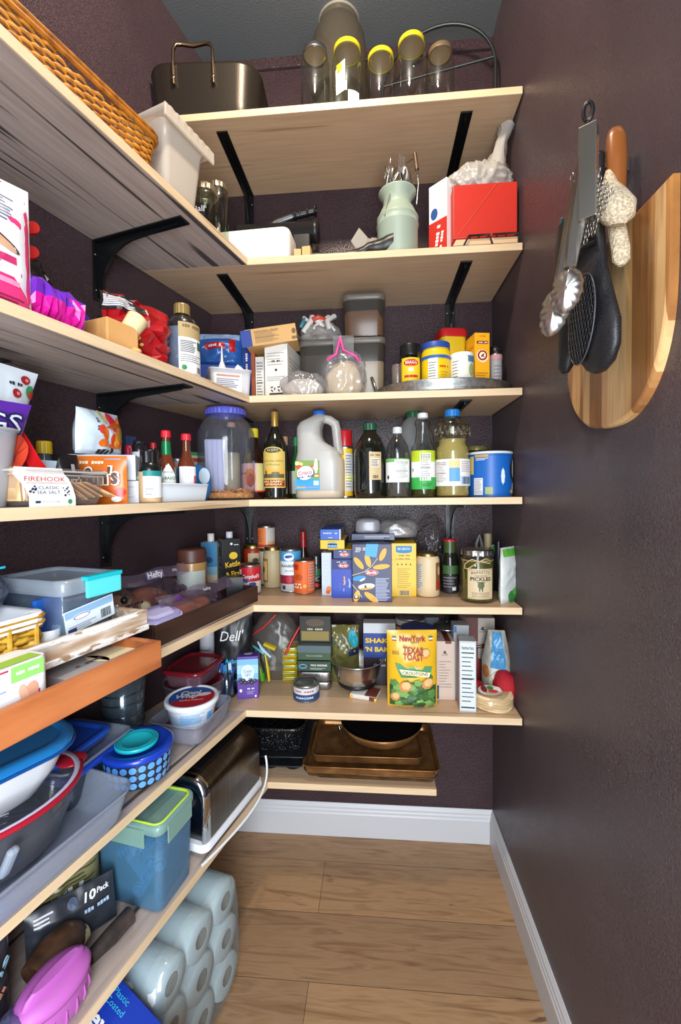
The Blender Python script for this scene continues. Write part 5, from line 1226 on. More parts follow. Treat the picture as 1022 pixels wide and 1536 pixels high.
# clear tub of crackers
pc0 = lf(4, 20, .284); pc1 = lf(4, 160, .284); s0 = (pc0-L0).dot(DV); s1 = (pc1-L0).dot(DV); hC = top(lf(4, 90, .28), 703)
wC = (s0-s1)*.97; dC = .075
t = TH('cracker_tub', 'clear plastic tub of flat crackers with shaped white paper label', 'tub', lw((s0+s1)/2-.004, .284-dC/2+.004, ZS[4]), LROT)
CLT = thin('f6f2f0', .5, .08, .08, .04, 'f0ece8')
g = G(); rrtub(g, wC*.88, dC*.85, wC*.97, dC*.98, hC-.010, .014, CLT, .0); g.tube(rr(wC*.97, dC*.98, .014, hC-.011), .0012, thin('ffffff', .9, .5, .1, .3), 5, closed=True)
g.b('tub_body', t)
g = G(); g.tube(rr(wC*1.05, dC*1.05, .015, hC-.005), .0016, thin('ffffff', .9, .5, .1, .3), 5, closed=True); g.loft([rr(wC*1.03, dC*1.03, .014, hC-.012), rr(wC*1.05, dC*1.05, .015, hC-.008), rr(wC*1.05, dC*1.05, .015, hC-.003), rr(wC*1.02, dC*1.02, .014, hC), rr(wC*.92, dC*.9, .01, hC), rr(wC*.90, dC*.88, .01, hC-.004)], CLT, False, True); g.b('lid', t)
CRK = texmat('cracker', (50, 50, 50), [(.3, 'dcae70'), (.7, 'f4d8a4')], .8, bump=.3)
rd = random.Random(8)
for i in range(11):
    u = .012+wC*.028*i*.95; g = G(); g.M = Matrix.Rotation(.5+rd.uniform(-.12, .12), 4, 'Y') if i > 2 else Matrix.Rotation(PI/2-.06, 4, 'Y')
    g.box(-.026, .026, -dC*.36, dC*.36, -.0014, .0014, CRK, .001)
    g.b('cracker', None, lw((s0+s1)/2-.004+wC*.45-wC*.09*(i if i > 2 else i*.35)-(.0 if i < 3 else .01), .284-dC/2+.004, ZS[4]+.031+(.004 if i < 3 else rd.uniform(-.008, .0))), LROT, 'flat golden cracker inside the clear tub with the paper label', 'cracker', 'crackers in the clear tub')
g = G(); F = front(-dC*.5+.002); uL = -wC*.48
def LBS(u, v, off=0): return F(u, v, off+.001*v/hC)
z = hC; pts = []
outl = [(-.022, .0), (-.022, .25), (-.026, .45), (-.034, .65), (-.042, .82), (-.040, .99), (.026, .99), (.029, .85), (.036, .72), (.042, .5), (.046, .25), (.046, .0)]
c0 = -wC*.26
g.poly(F, [(c0+a*1.15, z*b_) for a, b_ in outl], WH, .0035)
g.text(F, 'FIREHOOK', c0+.001, z*.70, z*.17, P('b4382a'), .0045, w=.066); g.patch(F, c0-.03, c0+.038, z*.60, z*.61, P('b4382a'), .0045)
g.text(F, 'CLASSIC', c0+.006, z*.48, z*.11, P('3a4a6a'), .0045, w=.034); g.text(F, 'SEA SALT', c0+.006, z*.36, z*.11, P('3a4a6a'), .0045, w=.038); g.text(F, 'NET WT 5.5 OZ (156g)', c0+.006, z*.12, z*.045, INK, .0045, w=.036)
rd = random.Random(3)
for i in range(16):
    sx = -1 if i % 2 else 1; a = c0+.008+sx*rd.uniform(.022, .034); b_ = z*rd.uniform(.28, .52); q = rd.uniform(.001, .0026); g.poly(F, [(a-q, b_), (a, b_-q), (a+q*1.3, b_), (a, b_+q)], P('2c3350'), .0045)
g.patch(F, c0-.016, c0-.008, z*.09, z*.15, P('1f3a5a'), .0045); g.disc(F, c0+.042, z*.12, .004, .004, P('3a8a5a'), .0045); g.b('label', t)
# things behind the tub
p = lf(4, 69, .10); r = w2(21, p); h = top(p, 662)
bottle('yellow_cap_bottle', 'small dark bottle with yellow cap against the left wall', 'bottle', p, 0, [(r*.9, .001), (r, .004), (r, h*.66), (r*.8, h*.78), (r*.75, h*.85)], P('5a6a72', .12, alpha=.8), (r*.95, h*.80, h, P('e8c01c', .35)), None, None)
p = lf(4, 42, .10); r = w2(18, p); h = top(p, 664)
bottle('black_cap_bottle', 'small dark bottle half hidden by the red dotted packet', 'bottle', p, 0, [(r*.9, .001), (r, .004), (r, h*.6), (r*.85, h*.8)], P('20262a', .15), (r*.95, h*.74, h, P('16181a', .35)), None, None)
# pack of freezer bags, blue-white
pz_ = lf(4, 40, .20); hz_ = top(pz_, 688)
def fn(g, S): g.disc(S, -.002, hz_*.86, .026, .006, P('1f5fc0'), .003, rot=0); g.disc(S, -.06, hz_*.85, .018, .012, RED, .003); g.lines(S, -.06, .06, hz_*.78, hz_*.5, 5, P('5a9ad0'), .003, .003)
pouch('bread_bag', 'blue and white glossy bag lying behind the cracker tub', 'bag', lw((pz_-L0).dot(DV), .19, ZS[4]), LROT-.1, .17, hz_, .05, P('c9dcea', .25), fn, 14, wr=.3)
# red bent packet with white dots
REDG = P('e01c24', .3); q0 = lf(4, 60, .215)
t0 = top(q0, 655); cR = Vector((0, 0, 0))
g = G(); path = [(-.052, .98), (-.040, .985), (-.026, .80), (-.006, .52), (.014, .28), (.030, .12)]
dn = t0/1.0
rings = []
for i, (u, v) in enumerate(((-.046, 1.0), (-.036, .86), (-.018, .62), (.002, .42), (.022, .24), (.040, .08))):
    wv = (.015, .016, .0145, .0145, .015, .016)[i]; a = .45
    nx, nz = cos(a)*wv, sin(a)*wv
    rings.append([(u-nx*.8, -.004, v*t0-nz*.6), (u+nx*.8, -.006, v*t0+nz*.6), (u+nx*.8, .004, v*t0+nz*.6), (u-nx*.8, .006, v*t0-nz*.6)])
g.loft(rings, REDG, True, True, smooth=False)
F = front(-.0066)
for i in range(16): u = -.010+.048*((i*.37) % 1); v = (.50-.42*(u+.010)/.048)*t0+.005*(((i*.61) % 1)-.5)*2; g.disc(F, u, v, .0012, .0012, WH, .001, 8, k=1)
g.b('red_packet', None, lw((q0-L0).dot(DV)-.0, .225, ZS[4]), LROT, 'bent glossy red packet with white dots leaning behind the cracker tub', 'packet')
# small black bag with red foot
q = lf(4, 92, .215); hq = top(q, 682)
def fn(g, S): g.text(S, "Purr's", 0, hq*.48, .017, WH, .003, w=.035, bold=.02); g.patch(S, -.022, .022, hq*.25, hq*.36, RED, .003, 6); g.patch(S, -.004, .004, hq*.66, hq*.8, P('9a9a9a'), .003, 2)
pouch('black_pouch_bag', 'small black pouch with round top and white script between red packet and orange bag', 'pouch', lw((q-L0).dot(DV), .235, ZS[4]), LROT, .052, hq, .02, BLK2, fn, 15, ow=lambda V: 1-.35*max(0, V-.6)/.4, wr=.1)
# grey container at the picture edge with folded bags standing in it
q = lf(4, 0, .262); sq_ = (q-L0).dot(DV); hq = top(q, 643)
t = TH('clear_bin', 'grey translucent plastic bin cut by the left picture edge', 'bin', lw(sq_+.005, .205, ZS[4]), LROT)
GM = thin('d4d8de', .4, .1, .3, .62, 'aeb2b8')
g = G(); g.loft([rr(.055, .10, .02, .001), rr(.085, .13, .03, hq)], GM, True); g.tube(rr(.085, .13, .03, hq), .003, GM, 6, closed=True); g.b('bin_body', t)
pz1 = lw(sq_-.005, .235, ZS[4]+hq*.45); hb1 = top(pz1, 597)
def fn(g, S): g.text(S, 'GS', .012, hb1*.66, .046, P('1a1c4a'), .004, bold=.06, w=.070); g.text(S, 'GS', .012, hb1*.66, .044, P('c8cfe2'), .006, bold=.0, w=.062); g.disc(S, .035, hb1*.2, .05, .04, P('d8442a'), .002)
pouch('purple_bag', 'purple snack bag with large silver letters rising from the grey bin', 'bag', pz1, LROT-.1, .115, hb1, .03, P('5a2a9a', .3), fn, 16, wr=.12, ow=lambda V: .45+.62*V)
pz2 = lw(sq_-.045, .19, ZS[4]+hq*.85); hb2 = top(pz2, 542)
def fn(g, S):
    for (u, v) in ((.05, .86), (.03, .66), (-.02, .75), (-.04, .9)): g.disc(S, u, hb2*v, .010, .008, P('a8202a', .3), .002); g.disc(S, u+.002, hb2*v, .004, .003, P('e88a8a'), .003)
    g.disc(S, .062, hb2*.72, .010, .012, P('2f9a5a'), .002); g.disc(S, .066, hb2*.68, .008, .008, P('c8302a'), .003); g.text(S, '~5', .03, hb2*.78, .010, INK, .002)
pouch('berry_bag', 'white bag printed with red berries above the purple bag at the picture edge', 'bag', pz2, LROT+.15, .15, hb2, .025, P('dfe9f0', .3), fn, 17, wr=.08, ow=lambda V: .4+.66*V)
# ================================================================== fifth shelf, back: cans, pasta, pickles
def seg(k, px0, n0, px1, n1):       # between two spots on a left board: middle, turn, length (facing the room)
    a, b_ = lf(k, px0, n0), lf(k, px1, n1); v = b_-a
    return (a+b_)/2, math.atan2(v.y, v.x), v.length
def cyl5(k, px, py, wp, ytop):
    p0 = onz(px, py, ZS[k]); r = wd(wp, p0)/2; p = away(p0, r); r = wd(wp, p)/2*1.0
    return p, r, top(away(p0, 0), ytop)
# peanut butter jar in the corner
p = lf(5, 289, .10); r = wd(43, p)/2; h = top(p, 822)
def fn(g, S): g.patch(S, -r*1.4, r*1.4, h*.16, h*.60, P('bcc6bc'), .0008, 14); g.disc(S, -r*.3, h*.3, r*.4, h*.08, P('6a5f70'), .0012)
jar('nut_butter_jar', 'wide peanut butter jar with brown lid in the shelf corner', 'jar', p, 0, r, h, .94, P('5a342a', .45), h*.26, glass=P('b48a50', .25), fn=fn, shoulder=.08)
# blue carton with white cap and black broth carton
p = bk(5, 318, .12); h = top(p, 812); hcap = top(p, 800)
t = TH('drink_carton', 'blue and beige drink carton with white screw cap beside the black broth carton', 'carton', p, .15)
w_ = .052
g = G(); g.cbox(w_, .06, h, P('c2b294'), .002); F, R_, Lf, T = sides(w_, .06, h); g.patch(F, -w_/2, w_/2, h*.50, h, P('2a78a8'), .0006); g.patch(F, -w_/2, w_/2, h*.34, h*.5, P('7aa6b8'), .0006); g.disc(F, 0, h*.64, .012, .010, P('1a3a5a'), .001); g.b('carton_body', t)
g = G(); g.lathe([(.011, h), (.011, hcap-.001), (.009, hcap), (0, hcap)], WH, 20); g.b('cap', t)
pf = bk(5, 341, .165); h = top(pf, 808); w_ = .062; hcap = top(bk(5, 345, .13), 797)
t = TH('broth_carton', 'black broth carton with yellow lettering and white screw cap', 'carton', (pf.x, pf.y+.03, pf.z), .55)
g = G(); g.cbox(w_, .055, h, P('111213', .35), .002); F, R_, Lf, T = sides(w_, .055, h)
g.text(F, 'Kettle', .004, h*.52, .024, P('f0c01c'), bold=.03, w=w_*.8, rot=.12); g.text(F, '& Fire', .004, h*.34, .024, P('f0c01c'), bold=.03, w=w_*.75, rot=.12); g.disc(F, .006, h*.68, .014, .012, P('f0c01c'), .0006, 12); g.disc(F, .0, h*.9, .004, .004, WH); g.lines(F, .008, .024, h*.9, h*.86, 1, WH, .002)
g.text(Lf, 'Kettle', .03, h*.64, .010, WH); g.text(Lf, '& Fire', .03, h*.57, .010, WH); g.text(Lf, '~8', .028, h*.46, .008, P('d89a2a'), w=.042); g.lines(Lf, .008, .048, h*.4, h*.08, 9, P('8a8a8a'), .0014); g.disc(Lf, .012, h*.86, .005, .006, P('b8d0e8'))
g.b('carton_body', t)
g = G(); g.lathe([(.011, h), (.011, hcap-.001), (.009, hcap), (0, hcap)], P('d8dce4', .4), 20); g.b('cap', t)
p = lf(5, 352, .235); h = top(p, 864)
carton('small_black_carton', 'small black carton with yellow print lying behind the dark wooden tray end', 'carton', p, .4, .05, .04, h, P('131416', .35), lambda g, F, R, L, T: g.text(F, '~5', .004, h*.3, .011, P('e8b81c')) and None)
# cans and jars
p, r, h = cyl5(5, 376, 893, 31, 848)
def fn(g, S):
    g.patch(S, -r*3, r*3, h*.05, h*.45, P('e6dcc8'), .0006, 24); g.patch(S, -r*3, r*3, h*.45, h*.9, P('c81c28'), .0006, 24); g.patch(S, -r*1.6, -r*.6, h*.1, h*.85, WH, .001, 6); g.lines(S, -r*1.5, -r*.7, h*.8, h*.15, 8, INK, .0014, .0014)
    g.text(S, "Campbell's", r*.35, h*.62, .017, WH, .0014, w=r*1.7, shear=.3, bold=.02); g.disc(S, -r*.1, h*.48, .008, .006, P('2a62b8'), .001); g.disc(S, r*.5, h*.36, .012, .007, P('2a52a8'), .0012); g.text(S, '~6', r*.4, h*.18, .008, P('b8962a'), .0012)
can('soup_can', 'red and white soup can in front of the broth carton', 'can', p, 0, r, h, P('c81c28', .4), fn, group=None)
p, r, h = cyl5(5, 380, 878, 29, 818)
def fn(g, S): g.patch(S, -r*.2, r*1.3, h*.35, h*.80, P('cdb88c'), .0008, 8); g.disc(S, r*.55, h*.55, .010, .016, P('8a7a64'), .001); g.disc(S, r*.55, h*.62, .011, .009, P('4a3a30'), .0012)
jar('sauce_jar', 'jar of red sauce with gold lid and small portrait label behind the soup can', 'jar', p, 0, r, h, .86, GOLD, .012, fill=P('9a2c12', .4), level=.97, fn=fn)
p, r, h = cyl5(5, 410, 883, 28, 821)
def fn(g, S): g.patch(S, -r*1.5, -r*.3, h*.15, h*.72, P('8a6a34'), .0006, 8); g.patch(S, -r*1.4, -r*.4, h*.2, h*.66, P('c8a868'), .001, 6); g.disc(S, -r*.9, h*.45, .006, .012, P('5a4426'), .0014)
jar('alfredo_jar', 'tall narrow jar of beige sauce with gold lid', 'jar', p, 0, r, h, .84, GOLD, .012, fill=P('b5a27c', .5), level=.97, fn=fn)
p = bk(5, 401, .035); hh = top(p, 822)-.002; can('plain_can', 'silver can standing against the wall under the orange labelled can', 'can', p, 0, .028, hh, P('b8a894', .4))
p2 = Vector(p); p2.z += hh+.001; r = wd(26, p2)/2; h = top(p2, 788)
def fn(g, S): g.patch(S, -r*1.4, r*.2, h*.05, h*.9, P('d8733a'), .0006, 10); g.patch(S, r*.2, r*1.4, h*.35, h*.9, P('b9b4ac'), .0006, 8); g.lines(S, -r*1.1, -r*.2, h*.8, h*.3, 5, P('8a3a1a'), .0018, .001); g.patch(S, -r*1.4, r*1.4, h*.1, h*.2, P('9a3a24'), .001, 14)
can('orange_label_can', 'can with orange and grey label raised above the beige sauce jar', 'can', p2, 0, r, h, P('c9a07c', .4), fn)
p, r, h = cyl5(5, 431, 866, 24, 815)
jar('brown_jar', 'dark brown jar with gold lid behind the cranberry can', 'jar', p, 0, r, h, .9, GOLD, .012, glass=P('3a2018', .25))
p, r, h = cyl5(5, 437, 889, 31, 824)
def fn(g, S):
    g.patch(S, -r*3, r*3, h*.72, h*.95, P('4a9ac8'), .0006, 24); g.patch(S, -r*3, r*3, h*.40, h*.72, P('dce4e4'), .0008, 24); g.patch(S, -r*3, r*3, h*.20, h*.40, P('8a1c30'), .0006, 24); g.patch(S, -r*3, r*3, h*.03, h*.20, P('b8b4b0'), .0006, 24)
    g.disc(S, 0, h*.82, .017, h*.09, WH, .001); g.leaf(S, 0, h*.83, .026, h*.09, .1, P('1c4f9a'), .0014); g.text(S, 'CRANBERRY', 0, h*.61, .012, P('22262e'), .0014, w=r*1.9, bold=.02); g.text(S, 'SAUCE', 0, h*.50, .009, P('22262e'), .0014); g.disc(S, 0, h*.3, .010, h*.08, P('b4283c'), .001); g.patch(S, -r*.7, -r*.35, h*.07, h*.16, P('2a3a5a'), .001, 2)
can('cranberry_can', 'blue, white and wine red cranberry sauce can', 'can', p, 0, r, h, P('d0d4d4', .4), fn)
p, r, h = cyl5(5, 457, 892, 31, 841)
def fn(g, S):
    g.patch(S, -r*3, r*3, h*.03, h*.97, P('e0641c'), .0005, 28); g.patch(S, r*.55, r*1.5, h*.1, h*.93, P('d98a70'), .0008, 6); g.lines(S, r*.6, r*1.4, h*.9, h*.15, 9, P('7a3a28'), .0014, .0014); g.patch(S, -r*1.3, -r*.4, h*.72, h*.88, P('b8261a'), .0012, 5)
    g.text(S, '~5', -r*.5, h*.30, .009, WH, .0014); g.text(S, '~6', -r*.5, h*.21, .009, WH, .0014); g.disc(S, r*.2, h*.25, .006, .006, P('f0a83a'), .0012); g.disc(S, -r*.4, h*.5, .014, .010, P('c04a14'), .001)
can('orange_can', 'bright orange labelled can right of the cranberry can', 'can', p, 0, r, h, P('e0641c', .4), fn)
p = bk(5, 456, .08); r = .019; h = top(p, 797)
bottle('red_neck_bottle', 'dark bottle with red foil neck behind the orange can', 'bottle', p, 0, [(r*.95, .001), (r, .005), (r, h*.5), (r*.6, h*.68), (r*.5, h*.74)], P('2a1410', .15), (r*.55, h*.72, h, P('8a1418', .3)), None, lambda g, S: g.patch(S, -r, r, h*.5, h*.54, P('8a1418'), .002, 6) and None, capribs=False)
p, r, h = cyl5(5, 475, 885, 15, 834)
def fn(g, S): g.patch(S, -r*1.2, r*1.2, h*.42, h*.62, P('22603a'), .0008, 8); g.lines(S, -r, r*.8, h*.4, h*.25, 4, P('b8b8b0'), .0016, .001); g.disc(S, 0, h*.14, r*.7, h*.06, RED, .001)
jar('spice_grinder', 'small dark spice grinder jar left of the pasta boxes', 'jar', p, 0, r, h, .8, P('55585a', .3, .8), h*.28, glass=P('2a2a28', .2), fn=fn)
# pasta boxes
def f(g, F, R, L, T, w, h, d): g.disc(F, w*.2, h*.14, w*.26, h*.08, P('e08a50')); g.disc(F, w*.12, h*.08, w*.22, h*.05, P('d8602a'), .001); g.lines(F, -w*.3, w*.3, h*.85, h*.3, 6, P('b4bcc8'), .0012)
carton_at(5, 483, 498, .20, 829, .12, P('c9d4e0'), 'narrow_white_box', 'narrow pale box standing left of the blue pasta boxes', 'box', f, py=893)
def barilla(g, F, u, v, w, o=.001):
    g.disc(F, u, v, w/2, w*.22, P('e4d0d0'), o); g.disc(F, u, v, w/2*.93, w*.19, P('c4162a'), o+.0005); g.text(F, 'Barilla', u, v, w*.30, WH, o+.001, w=w*.72, shear=.2, bold=.02)
def f(g, F, R, L, T, w, h, d):
    g.patch(F, -w/2, w/2, h*.74, h, P('24306e'), .0006); barilla(g, F, w*.08, h*.84, w*.5); g.text(F, '~5', 0, h*.93, .004, WH, w=w*.5); g.patch(F, w*.05, w*.17, h*.32, h*.58, P('8a2030')); g.text(F, 'Spaghetti', w*.11, h*.45, .010, WH, rot=PI/2, w=h*.22); g.lines(F, -w*.12, -w*.08, h*.4, h*.2, 3, P('a0b0e0')); g.poly(F, [(w*.32, h*.28), (w*.40, h*.27), (w*.42, h*.38), (w*.36, h*.50), (w*.30, h*.50), (w*.35, h*.38)], P('a8c0e8')); g.lines(F, w*.05, w*.12, h*.25, h*.17, 2, WH)
carton_at(5, 498, 529, .19, 839, .13, P('1c3fae', .4), 'spaghetti_box', 'narrow blue pasta box with red oval, left of the large navy pasta box', 'box', f, py=897)
pq = onz(514, 897, ZS[5]); zq = top(pq, 839)
def f(g, F, R, L, T, w, h, d): barilla(g, F, w*.08, h*.5, w*.5); g.text(F, '~5', 0, h*.85, .004, WH, w=w*.4)
wq = wd(29, pq)
carton('spaghetti_box', 'navy pasta box lying on top of the narrow blue pasta box', 'box', (pq.x+.002, pq.y+.085, ZS[5]+zq+.0008), 0, wq, .16, .027, P('26326e', .4), lambda g, F, R, L, T: f(g, F, R, L, T, wq, .027, .16))
z1 = ZS[5]+zq+.0285
def dec(g, F, w, h):
    g.patch(F, -w*.2, w*.2, h*.12, h*.55, P('1c7fb8'), .0006); g.disc(F, 0, h*.55, w*.2, h*.14, P('1c7fb8'), .0006); g.text(F, 'DE CECCO', 0, h*.35, h*.28, WH, .001, w=w*.34); g.patch(F, -w*.2, w*.2, h*.80, h*.84, P('8a6a14'))
def boxy(px0, px1, z0, ytop, label, mat, fn, dpt=.17, rot=0., yoff=.0):
    pf = Vector(((pq.x), pq.y+yoff, z0)); lo = pr((0, pf.y, z0)); sc_ = lo[2]; x0 = (px0-lo[0])/sc_*1.0; x1 = (px1-lo[0])/sc_; w = x1-x0
    c = Vector(((x0+x1)/2, pf.y, z0)); h = top(c, ytop)
    carton('pasta_box', label, 'box', (c.x, c.y+dpt/2, z0), rot, w, dpt, h, mat, lambda g, F, R, L, T: fn(g, F, R, w, h)); return z0+h+.0008
YC = P('e8bc10', .4)
z2 = boxy(492, 529, z1, 824, 'yellow pasta box with small blue badge, lower of two stacked high on the left', YC, lambda g, F, R, w, h: (dec(g, F, w, h), g.patch(R, 0, .17, 0, h, P('1c5a8a'), .0006)) and None)
z3 = boxy(480, 517, z2, 810, 'yellow pasta box with small blue badge, upper of two stacked high on the left', YC, lambda g, F, R, w, h: (dec(g, F, w, h), g.patch(R, 0, .17, 0, h, P('1c4a7a'), .0006)) and None)
z4 = boxy(480, 511, z3, 794, 'blue and silver pasta box topmost of the stack', P('1f58b8', .35), lambda g, F, R, w, h: (g.text(F, 'RONZONI', -w*.15, h*.62, h*.2, WH, w=w*.4, bold=.02), g.text(F, '~3', w*.28, h*.62, h*.15, WH), g.patch(F, w*.45, w*.5, 0, h, WH), g.patch(R, 0, .17, 0, h, P('9a9a9a'), .0006), g.lines(F, -w*.1, w*.1, h*.25, h*.15, 1, WH)) and None)
# big navy box
def f(g, F, R, L, T, w, h, d):
    LF = P('e0a83a'); g.text(F, '~9', -w*.28, h*.93, .0042, WH, w=w*.32); g.text(F, '~9', -w*.28, h*.90, .0042, WH, w=w*.32); g.text(F, '~6', -w*.36, h*.87, .0042, WH)
    for (u, v, Lq_, ww, ro) in ((-.33, .67, .36, .15, -.9), (-.10, .72, .34, .15, -1.3), (.28, .82, .34, .15, 1.15), (.24, .61, .42, .14, .12), (-.39, .10, .30, .16, 1.3), (-.02, .08, .42, .16, -.65)): g.leaf(F, u*w, v*h, Lq_*w, ww*w*1.2, ro, LF, .0008)
    g.leaf(F, -.32*w, .41*h, .34*w, .17*w, .15, P('2a8ac8'), .0008); g.leaf(F, -.24*w, .385*h, .16*w, .06*w, .5, WH, .0012); g.leaf(F, -.14*w, .27*h, .42*w, .19*w, .12, WH, .0008); g.leaf(F, -.14*w, .235*h, .36*w, .08*w, .1, LF, .0012); g.patch(F, -.19*w, -.14*w, .24*h, .29*h, P('3a3a3a'), .0016)
    g.tube([F(-.5*w, .46*h, .001), F(-.2*w, .52*h, .001), (F(.0, .62*h, .001)), F(.15*w, .76*h, .001)], .0010, P('e8d8b0'), 5); g.tube([F(-.5*w, .30*h, .001), F(-.36*w, .19*h, .001), F(-.26*w, .08*h, .001)], .0010, P('e8d8b0'), 5)
    barilla(g, F, .0, .51*h, w*.33, .0014); g.lines(F, .09*w, .45*w, .42*h, .02*h, 16, P('b8c0dc'), .0018); g.patch(F, -.46*w, -.34*w, .055*h, .11*h, P('1c1c24'), .0014); g.disc(F, -.40*w, .09*h, .035*w, .02*h, WH, .002)
    B = P('3a9ad8', .45); g.poly(F, [(-.14*w, 1.0*h), (.17*w, 1.0*h), (.12*w, .77*h), (-.17*w, .80*h)], B, .0016); g.patch(T, -.14*w, .17*w, 0, d*.35, B, .001)
    g.lines(T, -.05*w, .45*w, d*.2, d*.9, 3, WH, .003)
carton_at(5, 529, 588, .15, 816, .075, P('242a54', .4), 'large_pasta_box', 'large navy pasta box with yellow leaves and a strip of blue tape', 'box', f, py=903, rot=.0)
def f(g, F, R, L, T, w, h, d):
    g.patch(F, -w*.32, w*.32, h*.85, h*.95, P('1c7fb8')); g.disc(F, 0, h*.85, w*.32, h*.035, P('1c7fb8')); g.text(F, 'DE CECCO', 0, h*.895, .009, WH, .0016, w=w*.5, bold=.02); g.text(F, '~9', 0, h*.77, .004, INK, w=w*.5); g.text(F, '~12', 0, h*.71, .004, INK, w=w*.6)
    for i in range(4): g.disc(F, w*(-.25+.17*i), h*.605, .0022, .0026, P('3a2a1a'))
    g.lines(F, -w*.28, w*.28, h*.54, h*.16, 11, P('a8841a'), .0014); g.patch(F, -w*.22, w*.24, h*.02, h*.12, P('dcc89a')); g.bars(F, -w*.18, w*.2, h*.03, h*.115, P('6a5a2a'), .0016); g.patch(F, -w/2, w/2, h*.69, h*.694, P('b8900c'))
carton_at(5, 588, 625, .17, 815, .11, YC, 'yellow_pasta_box', 'tall yellow pasta box with blue badge right of the navy box', 'box', f, py=895)
pn = onz(558, 903, ZS[5]); zn = top(pn, 815)+ZS[5]+.001
# things on top
def fit(px, y, z, wp): c = Vector((0, y, z)); lo = pr(c); return Vector(((px-lo[0])/lo[2], y, z)), wp/lo[2]
c, w_ = fit(560, pn.y+.13, zn-.0, 62)
carton('dark_pasta_box', 'dark blue pasta box lying flat on the large navy box, under the plastic packs', 'box', c, 0, w_, .12, .020, P('22305a', .35), lambda g, F, R, L, T: (g.lines(F, -w_*.2, w_*.4, .015, .005, 2, P('d8d8e0'), .002), None)[1])
c, w_ = fit(552, pn.y+.12, zn+.021, 35); h = top(c, 778)
t = TH('wrapped_noodles', 'clear wrapped block of noodles standing on the dark pasta box', 'packet', c, 0)
g = G(); g.blob((w_*.52, .03, h*.60), FILM2, .10, 18, 4, ridge=True, sq=.55); g.b('wrapper', t)
g = G(); g.cbox(w_*.85, .04, h*.5, P('6a6068', .6), .006, z=.004); g.b('contents', t)
c, w_ = fit(597, pn.y+.13, zn+.0, 53); h = top(c, 780)
t = TH('wrapped_pasta', 'clear crinkled bag of pasta with grey label on the yellow pasta box', 'packet', c+Vector((0, 0, .006)), 0)
g = G(); g.blob((w_*.52, .04, h*.55), FILM, .30, 22, 14, ridge=True, sq=.7); g.b('wrapper', t)
g = G(); g.blob((w_*.44, .032, h*.40), P('8a7a70', .7), .2, 20, 5); S = front(-.034); g.patch(S, -w_*.25, w_*.06, h*.2, h*.5, P('b8b4b4'), .001); g.bars(S, -w_*.1, w_*.04, h*.22, h*.45, INK, .002); g.b('contents', t)
# mustard-cream jar, bottles, film bag
p, r, h = cyl5(5, 642, 897, 35, 830)
def fn(g, S): g.patch(S, -r*1.4, -r*.5, h*.16, h*.78, P('c9c2b6'), .0008, 8); g.lines(S, -r*1.35, -r*.55, h*.75, h*.2, 11, INK, .0014, .0014); g.patch(S, r*.6, r*1.4, h*.16, h*.78, P('8a5a2c'), .0008, 6); g.disc(S, r*.95, h*.6, .006, .014, P('d8b088'), .0014); g.patch(S, r*.6, r*1.4, h*.2, h*.36, P('a8381c'), .0014, 6)
jar('cream_sauce_jar', 'jar of cream coloured sauce with gold lid right of the yellow pasta box', 'jar', p, 0, r, h, .88, P('a08a54', .3, 1.), .011, fill=P('e0c79c', .45), level=.97, fn=fn, shoulder=.12)
p = onz(675, 890, ZS[5]); p = away(p, .022); r = wd(26, p)/2; h = top(p, 808)
def fn(g, S): g.patch(S, -r, r*1.1, h*.36, h*.52, P('3a5a2c'), .0008, 10); g.patch(S, -r, r*.9, h*.02, h*.34, P('2a2426'), .0008, 10); g.lines(S, -r*.9, r*.7, h*.32, h*.1, 4, P('7a7a80'), .003, .0012); g.patch(S, r*.1, r*.55, h*.06, h*.12, WH, .0014, 3)
t = bottle('green_neck_bottle', 'dark bottle with green foil neck and red cap behind the pickle jar', 'bottle', p, 0, [(r*.93, .001), (r, .005), (r, h*.60), (r*.9, h*.68), (r*.66, h*.76), (r*.62, h*.88)], P('1c1e16', .12), (r*.68, h*.955, h, P('b01c20', .35)), None, fn)
g = G(); g.lathe([(r*.70, h*.74), (r*.66, h*.80), (r*.66, h*.955)], P('3f5428', .35), 24); g.b('neck_foil', t)
p = fb(5, 648, 880, .06); h = top(p, 772)
film_bag('film_bag', 'dark crumpled clear film bag above the cream sauce jar', 'bag', bk(5, 646, .09), 0, (.055, .045, top(bk(5, 646, .09), 774)*.56), thin('f0f0f0', .35, .03, .12, .0), 21, .5, 14)
p, r, h = cyl5(5, 716, 906, 49, 826)
SD = P('7a6a34', .2, alpha=.85)
def fn(g, S):
    u = r*.78; g.patch(S, -u, u, h*.09, h*.66, P('cdb892'), .0006, 10)
    for a_, b_, c_, d_ in ((-u*.92, u*.92, h*.11, h*.115), (-u*.92, u*.92, h*.635, h*.64)): g.patch(S, a_, b_, c_, d_, P('5a4a30'), .001, 8)
    g.text(S, "BARRETT'S", 0, h*.575, .011, INK, .0012, w=u*1.4, arch=.25); g.text(S, 'FAMOUS', 0, h*.525, .007, INK, .0012, w=u*.9); g.text(S, 'PICKLES', 0, h*.465, .014, P('222018'), .0012, w=u*1.55, bold=.03)
    g.disc(S, 0, h*.35, .0095, h*.065, P('4e5a3a'), .001, k=2); g.disc(S, 0, h*.405, .012, h*.012, P('3a4228'), .0014); g.patch(S, -.0055, -.002, h*.24, h*.30, P('3f4a2c'), .0012, 1); g.patch(S, .002, .0055, h*.24, h*.30, P('3f4a2c'), .0012, 1)
    g.text(S, 'THE WILDLIFE', 0, h*.185, .006, P('5a4a30'), .0012, w=u*1.3); g.text(S, 'MANAGEMENT', 0, h*.145, .006, P('5a4a30'), .0012, w=u*1.3); g.lines(S, -u*.7, u*.7, h*.22, h*.205, 1, P('7a6a48'), .001, .0012, ragged=0)
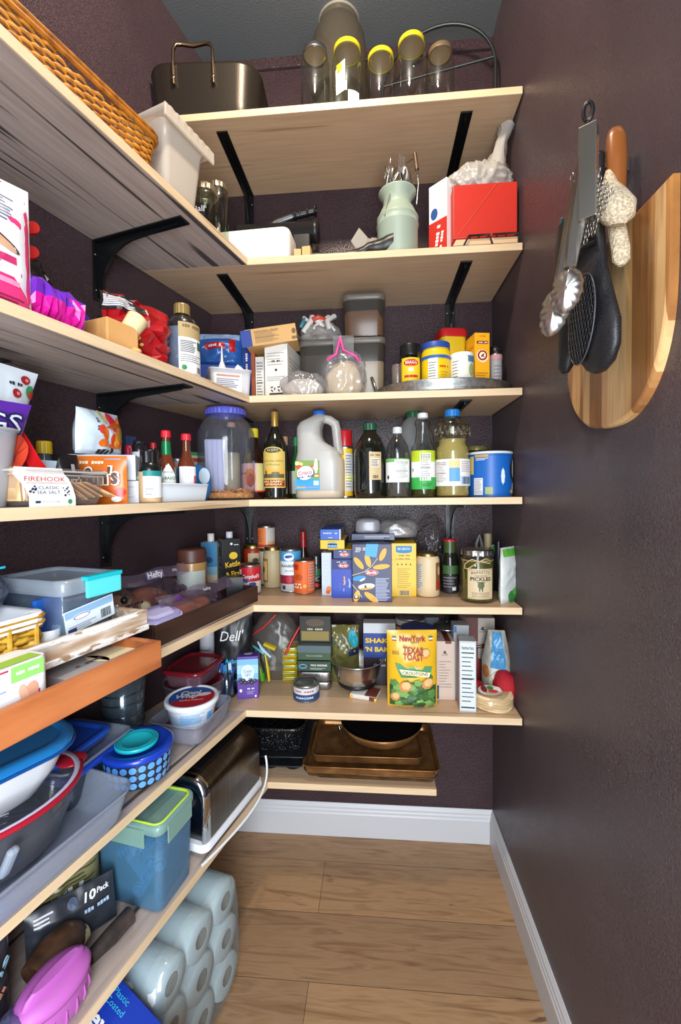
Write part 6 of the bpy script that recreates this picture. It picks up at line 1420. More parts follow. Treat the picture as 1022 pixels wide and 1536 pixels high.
t = jar('pickle_jar', 'large jar of pickles with silver lid, twine bow and cream label', 'jar', p, 0, r, h, .93, SILV, .016, fill=P('5e5c1e', .15, alpha=.8), level=.86, fn=fn, shoulder=.14, rib=True, lidin=TANL)
g = G(); TW = P('c9b083', .8); z_ = h*.80
g.tube([((r*.94)*sin(a), -(r*.94)*cos(a), z_) for a in [2*PI*i/24 for i in range(24)]], .0016, TW, 6, closed=True)
S = cyl(r*1.0); g.tube([S(-.006, z_, .002), S(-.024, z_+.006, .004), S(-.042, z_-.008, .006), S(-.046, z_-.022, .004), S(-.034, z_-.022, .004), S(-.014, z_-.006, .003), S(-.004, z_, .002)], .0014, TW, 6)
g.tube([S(-.004, z_, .002), S(.012, z_+.008, .003), S(.030, z_+.002, .003), S(.024, z_-.006, .003), S(.006, z_-.002, .002), S(-.004, z_, .002)], .0014, TW, 6); g.b('twine_bow', t)
g = G(); rd = random.Random(3)
for i in range(30): a = rd.random()*6.28; q = r*.8*math.sqrt(rd.random()); g.ball((q*cos(a), q*sin(a), .008+.006*rd.random()), .004, P('a8824a'), 6, 5)
o = g.b('spice_seeds', t); o['kind'] = 'stuff'
p = bk(5, 732, .10); r = .018; h = top(p, 800)
bottle('corked_bottle', 'dark bottle with cream corked top behind the pickle jar', 'bottle', p, 0, [(r*.95, .001), (r, .005), (r, h*.5), (r*.62, h*.7), (r*.6, h*.78)], P('2a2a26', .15), (r*.66, h*.76, h, P('9a8a66', .5)), None, None, capribs=False)
p = bk(5, 720, .13); g = G(); h = top(p, 802)
g.tube([(-.012, 0, h*.55), (-.010, 0, h*.85), (-.002, -.004, h), (.006, 0, h*.85), (.012, 0, h*.62), (.004, 0, h*.5), (-.012, 0, h*.55)], .005, P('6a6e66', .4), 8); g.tube([(-.004, .002, .001), (-.002, .002, h*.5)], .010, P('3a3e3a', .4), 10)
g.b('wire_top_jar', None, p, 0, 'grey looped wire topped jar behind the pickle jar lid', 'jar')
p = bk(5, 748, .10); r = .021; h = top(p, 812); bottle('navy_bottle', 'dark navy bottle in the shade behind the seaweed snack bags', 'bottle', p, 0, [(r*.95, .001), (r, .005), (r, h*.6), (r*.6, h*.8), (r*.5, h)], P('141824', .3), None, None, None)
def fn(g, S):
    h_, w_ = hP, wP
    g.patch(S, -w_*.42, w_*.42, h_*.84, h_*.97, P('5aa83a', .35), .0012, 8, 3); g.disc(S, .0, h_*.12, w_*.28, h_*.11, P('2f7a34'), .002, k=3); g.disc(S, w_*.1, h_*.2, w_*.16, h_*.06, P('5a9a4a'), .0026); g.disc(S, w_*.30, h_*.42, w_*.10, h_*.14, P('8a1c34'), .002)
pa_ = onz(763, 906, ZS[5]); hP = top(pa_, 822); wP = .085
pouch('snack_pouch', 'small white and green snack pouch standing at the shelf end, front one', 'pouch', away(pa_, .028)+Vector((.0, 0, 0)), .75, wP, hP, .028, P('c5c9c6', .3), fn, 31, wr=.2)
pa_ = onz(744, 885, ZS[5]); hP = top(pa_, 818)
pouch('snack_pouch', 'small white and green snack pouch half hidden behind the pickle jar', 'pouch', away(pa_, .03), .9, wP, hP, .028, P('b9c2bc', .3), fn, 33, wr=.2)
pa_ = onz(781, 893, ZS[5]); hP = top(pa_, 828)
pouch('snack_pouch', 'green topped snack pouch turned edge-on against the right wall', 'pouch', away(pa_, .03)+Vector((-.022, 0, 0)), 1.15, .07, hP, .022, P('6a8a5a', .3), fn, 35, wr=.2)

# ================================================================== sixth shelf, back
BLKF = P('141518', .35)
p = onz(350, 1000, ZS[6])
pD = lf(6, 352, .17); hD = top(pD, 925)
def fn(g, S): g.text(S, 'Dell', .0, hD*.72, .050, WH, .003, shear=.2, w=.075); g.text(S, 'Arborio', .012, hD*.40, .024, P('2aa0d8'), .003, w=.07, bold=.02); g.text(S, 'WHOLE', .01, hD*.24, .014, P('2aa0d8'), .003); g.text(S, 'GRAIN', .01, hD*.14, .012, P('2aa0d8'), .003)
pouch('rice_bag', 'black rice bag with white and blue lettering at the inner corner', 'bag', bk(6, 352, .20), .25, wd(56, bk(6, 352, .2)), top(bk(6, 352, .20), 920), .06, BLKF, lambda g, S: (lambda h: (g.text(S, "Dell'", -.004, h*.74, .042, WH, .004, shear=.2, w=.066), g.text(S, 'Arborio', .006, h*.44, .020, P('2aa0d8'), .004, w=.062, bold=.02), g.text(S, 'WHOLE', .004, h*.31, .012, P('2aa0d8'), .004), g.text(S, 'GRAIN', .004, h*.2, .010, P('2aa0d8'), .004)))(top(bk(6, 352, .20), 920)) and None, 41, wr=.08)
p = lf(6, 313, .05); can('supplement_jar', 'white jar with red and blue print behind the red lidded container', 'jar', p, 0, .026, top(p, 938), P('d4d4dc', .45), lambda g, S: (g.patch(S, -.06, .06, .05, .06, RED, .001, 20), g.lines(S, -.02, .02, .12, .06, 6, P('5a6a9a'), .003), g.patch(S, -.05, .05, .002, .03, P('2a4a9a'), .001, 20)) and None)
# ziplock with red zip and colourful gadgets
pz_ = bk(6, 414, .075); hz_ = top(pz_, 918)
def cont(t):
    hh = hz_
    def gad(nm, pts, r, m, fl=1.): g = G(); pts = [(x+.015, y-.03, z) for x, y, z in pts]; g.tube(pts, r, m, 8, flat=fl); g.b(nm, t)
    gad('green_peeler', [(-.045, -.03, .012), (-.05, -.032, .05), (-.062, -.03, .09), (-.07, -.02, .115)], [.016, .018, .010, .005], P('52a81c', .35), .5)
    gad('dark_handle', [(-.04, -.036, .04), (-.052, -.038, .08), (-.055, -.03, .10)], [.008, .010, .004], P('2a2a1c', .4), .6)
    gad('yellow_tool', [(-.022, -.032, .01), (-.026, -.034, .05), (-.035, -.032, .10)], [.008, .009, .005], P('d8c014', .35), .5)
    gad('teal_clip', [(-.085, -.022, .125), (-.055, -.03, .110), (-.04, -.03, .10)], .0045, P('6ac0d0', .4))
    gad('white_spatula', [(-.06, -.03, .14), (-.045, -.034, .118), (-.015, -.034, .09)], [.004, .008, .006], P('b8d4ea', .4), .5)
    gad('yellow_packet', [(-.04, -.02, .13), (-.0, -.022, .115)], [.016, .018], P('c8b21c', .4), .4)
t = film_bag('zip_bag', 'large clear zip bag with red seal holding green and yellow kitchen gadgets', 'bag', pz_, 0, (wd(40, pz_), .05, hz_*.60), thin('eceae6', .4, .08, .2, .12, 'aaa49c'), 43, .12, 12, cont)
g = G(); w_ = wd(44, pz_); RZ = P('c02a2a', .35)
g.tube([(-w_*.9, -.02, hz_*.62), (-w_*.3, -.045, hz_*.82), (w_*.1, -.03, hz_*1.0)], .0035, RZ, 6); g.tube([(w_*.9, -.02, hz_*.82), (w_*.65, -.045, hz_*.62), (w_*.45, -.052, hz_*.42)], .0045, RZ, 6); g.b('red_seal', t)
# sardine tins, yellow stack
p0 = onz(434, 1023, ZS[6]); wS = wd(24, p0); zt = top(p0, 972)
nT = 6; hT1 = zt/nT
for i in range(nT):
    if i == 0:
        t = TH('sardine_tin', '', 'tin', (p0.x, p0.y+.035, p0.z), .05, 'yellow sardine tins in one stack')
        g = G(); g.loft([rr(wS*.95, .068, .012, .001), rr(wS, .072, .014, .003), rr(wS, .072, .014, hT1-.003), rr(wS*.98, .07, .014, hT1-.001), rr(wS*.9, .062, .01, hT1-.001), rr(wS*.86, .058, .01, hT1-.003)], P('d8c21c', .3, .3), True, True); g.b('tin_body', t)
        g = G(); g.loft([rr(wS*1.01, .073, .0145, hT1*.62), rr(wS*1.01, .073, .0145, hT1*.78)], P('2a8ab0', .4)); F = front(-.0365); g.lines(F, -wS*.3, wS*.35, hT1*.5, hT1*.2, 1, P('8a2a1c'), .002, .0006, ragged=.1); g.b('label', t)
        tin0 = t
    else: t = dup(tin0, (p0.x+.001*((i*7) % 3-1), p0.y+.035, p0.z+i*(hT1+.0003)), .05+.03*((i % 3)-1))
    t['label'] = ['yellow sardine tin at the very bottom of its stack', 'second yellow sardine tin from the bottom of the stack', 'third yellow sardine tin from the bottom of the stack', 'fourth yellow sardine tin from the bottom of the stack', 'yellow sardine tin just under the top one of the stack', 'yellow sardine tin on top of its stack'][i]
# sardine boxes and cans, stacked
p0 = onz(472, 1035, ZS[6]); w_ = wd(50, p0)
def stk(yb0, yb1, dpt, mat, name, label, fn=None, rx=None, wq=1., yoff=.0, bev=.0012, tin=False, prev=[0]):
    z0 = top(p0, yb0) if yb0 < 1034 else 0; z1 = top(p0, yb1); z0 = max(z0, 0)
    w = w_*wq; h = z1-z0-.0006
    if tin:
        t = TH(name, label, 'can', (p0.x, p0.y+yoff+dpt/2, ZS[6]+z0), 0)
        g = G(); g.loft([rr(w*.96, dpt*.95, .014, .0005), rr(w, dpt, .016, .003), rr(w, dpt, .016, h-.003), rr(w*.98, dpt*.98, .015, h-.0003), rr(w*.9, dpt*.9, .012, h-.0003), rr(w*.88, dpt*.88, .012, h-.003)], TIN, True, True); g.b('tin_body', t)
        g = G()
        for i in range(7): F = front(-dpt/2); g.box(-w*.25+i*w*.08, -w*.25+i*w*.08+.0018, -dpt/2-.0008, -dpt/2+.002, h*.25, h*.8, P('d8d8d8', .2, 1.), .0003)
        g.b('ribbing', t); return
    carton(name, label, 'box', (p0.x, p0.y+yoff+dpt/2, ZS[6]+z0), 0, w, dpt, h, mat, (lambda g, F, R, L, T: fn(g, F, R, L, T, w, h, dpt)) if fn else None)
stk(1035, 1023, .075, TIN, 'silver_tin', 'silver tin at the bottom under the green sardine boxes', tin=True)
stk(1022.5, 1008, .075, TIN, 'silver_tin', 'ribbed silver tin directly under the green sardine box', tin=True)
def f(g, F, R, L, T, w, h, d): g.text(F, 'WILD SARDINES', w*.14, h*.62, h*.26, WH, w=w*.5, bold=.02); g.lines(F, -w*.12, w*.36, h*.4, h*.15, 2, P('b8c4b8'), .0014); g.disc(F, -w*.34, h*.5, w*.12, h*.24, P('7aa0c0')); g.disc(F, -w*.34, h*.5, w*.10, h*.14, P('20404a'), .0012)
stk(1007, 992, .08, P('2c4230', .45), 'sardine_box', 'dark green sardine box with white lettering above the silver tins', f)
def f(g, F, R, L, T, w, h, d): g.text(F, 'WILD SARDINES', 0, h*.3, h*.14, P('b8c4b8'), w=w*.5); g.patch(F, -w/2, w/2, h*.52, h, P('53646a'), .0006); g.patch(T, -w*.5, w*.5, 0, d, P('5c6a66'), .0006)
stk(991, 969, .08, P('3a5236', .45), 'sardine_box', 'pale topped green sardine box, upper one of the stack', f, yoff=.004)
def f(g, F, R, L, T, w, h, d): g.patch(F, -w*.44, w*.44, h*.06, h*.42, P('8a7a3c')); g.text(F, '~8', 0, h*.5, h*.12, P('c8c0a0'), w=w*.5); g.disc(F, 0, h*.75, w*.3, h*.15, P('5a4a38'))
stk(968, 928, .08, P('2c2a26', .45), 'anchovy_box', 'dark box with olive picture panel on top of the green sardine boxes', f, yoff=.03, wq=.96)
# tuna can
p, r, h = cyl5(6, 460, 1055, 39, 1030)
def fn(g, S): g.patch(S, -r*2, r*2, h*.08, h*.5, P('24406e'), .0006, 20); g.patch(S, -r*1.0, r*1.0, h*.5, h*.85, P('c8ccd0'), .0008, 14); g.text(S, '~8', 0, h*.68, .007, P('b82a2a'), .0014, w=r*1.5, bold=.03); g.text(S, 'ALBACORE', 0, h*.3, .0075, WH, .0012, w=r*1.4, bold=.02)
can('tuna_can', 'flat round tuna can at the shelf front edge with navy and white label', 'can', p, 0, r, h, P('b9bcc0', .35), fn)
# purple drink mix box and glass of packets
def f(g, F, R, L, T, w, h, d):
    LBc, PUc = P('6ab4d8'), P('5c3c9a')
    g.patch(F, -w/2, w/2, h*.45, h*.94, P('7ab8dc'), .0006); g.patch(F, -w/2, w/2, h*.60, h*.80, P('a4d2ea'), .0008)
    g.disc(F, 0, h*.62, w*.30, h*.19, WH, .0012, 28); g.disc(F, 0, h*.62, w*.27, h*.17, P('d4e8f2'), .0016, 28); g.text(F, 'Crystal', 0, h*.66, .013, P('2a5a9a'), .002, w=w*.4); g.text(F, 'Light', 0, h*.58, .013, P('2a5a9a'), .002, w=w*.25)
    for (u, v) in ((-.3, .4), (-.12, .38), (.06, .40), (.2, .38), (.34, .42), (-.2, .44), (.12, .45), (-.36, .46)): g.disc(F, u*w, v*h, w*.1, w*.1, P('2c2440', .3), .0016); g.disc(F, (u-.02)*w, (v+.012)*h, w*.03, w*.03, P('8a84a8'), .0022)
    g.text(F, '~5', w*.14, h*.24, .007, WH, w=w*.34); g.lines(F, -w*.05, w*.35, h*.19, h*.1, 3, P('b8a8d8'), .0012); g.disc(F, -w*.34, h*.2, .004, .005, WH); g.patch(F, w*.32, w*.40, h*.03, h*.08, WH)
    g.patch(R, 0, d, 0, h*.96, P('7a62b0'), .0006); g.patch(R, 0, d*.0+.0, 0, h, PUc); g.lines(R, d*.2, d*.85, h*.85, h*.2, 10, P('d8d0ec'), .002, .0012); g.disc(T, 0, d*.5, w*.2, d*.2, WH, .001); g.lines(T, -w*.12, w*.12, d*.6, d*.4, 2, PUc, .002, .0016)
carton_at(6, 357, 388, .26, 985, .045, P('5a3a98', .4), 'drink_mix_box', 'purple and light blue drink mix box with round white emblem', 'box', f, py=1048, rot=.20)
p, r, h = cyl5(6, 341, 1050, 30, 1000)
t = TH('packet_glass', 'clear straight glass holding blue drink mix sticks', 'glass', p, 0)
g = G(); g.lathe([(0, .003), (r*.9, .001), (r, .008), (r*1.02, h*.8), (r*.98, h*.8), (r*.95, .01)], thin('d8dce0', .6, .15, .08), 28); g.b('glass_body', t)
rd = random.Random(4)
for i in range(12):
    a = i*.55; x, y = (r*.55)*cos(a), (r*.55)*sin(a); g = G(); g.cbox(.011, .003, h*rd.uniform(.82, 1.0), P(('3a9ad0', '8ac8e8', '2a5aa8', 'c8dcec')[i % 4], .35), .0006, z=.0); F = front(-.0016); g.patch(F, -.004, .004, h*.6, h*.75, P(('b8282c', 'f0f0f0', '20407a')[i % 3]), .0006)
    g.b('drink_stick', None, Vector(p)+Vector((x, y, .006)), (rd.uniform(-.12, .12), rd.uniform(-.14, .14), a), 'slim blue and white drink mix stick standing in the clear glass', 'packet', 'drink mix sticks')
# steel bowl, pasta bag, packet
p0 = onz(537, 1042, ZS[6]); c = Vector((p0.x-.004, p0.y+.050, ZS[6])); zr_ = top(c, 987); Rb = wd(80, c)/2
t = TH('steel_bowl', 'shiny steel bowl resting on a small packet', 'bowl', c+Vector((0, 0, .018)), 0)
hb = zr_-.018
g = G(); g.lathe([(0, .001), (Rb*.62, .001), (Rb*.68, .004), (Rb*.84, hb*.45), (Rb*.94, hb*.93), (Rb*1.02, hb*.97), (Rb*1.03, hb), (Rb*.98, hb), (Rb*.93, hb*.95), (Rb*.82, hb*.45), (Rb*.66, .006), (0, .004)], P('d4d0ca', .24, 1.), 44); g.lathe([(Rb*.60, -.001), (Rb*.70, -.001), (Rb*.71, .006), (Rb*.66, .008)], BLK2, 36); g.b('bowl_body', t)
q = onz(548, 1050, ZS[6]); 
def fnp(g): pass
g = G(); g.cbox(.085, .06, .014, P('d8d4cc', .5), .003); T_ = plane((0, -.03, .014), (1, 0, 0), (0, 1, 0)); g.patch(T_, .005, .042, 0, .06, P('6a3024'), .0006); F = front(-.03); g.patch(F, .02, .042, .001, .013, P('6a3024'), .0006); g.patch(F, .036, .0425, .001, .010, P('e8c81c'), .001); g.patch(F, -.04, -.032, .001, .012, P('e8a81c'), .001)
g.b('seasoning_packet', None, (q.x, q.y+.028, ZS[6]), -.25, 'small white and brown packet under the steel bowl', 'packet')
p = bk(6, 518, .10); h = top(p, 937)
def fn(g, S):
    for i in range(26): g.disc(S, -.045+.09*((i*.37) % 1), h*(.55+.4*((i*.61) % 1)), .003, .004, P(('d8d4b8', '2a4a7a', 'b8a878')[i % 3]), .002, 10, k=1)
    g.disc(S, .028, h*.78, .015, .028, P('2aa0b0'), .003, rot=.3); g.patch(S, .01, .045, h*.5, h*.62, P('1c2a44'), .002, 5, 2)
pouch('lentil_bag', 'olive and dark blue clear-windowed bag behind the steel bowl', 'bag', p, .1, .095, h, .055, P('6e6a3a', .25), fn, 45, wr=.3)
c, w_ = Vector((0, 0, 0)), 0
p = bk(6, 505, .06); carton('blue_box', 'dark blue box edge behind the sardine boxes', 'box', p, 0, .03, .04, top(p, 955), P('1c3a78'))
def f(g, F, R, L, T, w, h, d):
    g.patch(F, -w/2, w/2, 0, h*.84, P('1f3f8c'), .0006); g.patch(F, -w/2, w/2, 0, h*.45, P('2a1f2c'), .001); g.text(F, "SHAKE", -w*.02, h*.72, .021, P('e8c01c'), .0016, w=w*.85, bold=.04); g.text(F, "'N BAKE", -w*.02, h*.58, .021, P('e8c01c'), .0016, w=w*.85, bold=.04); g.text(F, 'and', w*.1, h*.42, .014, WH, .002); g.text(F, 'Original', 0, h*.33, .012, WH, .002)
carton_at(6, 546, 594, .13, 935, .05, P('c8ccd0', .4), 'coating_mix_box', 'blue and white coating mix box with yellow capitals behind the steel bowl', 'box', f)
# croutons
p0 = onz(620, 1064, ZS[6]); wC_ = wd(76, p0); hC_ = top(p0, 950)
def fn(g, S):
    w, h = wC_, hC_
    o = .0015
    rd = random.Random(9)
    def band(v0, v1, m, off): g.patch(S, -w*.46, w*.46, v0, v1, m, off, 22, max(4, int((v1-v0)/.006)))
    band(h*.03, h*.30, P('2f5a2c', .4), .003)
    for i in range(46): g.disc(S, w*rd.uniform(-.40, .40), h*rd.uniform(.04, .36), w*.08, w*.06, P(rd.choice(['3f6a34', '5a8a44', '7aa858', '2c5230']), .4), .004+.00005*i, 14, shape=lambda a: 1+.2*cos(5*a))
    for (u, v, s_) in ((-.16, .30, .13), (-.36, .16, .10), (.28, .34, .13), (.24, .72, .11)): g.disc(S, w*u, h*v, w*s_, w*s_*.85, P('c88a48', .5), .0068, 8, .4); g.disc(S, w*u+.002, h*v+.003, w*s_*.7, w*s_*.6, P('e0b87c', .5), .0074, 8, .4)
    GR = P('1f7a3c', .4)
    g.poly(S, [(-w*.36, h*.60), (w*.38, h*.55), (w*.34, h*.47), (w*.40, h*.40), (-w*.24, h*.42), (-w*.3, h*.50)], GR, .0066); g.poly(S, [(-w*.28, h*.53), (w*.34, h*.48), (w*.30, h*.42), (-w*.22, h*.46)], P('efe6b8'), .0082)
    g.text(S, 'CROUTONS', w*.03, h*.475, .013, P('3a2a1a'), .0094, w=w*.5, rot=-.06); g.text(S, 'SEASONED', 0, h*.555, .010, P('b8e0a0'), .0094, w=w*.28, rot=-.06)
    g.text(S, 'TEXAS', 0, h*.76, .024, P('a02a1c'), .0075, w=w*.40, bold=.03, rot=-.05); g.text(S, 'TOAST', 0, h*.68, .024, P('a02a1c'), .0075, w=w*.40, bold=.03, rot=-.05); g.text(S, 'The', -w*.16, h*.82, .007, P('a02a1c'), .0075)
    g.text(S, 'NewYork', .0, h*.905, .021, P('a02a1c'), .0075, w=w*.52, bold=.04); g.text(S, 'Bakery', w*.05, h*.865, .009, P('3a5a2a'), .0075, shear=.2); g.text(S, 'BIG', -w*.34, h*.73, .013, P('7a5a3a'), .0075)
    for sx in (-1, 1): g.patch(S, sx*w*.36-w*.04, sx*w*.36+w*.04, h*.915, h*.935, GR, .0075); g.patch(S, sx*w*.36-w*.04, sx*w*.36+w*.04, h*.895, h*.915, WH, .0075); g.patch(S, sx*w*.36-w*.04, sx*w*.36+w*.04, h*.88, h*.895, P('a02a1c'), .0075)
pouch('crouton_pouch', 'yellow and green crouton pouch standing at the front of the shelf', 'pouch', (p0.x, p0.y+.03, ZS[6]), .05, wC_, hC_, .055, P('e6b424', .3), fn, 50, wr=.05, lean=.01)
# behind: blue lidded jar, white tubs
p = bk(6, 627, .20); r = wd(50, p)/2; h = top(p, 939)
jar('blue_lid_jar', 'jar with deep blue lid behind the crouton pouch', 'jar', p, 0, r, h, .97, P('1c2f6e', .35), .03, glass=P('8a8e96', .3), shoulder=.06, rib=True)
p = bk(6, 616, .07); r = wd(45, p)/2; h = top(p, 923)
can('striped_canister', 'white canister with red stripe against the back wall, above the blue lidded jar', 'canister', p, 0, r, h, P('c4c0b8', .45), lambda g, S: (g.patch(S, -r*2, r*2, h*.86, h*.89, P('8a2a2a'), .001, 20),)[0] and None)
p = bk(6, 648, .05); carton('grey_box', 'grey box standing behind the oatmeal box', 'box', p, 0, .045, .04, top(p, 924), P('6a7078'))
def quaker(g, F, u, v, s_, m): g.disc(F, u, v+s_*.55, s_*.42, s_*.13, m); g.disc(F, u-.0, v+s_*.25, s_*.25, s_*.22, m); g.leaf(F, u, v, s_*1.3, s_*.4, -.2, m); g.text(F, 'QUAKER', u, v-s_*.55, s_*.45, m, w=s_*1.9)
def f(g, F, R, L, T, w, h, d):
    quaker(g, F, 0, h*.80, .010, P('3a2a26')); g.lines(F, -w*.3, w*.35, h*.68, h*.2, 10, P('7a6a60'), .0014, ragged=.6); g.patch(F, -w*.48, -w*.3, h*.02, h*.25, P('2a3a44')); g.patch(T, w*.02, w*.3, 0, d, P('6a2418')); g.text(T, '~3', -w*.25, d*.3, .01, P('5a2418'))
    g.patch(F, w*.02, w*.32, h*.96, h*.999, P('6a2418'))
p0 = onz(667, 1050, ZS[6])
carton_at(6, 653, 683, .25, 962, .13, P('c9b4a4', .45), 'oatmeal_box', 'pinkish cream oatmeal box beside the crouton pouch', 'box', f, py=1050)
p = bk(6, 672, .15); h = top(p, 931)
g = G(); R_ = wd(20, p); g.lathe([(0, .012), (R_*.8, .010), (R_, .002), (R_*1.05, 0), (R_, .0)], P('2a2a2c', .25), 32); g.tube([(R_*1.03*cos(a), R_*1.03*sin(a), .001) for a in [2*PI*i/32 for i in range(32)]], .003, STEEL, 6, closed=True); g.ball((0, 0, .018), (.008, .008, .006), BLK2, 12, 8)
g.b('pot_lid', None, Vector((p.x, YB-.13, ZS[6]+top(bk(6, 672, .13), 940))), 0, 'dark round lid with steel rim lying across the top of the oatmeal boxes', 'lid')
def f(g, F, R, L, T, w, h, d):
    g.patch(F, -w*.42, w*.42, h*.03, h*.97, P('cdd6da'), .0006); g.nutri(F, -w*.42, w*.42, h*.05, h*.97); g.patch(F, -w*.4, w*.4, h*.055, h*.075, INK, .001); g.patch(L, 0, d, 0, h, P('b07a70'), .0006)
carton_at(6, 690, 714.5, .25, 962, .05, P('c0c4c4', .45), 'nutrition_box', 'narrow white box showing its nutrition panel at the shelf edge', 'box', f, py=1068, rot=-.08)
def f(g, F, R, L, T, w, h, d): g.text(F, '~5', 0, h*.3, .008, INK, w=w*.6); g.patch(F, -w*.46, -w*.28, h*.5, h*.95, P('2a6a9a')); g.disc(F, .0, h*.6, .006, .012, INK)
p0 = onz(702, 1068, ZS[6]); zz = top(p0, 962)
carton('grits_box', 'top of a grey and blue carton rising behind the nutrition panel box', 'box', (p0.x-.002, p0.y+.105, ZS[6]), 0, .046, .05, top((p0.x, p0.y+.08, ZS[6]), 938), P('989c9e', .5), lambda g, F, R, L, T: (lambda h: (g.text(F, '~5', 0, h*.86, .009, INK), g.patch(F, -.022, -.014, h*.9, h*.99, P('2a6a9a'))))(top((p0.x, p0.y+.08, ZS[6]), 938)) and None)
def f(g, F, R, L, T, w, h, d):
    g.patch(F, -w/2, w*.0, h*.0, h, P('5a2a24'), .0005); quaker(g, F, w*.14, h*.83, .013, P('1c1c1c')); g.patch(F, -w*.4, w*.2, h*.55, h*.62, P('5a2a24')); g.lines(F, -w*.2, w*.2, h*.66, h*.56, 3, P('a89a90'), .003); g.patch(F, -w/2, w/2, 0, h*.4, P('7a1f1c'), .0008)
carton_at(6, 693, 742, .11, 927, .06, P('a89c90', .5), 'oatmeal_box', 'wide brown and grey oatmeal box at the back with black hat emblem', 'box', f)
# white and blue bag, red net, tortillas
p = bk(6, 745, .17); h = top(p, 945)
def fn(g, S): g.patch(S, -.022, .022, h*.46, h*.98, P('4a90c0', .3), .002, 6, 14); g.disc(S, 0, h*.26, .028, h*.16, P('c9bfa4'), .003, k=3); g.disc(S, -.035, h*.4, .008, h*.1, P('a06030'), .003); g.tube([S(0, h*(.1+.03*i), .006) for i in range(8)], .003, P('d8d0b8'), 6)
pouch('rice_pouch', 'white translucent bag with a blue band twisted at the top', 'bag', p, -.1, .088, h, .07, P('a8a498', .3), fn, 60, ow=lambda V: 1-.45*max(0, V-.55)/.45, wr=.2)
p = bk(6, 760, .21)
g = G(); g.blob((.036, .035, top(p, 1008)*.62), P('b40f22', .55, bump=.6, scale=700), .15, 16, 61); g.ball((.0, -.01, top(p, 1008)*.84), .007, P('d8c42a'), 10, 6); g.b('red_net_bag', None, p+Vector((-.005, 0, 0)), 0, 'bright red net bag with yellow clip beside the tortillas', 'bag')
p = bk(6, 716, .20); g = G(); g.blob((.022, .025, .035), P('a81020', .5), .2, 18, 62); g.b('red_net_end', None, p, 0, 'red net bag end poking out left of the tortillas', 'bag')
p0 = onz(750, 1072, ZS[6]); c = away(p0, .055); Rt = wd(62, c)/2
if c.x+Rt > XR-.006: c.x = XR-.006-Rt
t = TH('tortilla_pack', 'stack of flat tortillas in clear film with red and white sticker', 'tortillas', c, 0)
g = G(); rings = []; ht = top(c, 1030)*.75
for i in range(12):
    z = ht*i/11; q = Rt*(.9+.05*(i % 2)+.06*sin(PI*i/11)); rings.append([(q*cos(a)*(1+.02*sin(3*a+i)), q*.82*sin(a)*(1+.02*sin(4*a+i)), z+.004*sin(2*a+.5)) for a in [2*PI*j/32 for j in range(32)]])
g.loft(rings, P('dcc39a', .8), True, True, smooth=False); g.b('tortillas', t)
g = G(); g.blob((Rt*1.02, Rt*.88, ht*.72), thin('f4efe4', .5, .08, .15, .04), .12, 22, 63, ridge=True); g.b('film', t)
g = G(); T_ = plane((0, -.012, ht+.008), (1, 0, 0), (0, .96, .28)); g.disc(T_, -.008, 0, .034, .022, P('d8c8b8'), .001, k=1); g.disc(T_, -.024, .004, .009, .014, P('7a1c24'), .002); g.disc(T_, -.006, .008, .009, .008, P('2a7a3a'), .0025); g.disc(T_, .0, -.006, .014, .006, P('c8282a'), .003); g.disc(T_, .014, .004, .010, .010, P('e8dcd0'), .0024); g.b('sticker', t)

# ================================================================== lowest back shelf: trays and roaster
ENAM = texmat('speckled_enamel', (1, 1, 1), [(.66, '101214'), (.72, '8c9094')], .25, 0, bump=0, nscale=260, detail=1)
p0 = onz(400, 1172, ZS[7]+.0); wR = wd(112, p0)
for i, (lb, z) in enumerate((('dark muffin tin, lower one under the speckled roaster', 0), ('dark muffin tin, upper one directly under the speckled roaster', .028))):
    if i == 0:
        t = TH('muffin_tin', lb, 'muffin tin', (p0.x-.006, YB-.02-.115, ZS[7]), 0, 'muffin tins under the roaster')
        MT = P('26282c', .35, .4)
        g = G(); w0, d0 = wR*.97, .215; cx = [-w0*.33, 0, w0*.33]; cy_ = [-d0*.24, d0*.24]
        g.loft([rr(w0*.98, d0*.98, .015, .026), rr(w0, d0, .016, .027), rr(w0, d0, .016, .030), rr(w0*.98, d0*.98, .015, .030)], MT, True, False)
        g.add(rr(w0*.98, d0*.98, .015, .030), [tuple(range(24))], MT)
        for x in cx:
            for y in cy_: g.lathe([(0, .001), (w0*.12, .001), (w0*.15, .027)], MT, 22, x=x, y=y)
        g.b('tray', t); tin0 = t
    else: dup(tin0, (p0.x+.004, YB-.02-.115, ZS[7]+z), .03, lb)
zr0 = ZS[7]+.060; cR_ = Vector((p0.x+.003, YB-.02-.11, zr0)); 
hR = top((cR_.x, cR_.y-.10, zr0), 1092)
t = TH('speckled_roaster', 'black speckled enamel roaster pan stacked on the muffin tins', 'roasting pan', cR_, 0)
g = G(); w0, d0 = wR*.90, .20
g.loft([rr(w0*.86, d0*.84, .03, .0), rr(w0*.90, d0*.9, .035, .006), rr(w0, d0, .04, hR-.012), rr(w0*1.04, d0*1.04, .042, hR-.008), rr(w0*1.05, d0*1.05, .043, hR), rr(w0*.99, d0*.99, .04, hR), rr(w0*.97, d0*.97, .038, hR-.01), rr(w0*.86, d0*.86, .03, .008)], ENAM, True, True); g.b('pan_body', t)
BRZ = texmat('bronze_bakeware', (1, 1, 1), [(.35, '7a5430'), (.55, '94683a'), (.75, 'b48650')], .33, .55, bump=.08, nscale=22, detail=6)
BRZD = texmat('browned_bakeware', (1, 1, 1), [(.35, '4a3420'), (.6, '66482a'), (.8, '80603c')], .4, .5, bump=.08, nscale=30, detail=6)
pA0 = onz(556, 1180, ZS[7]); wBk = wd(208, pA0)
zst = [top(pA0, y) for y in (1172, 1160, 1148)]
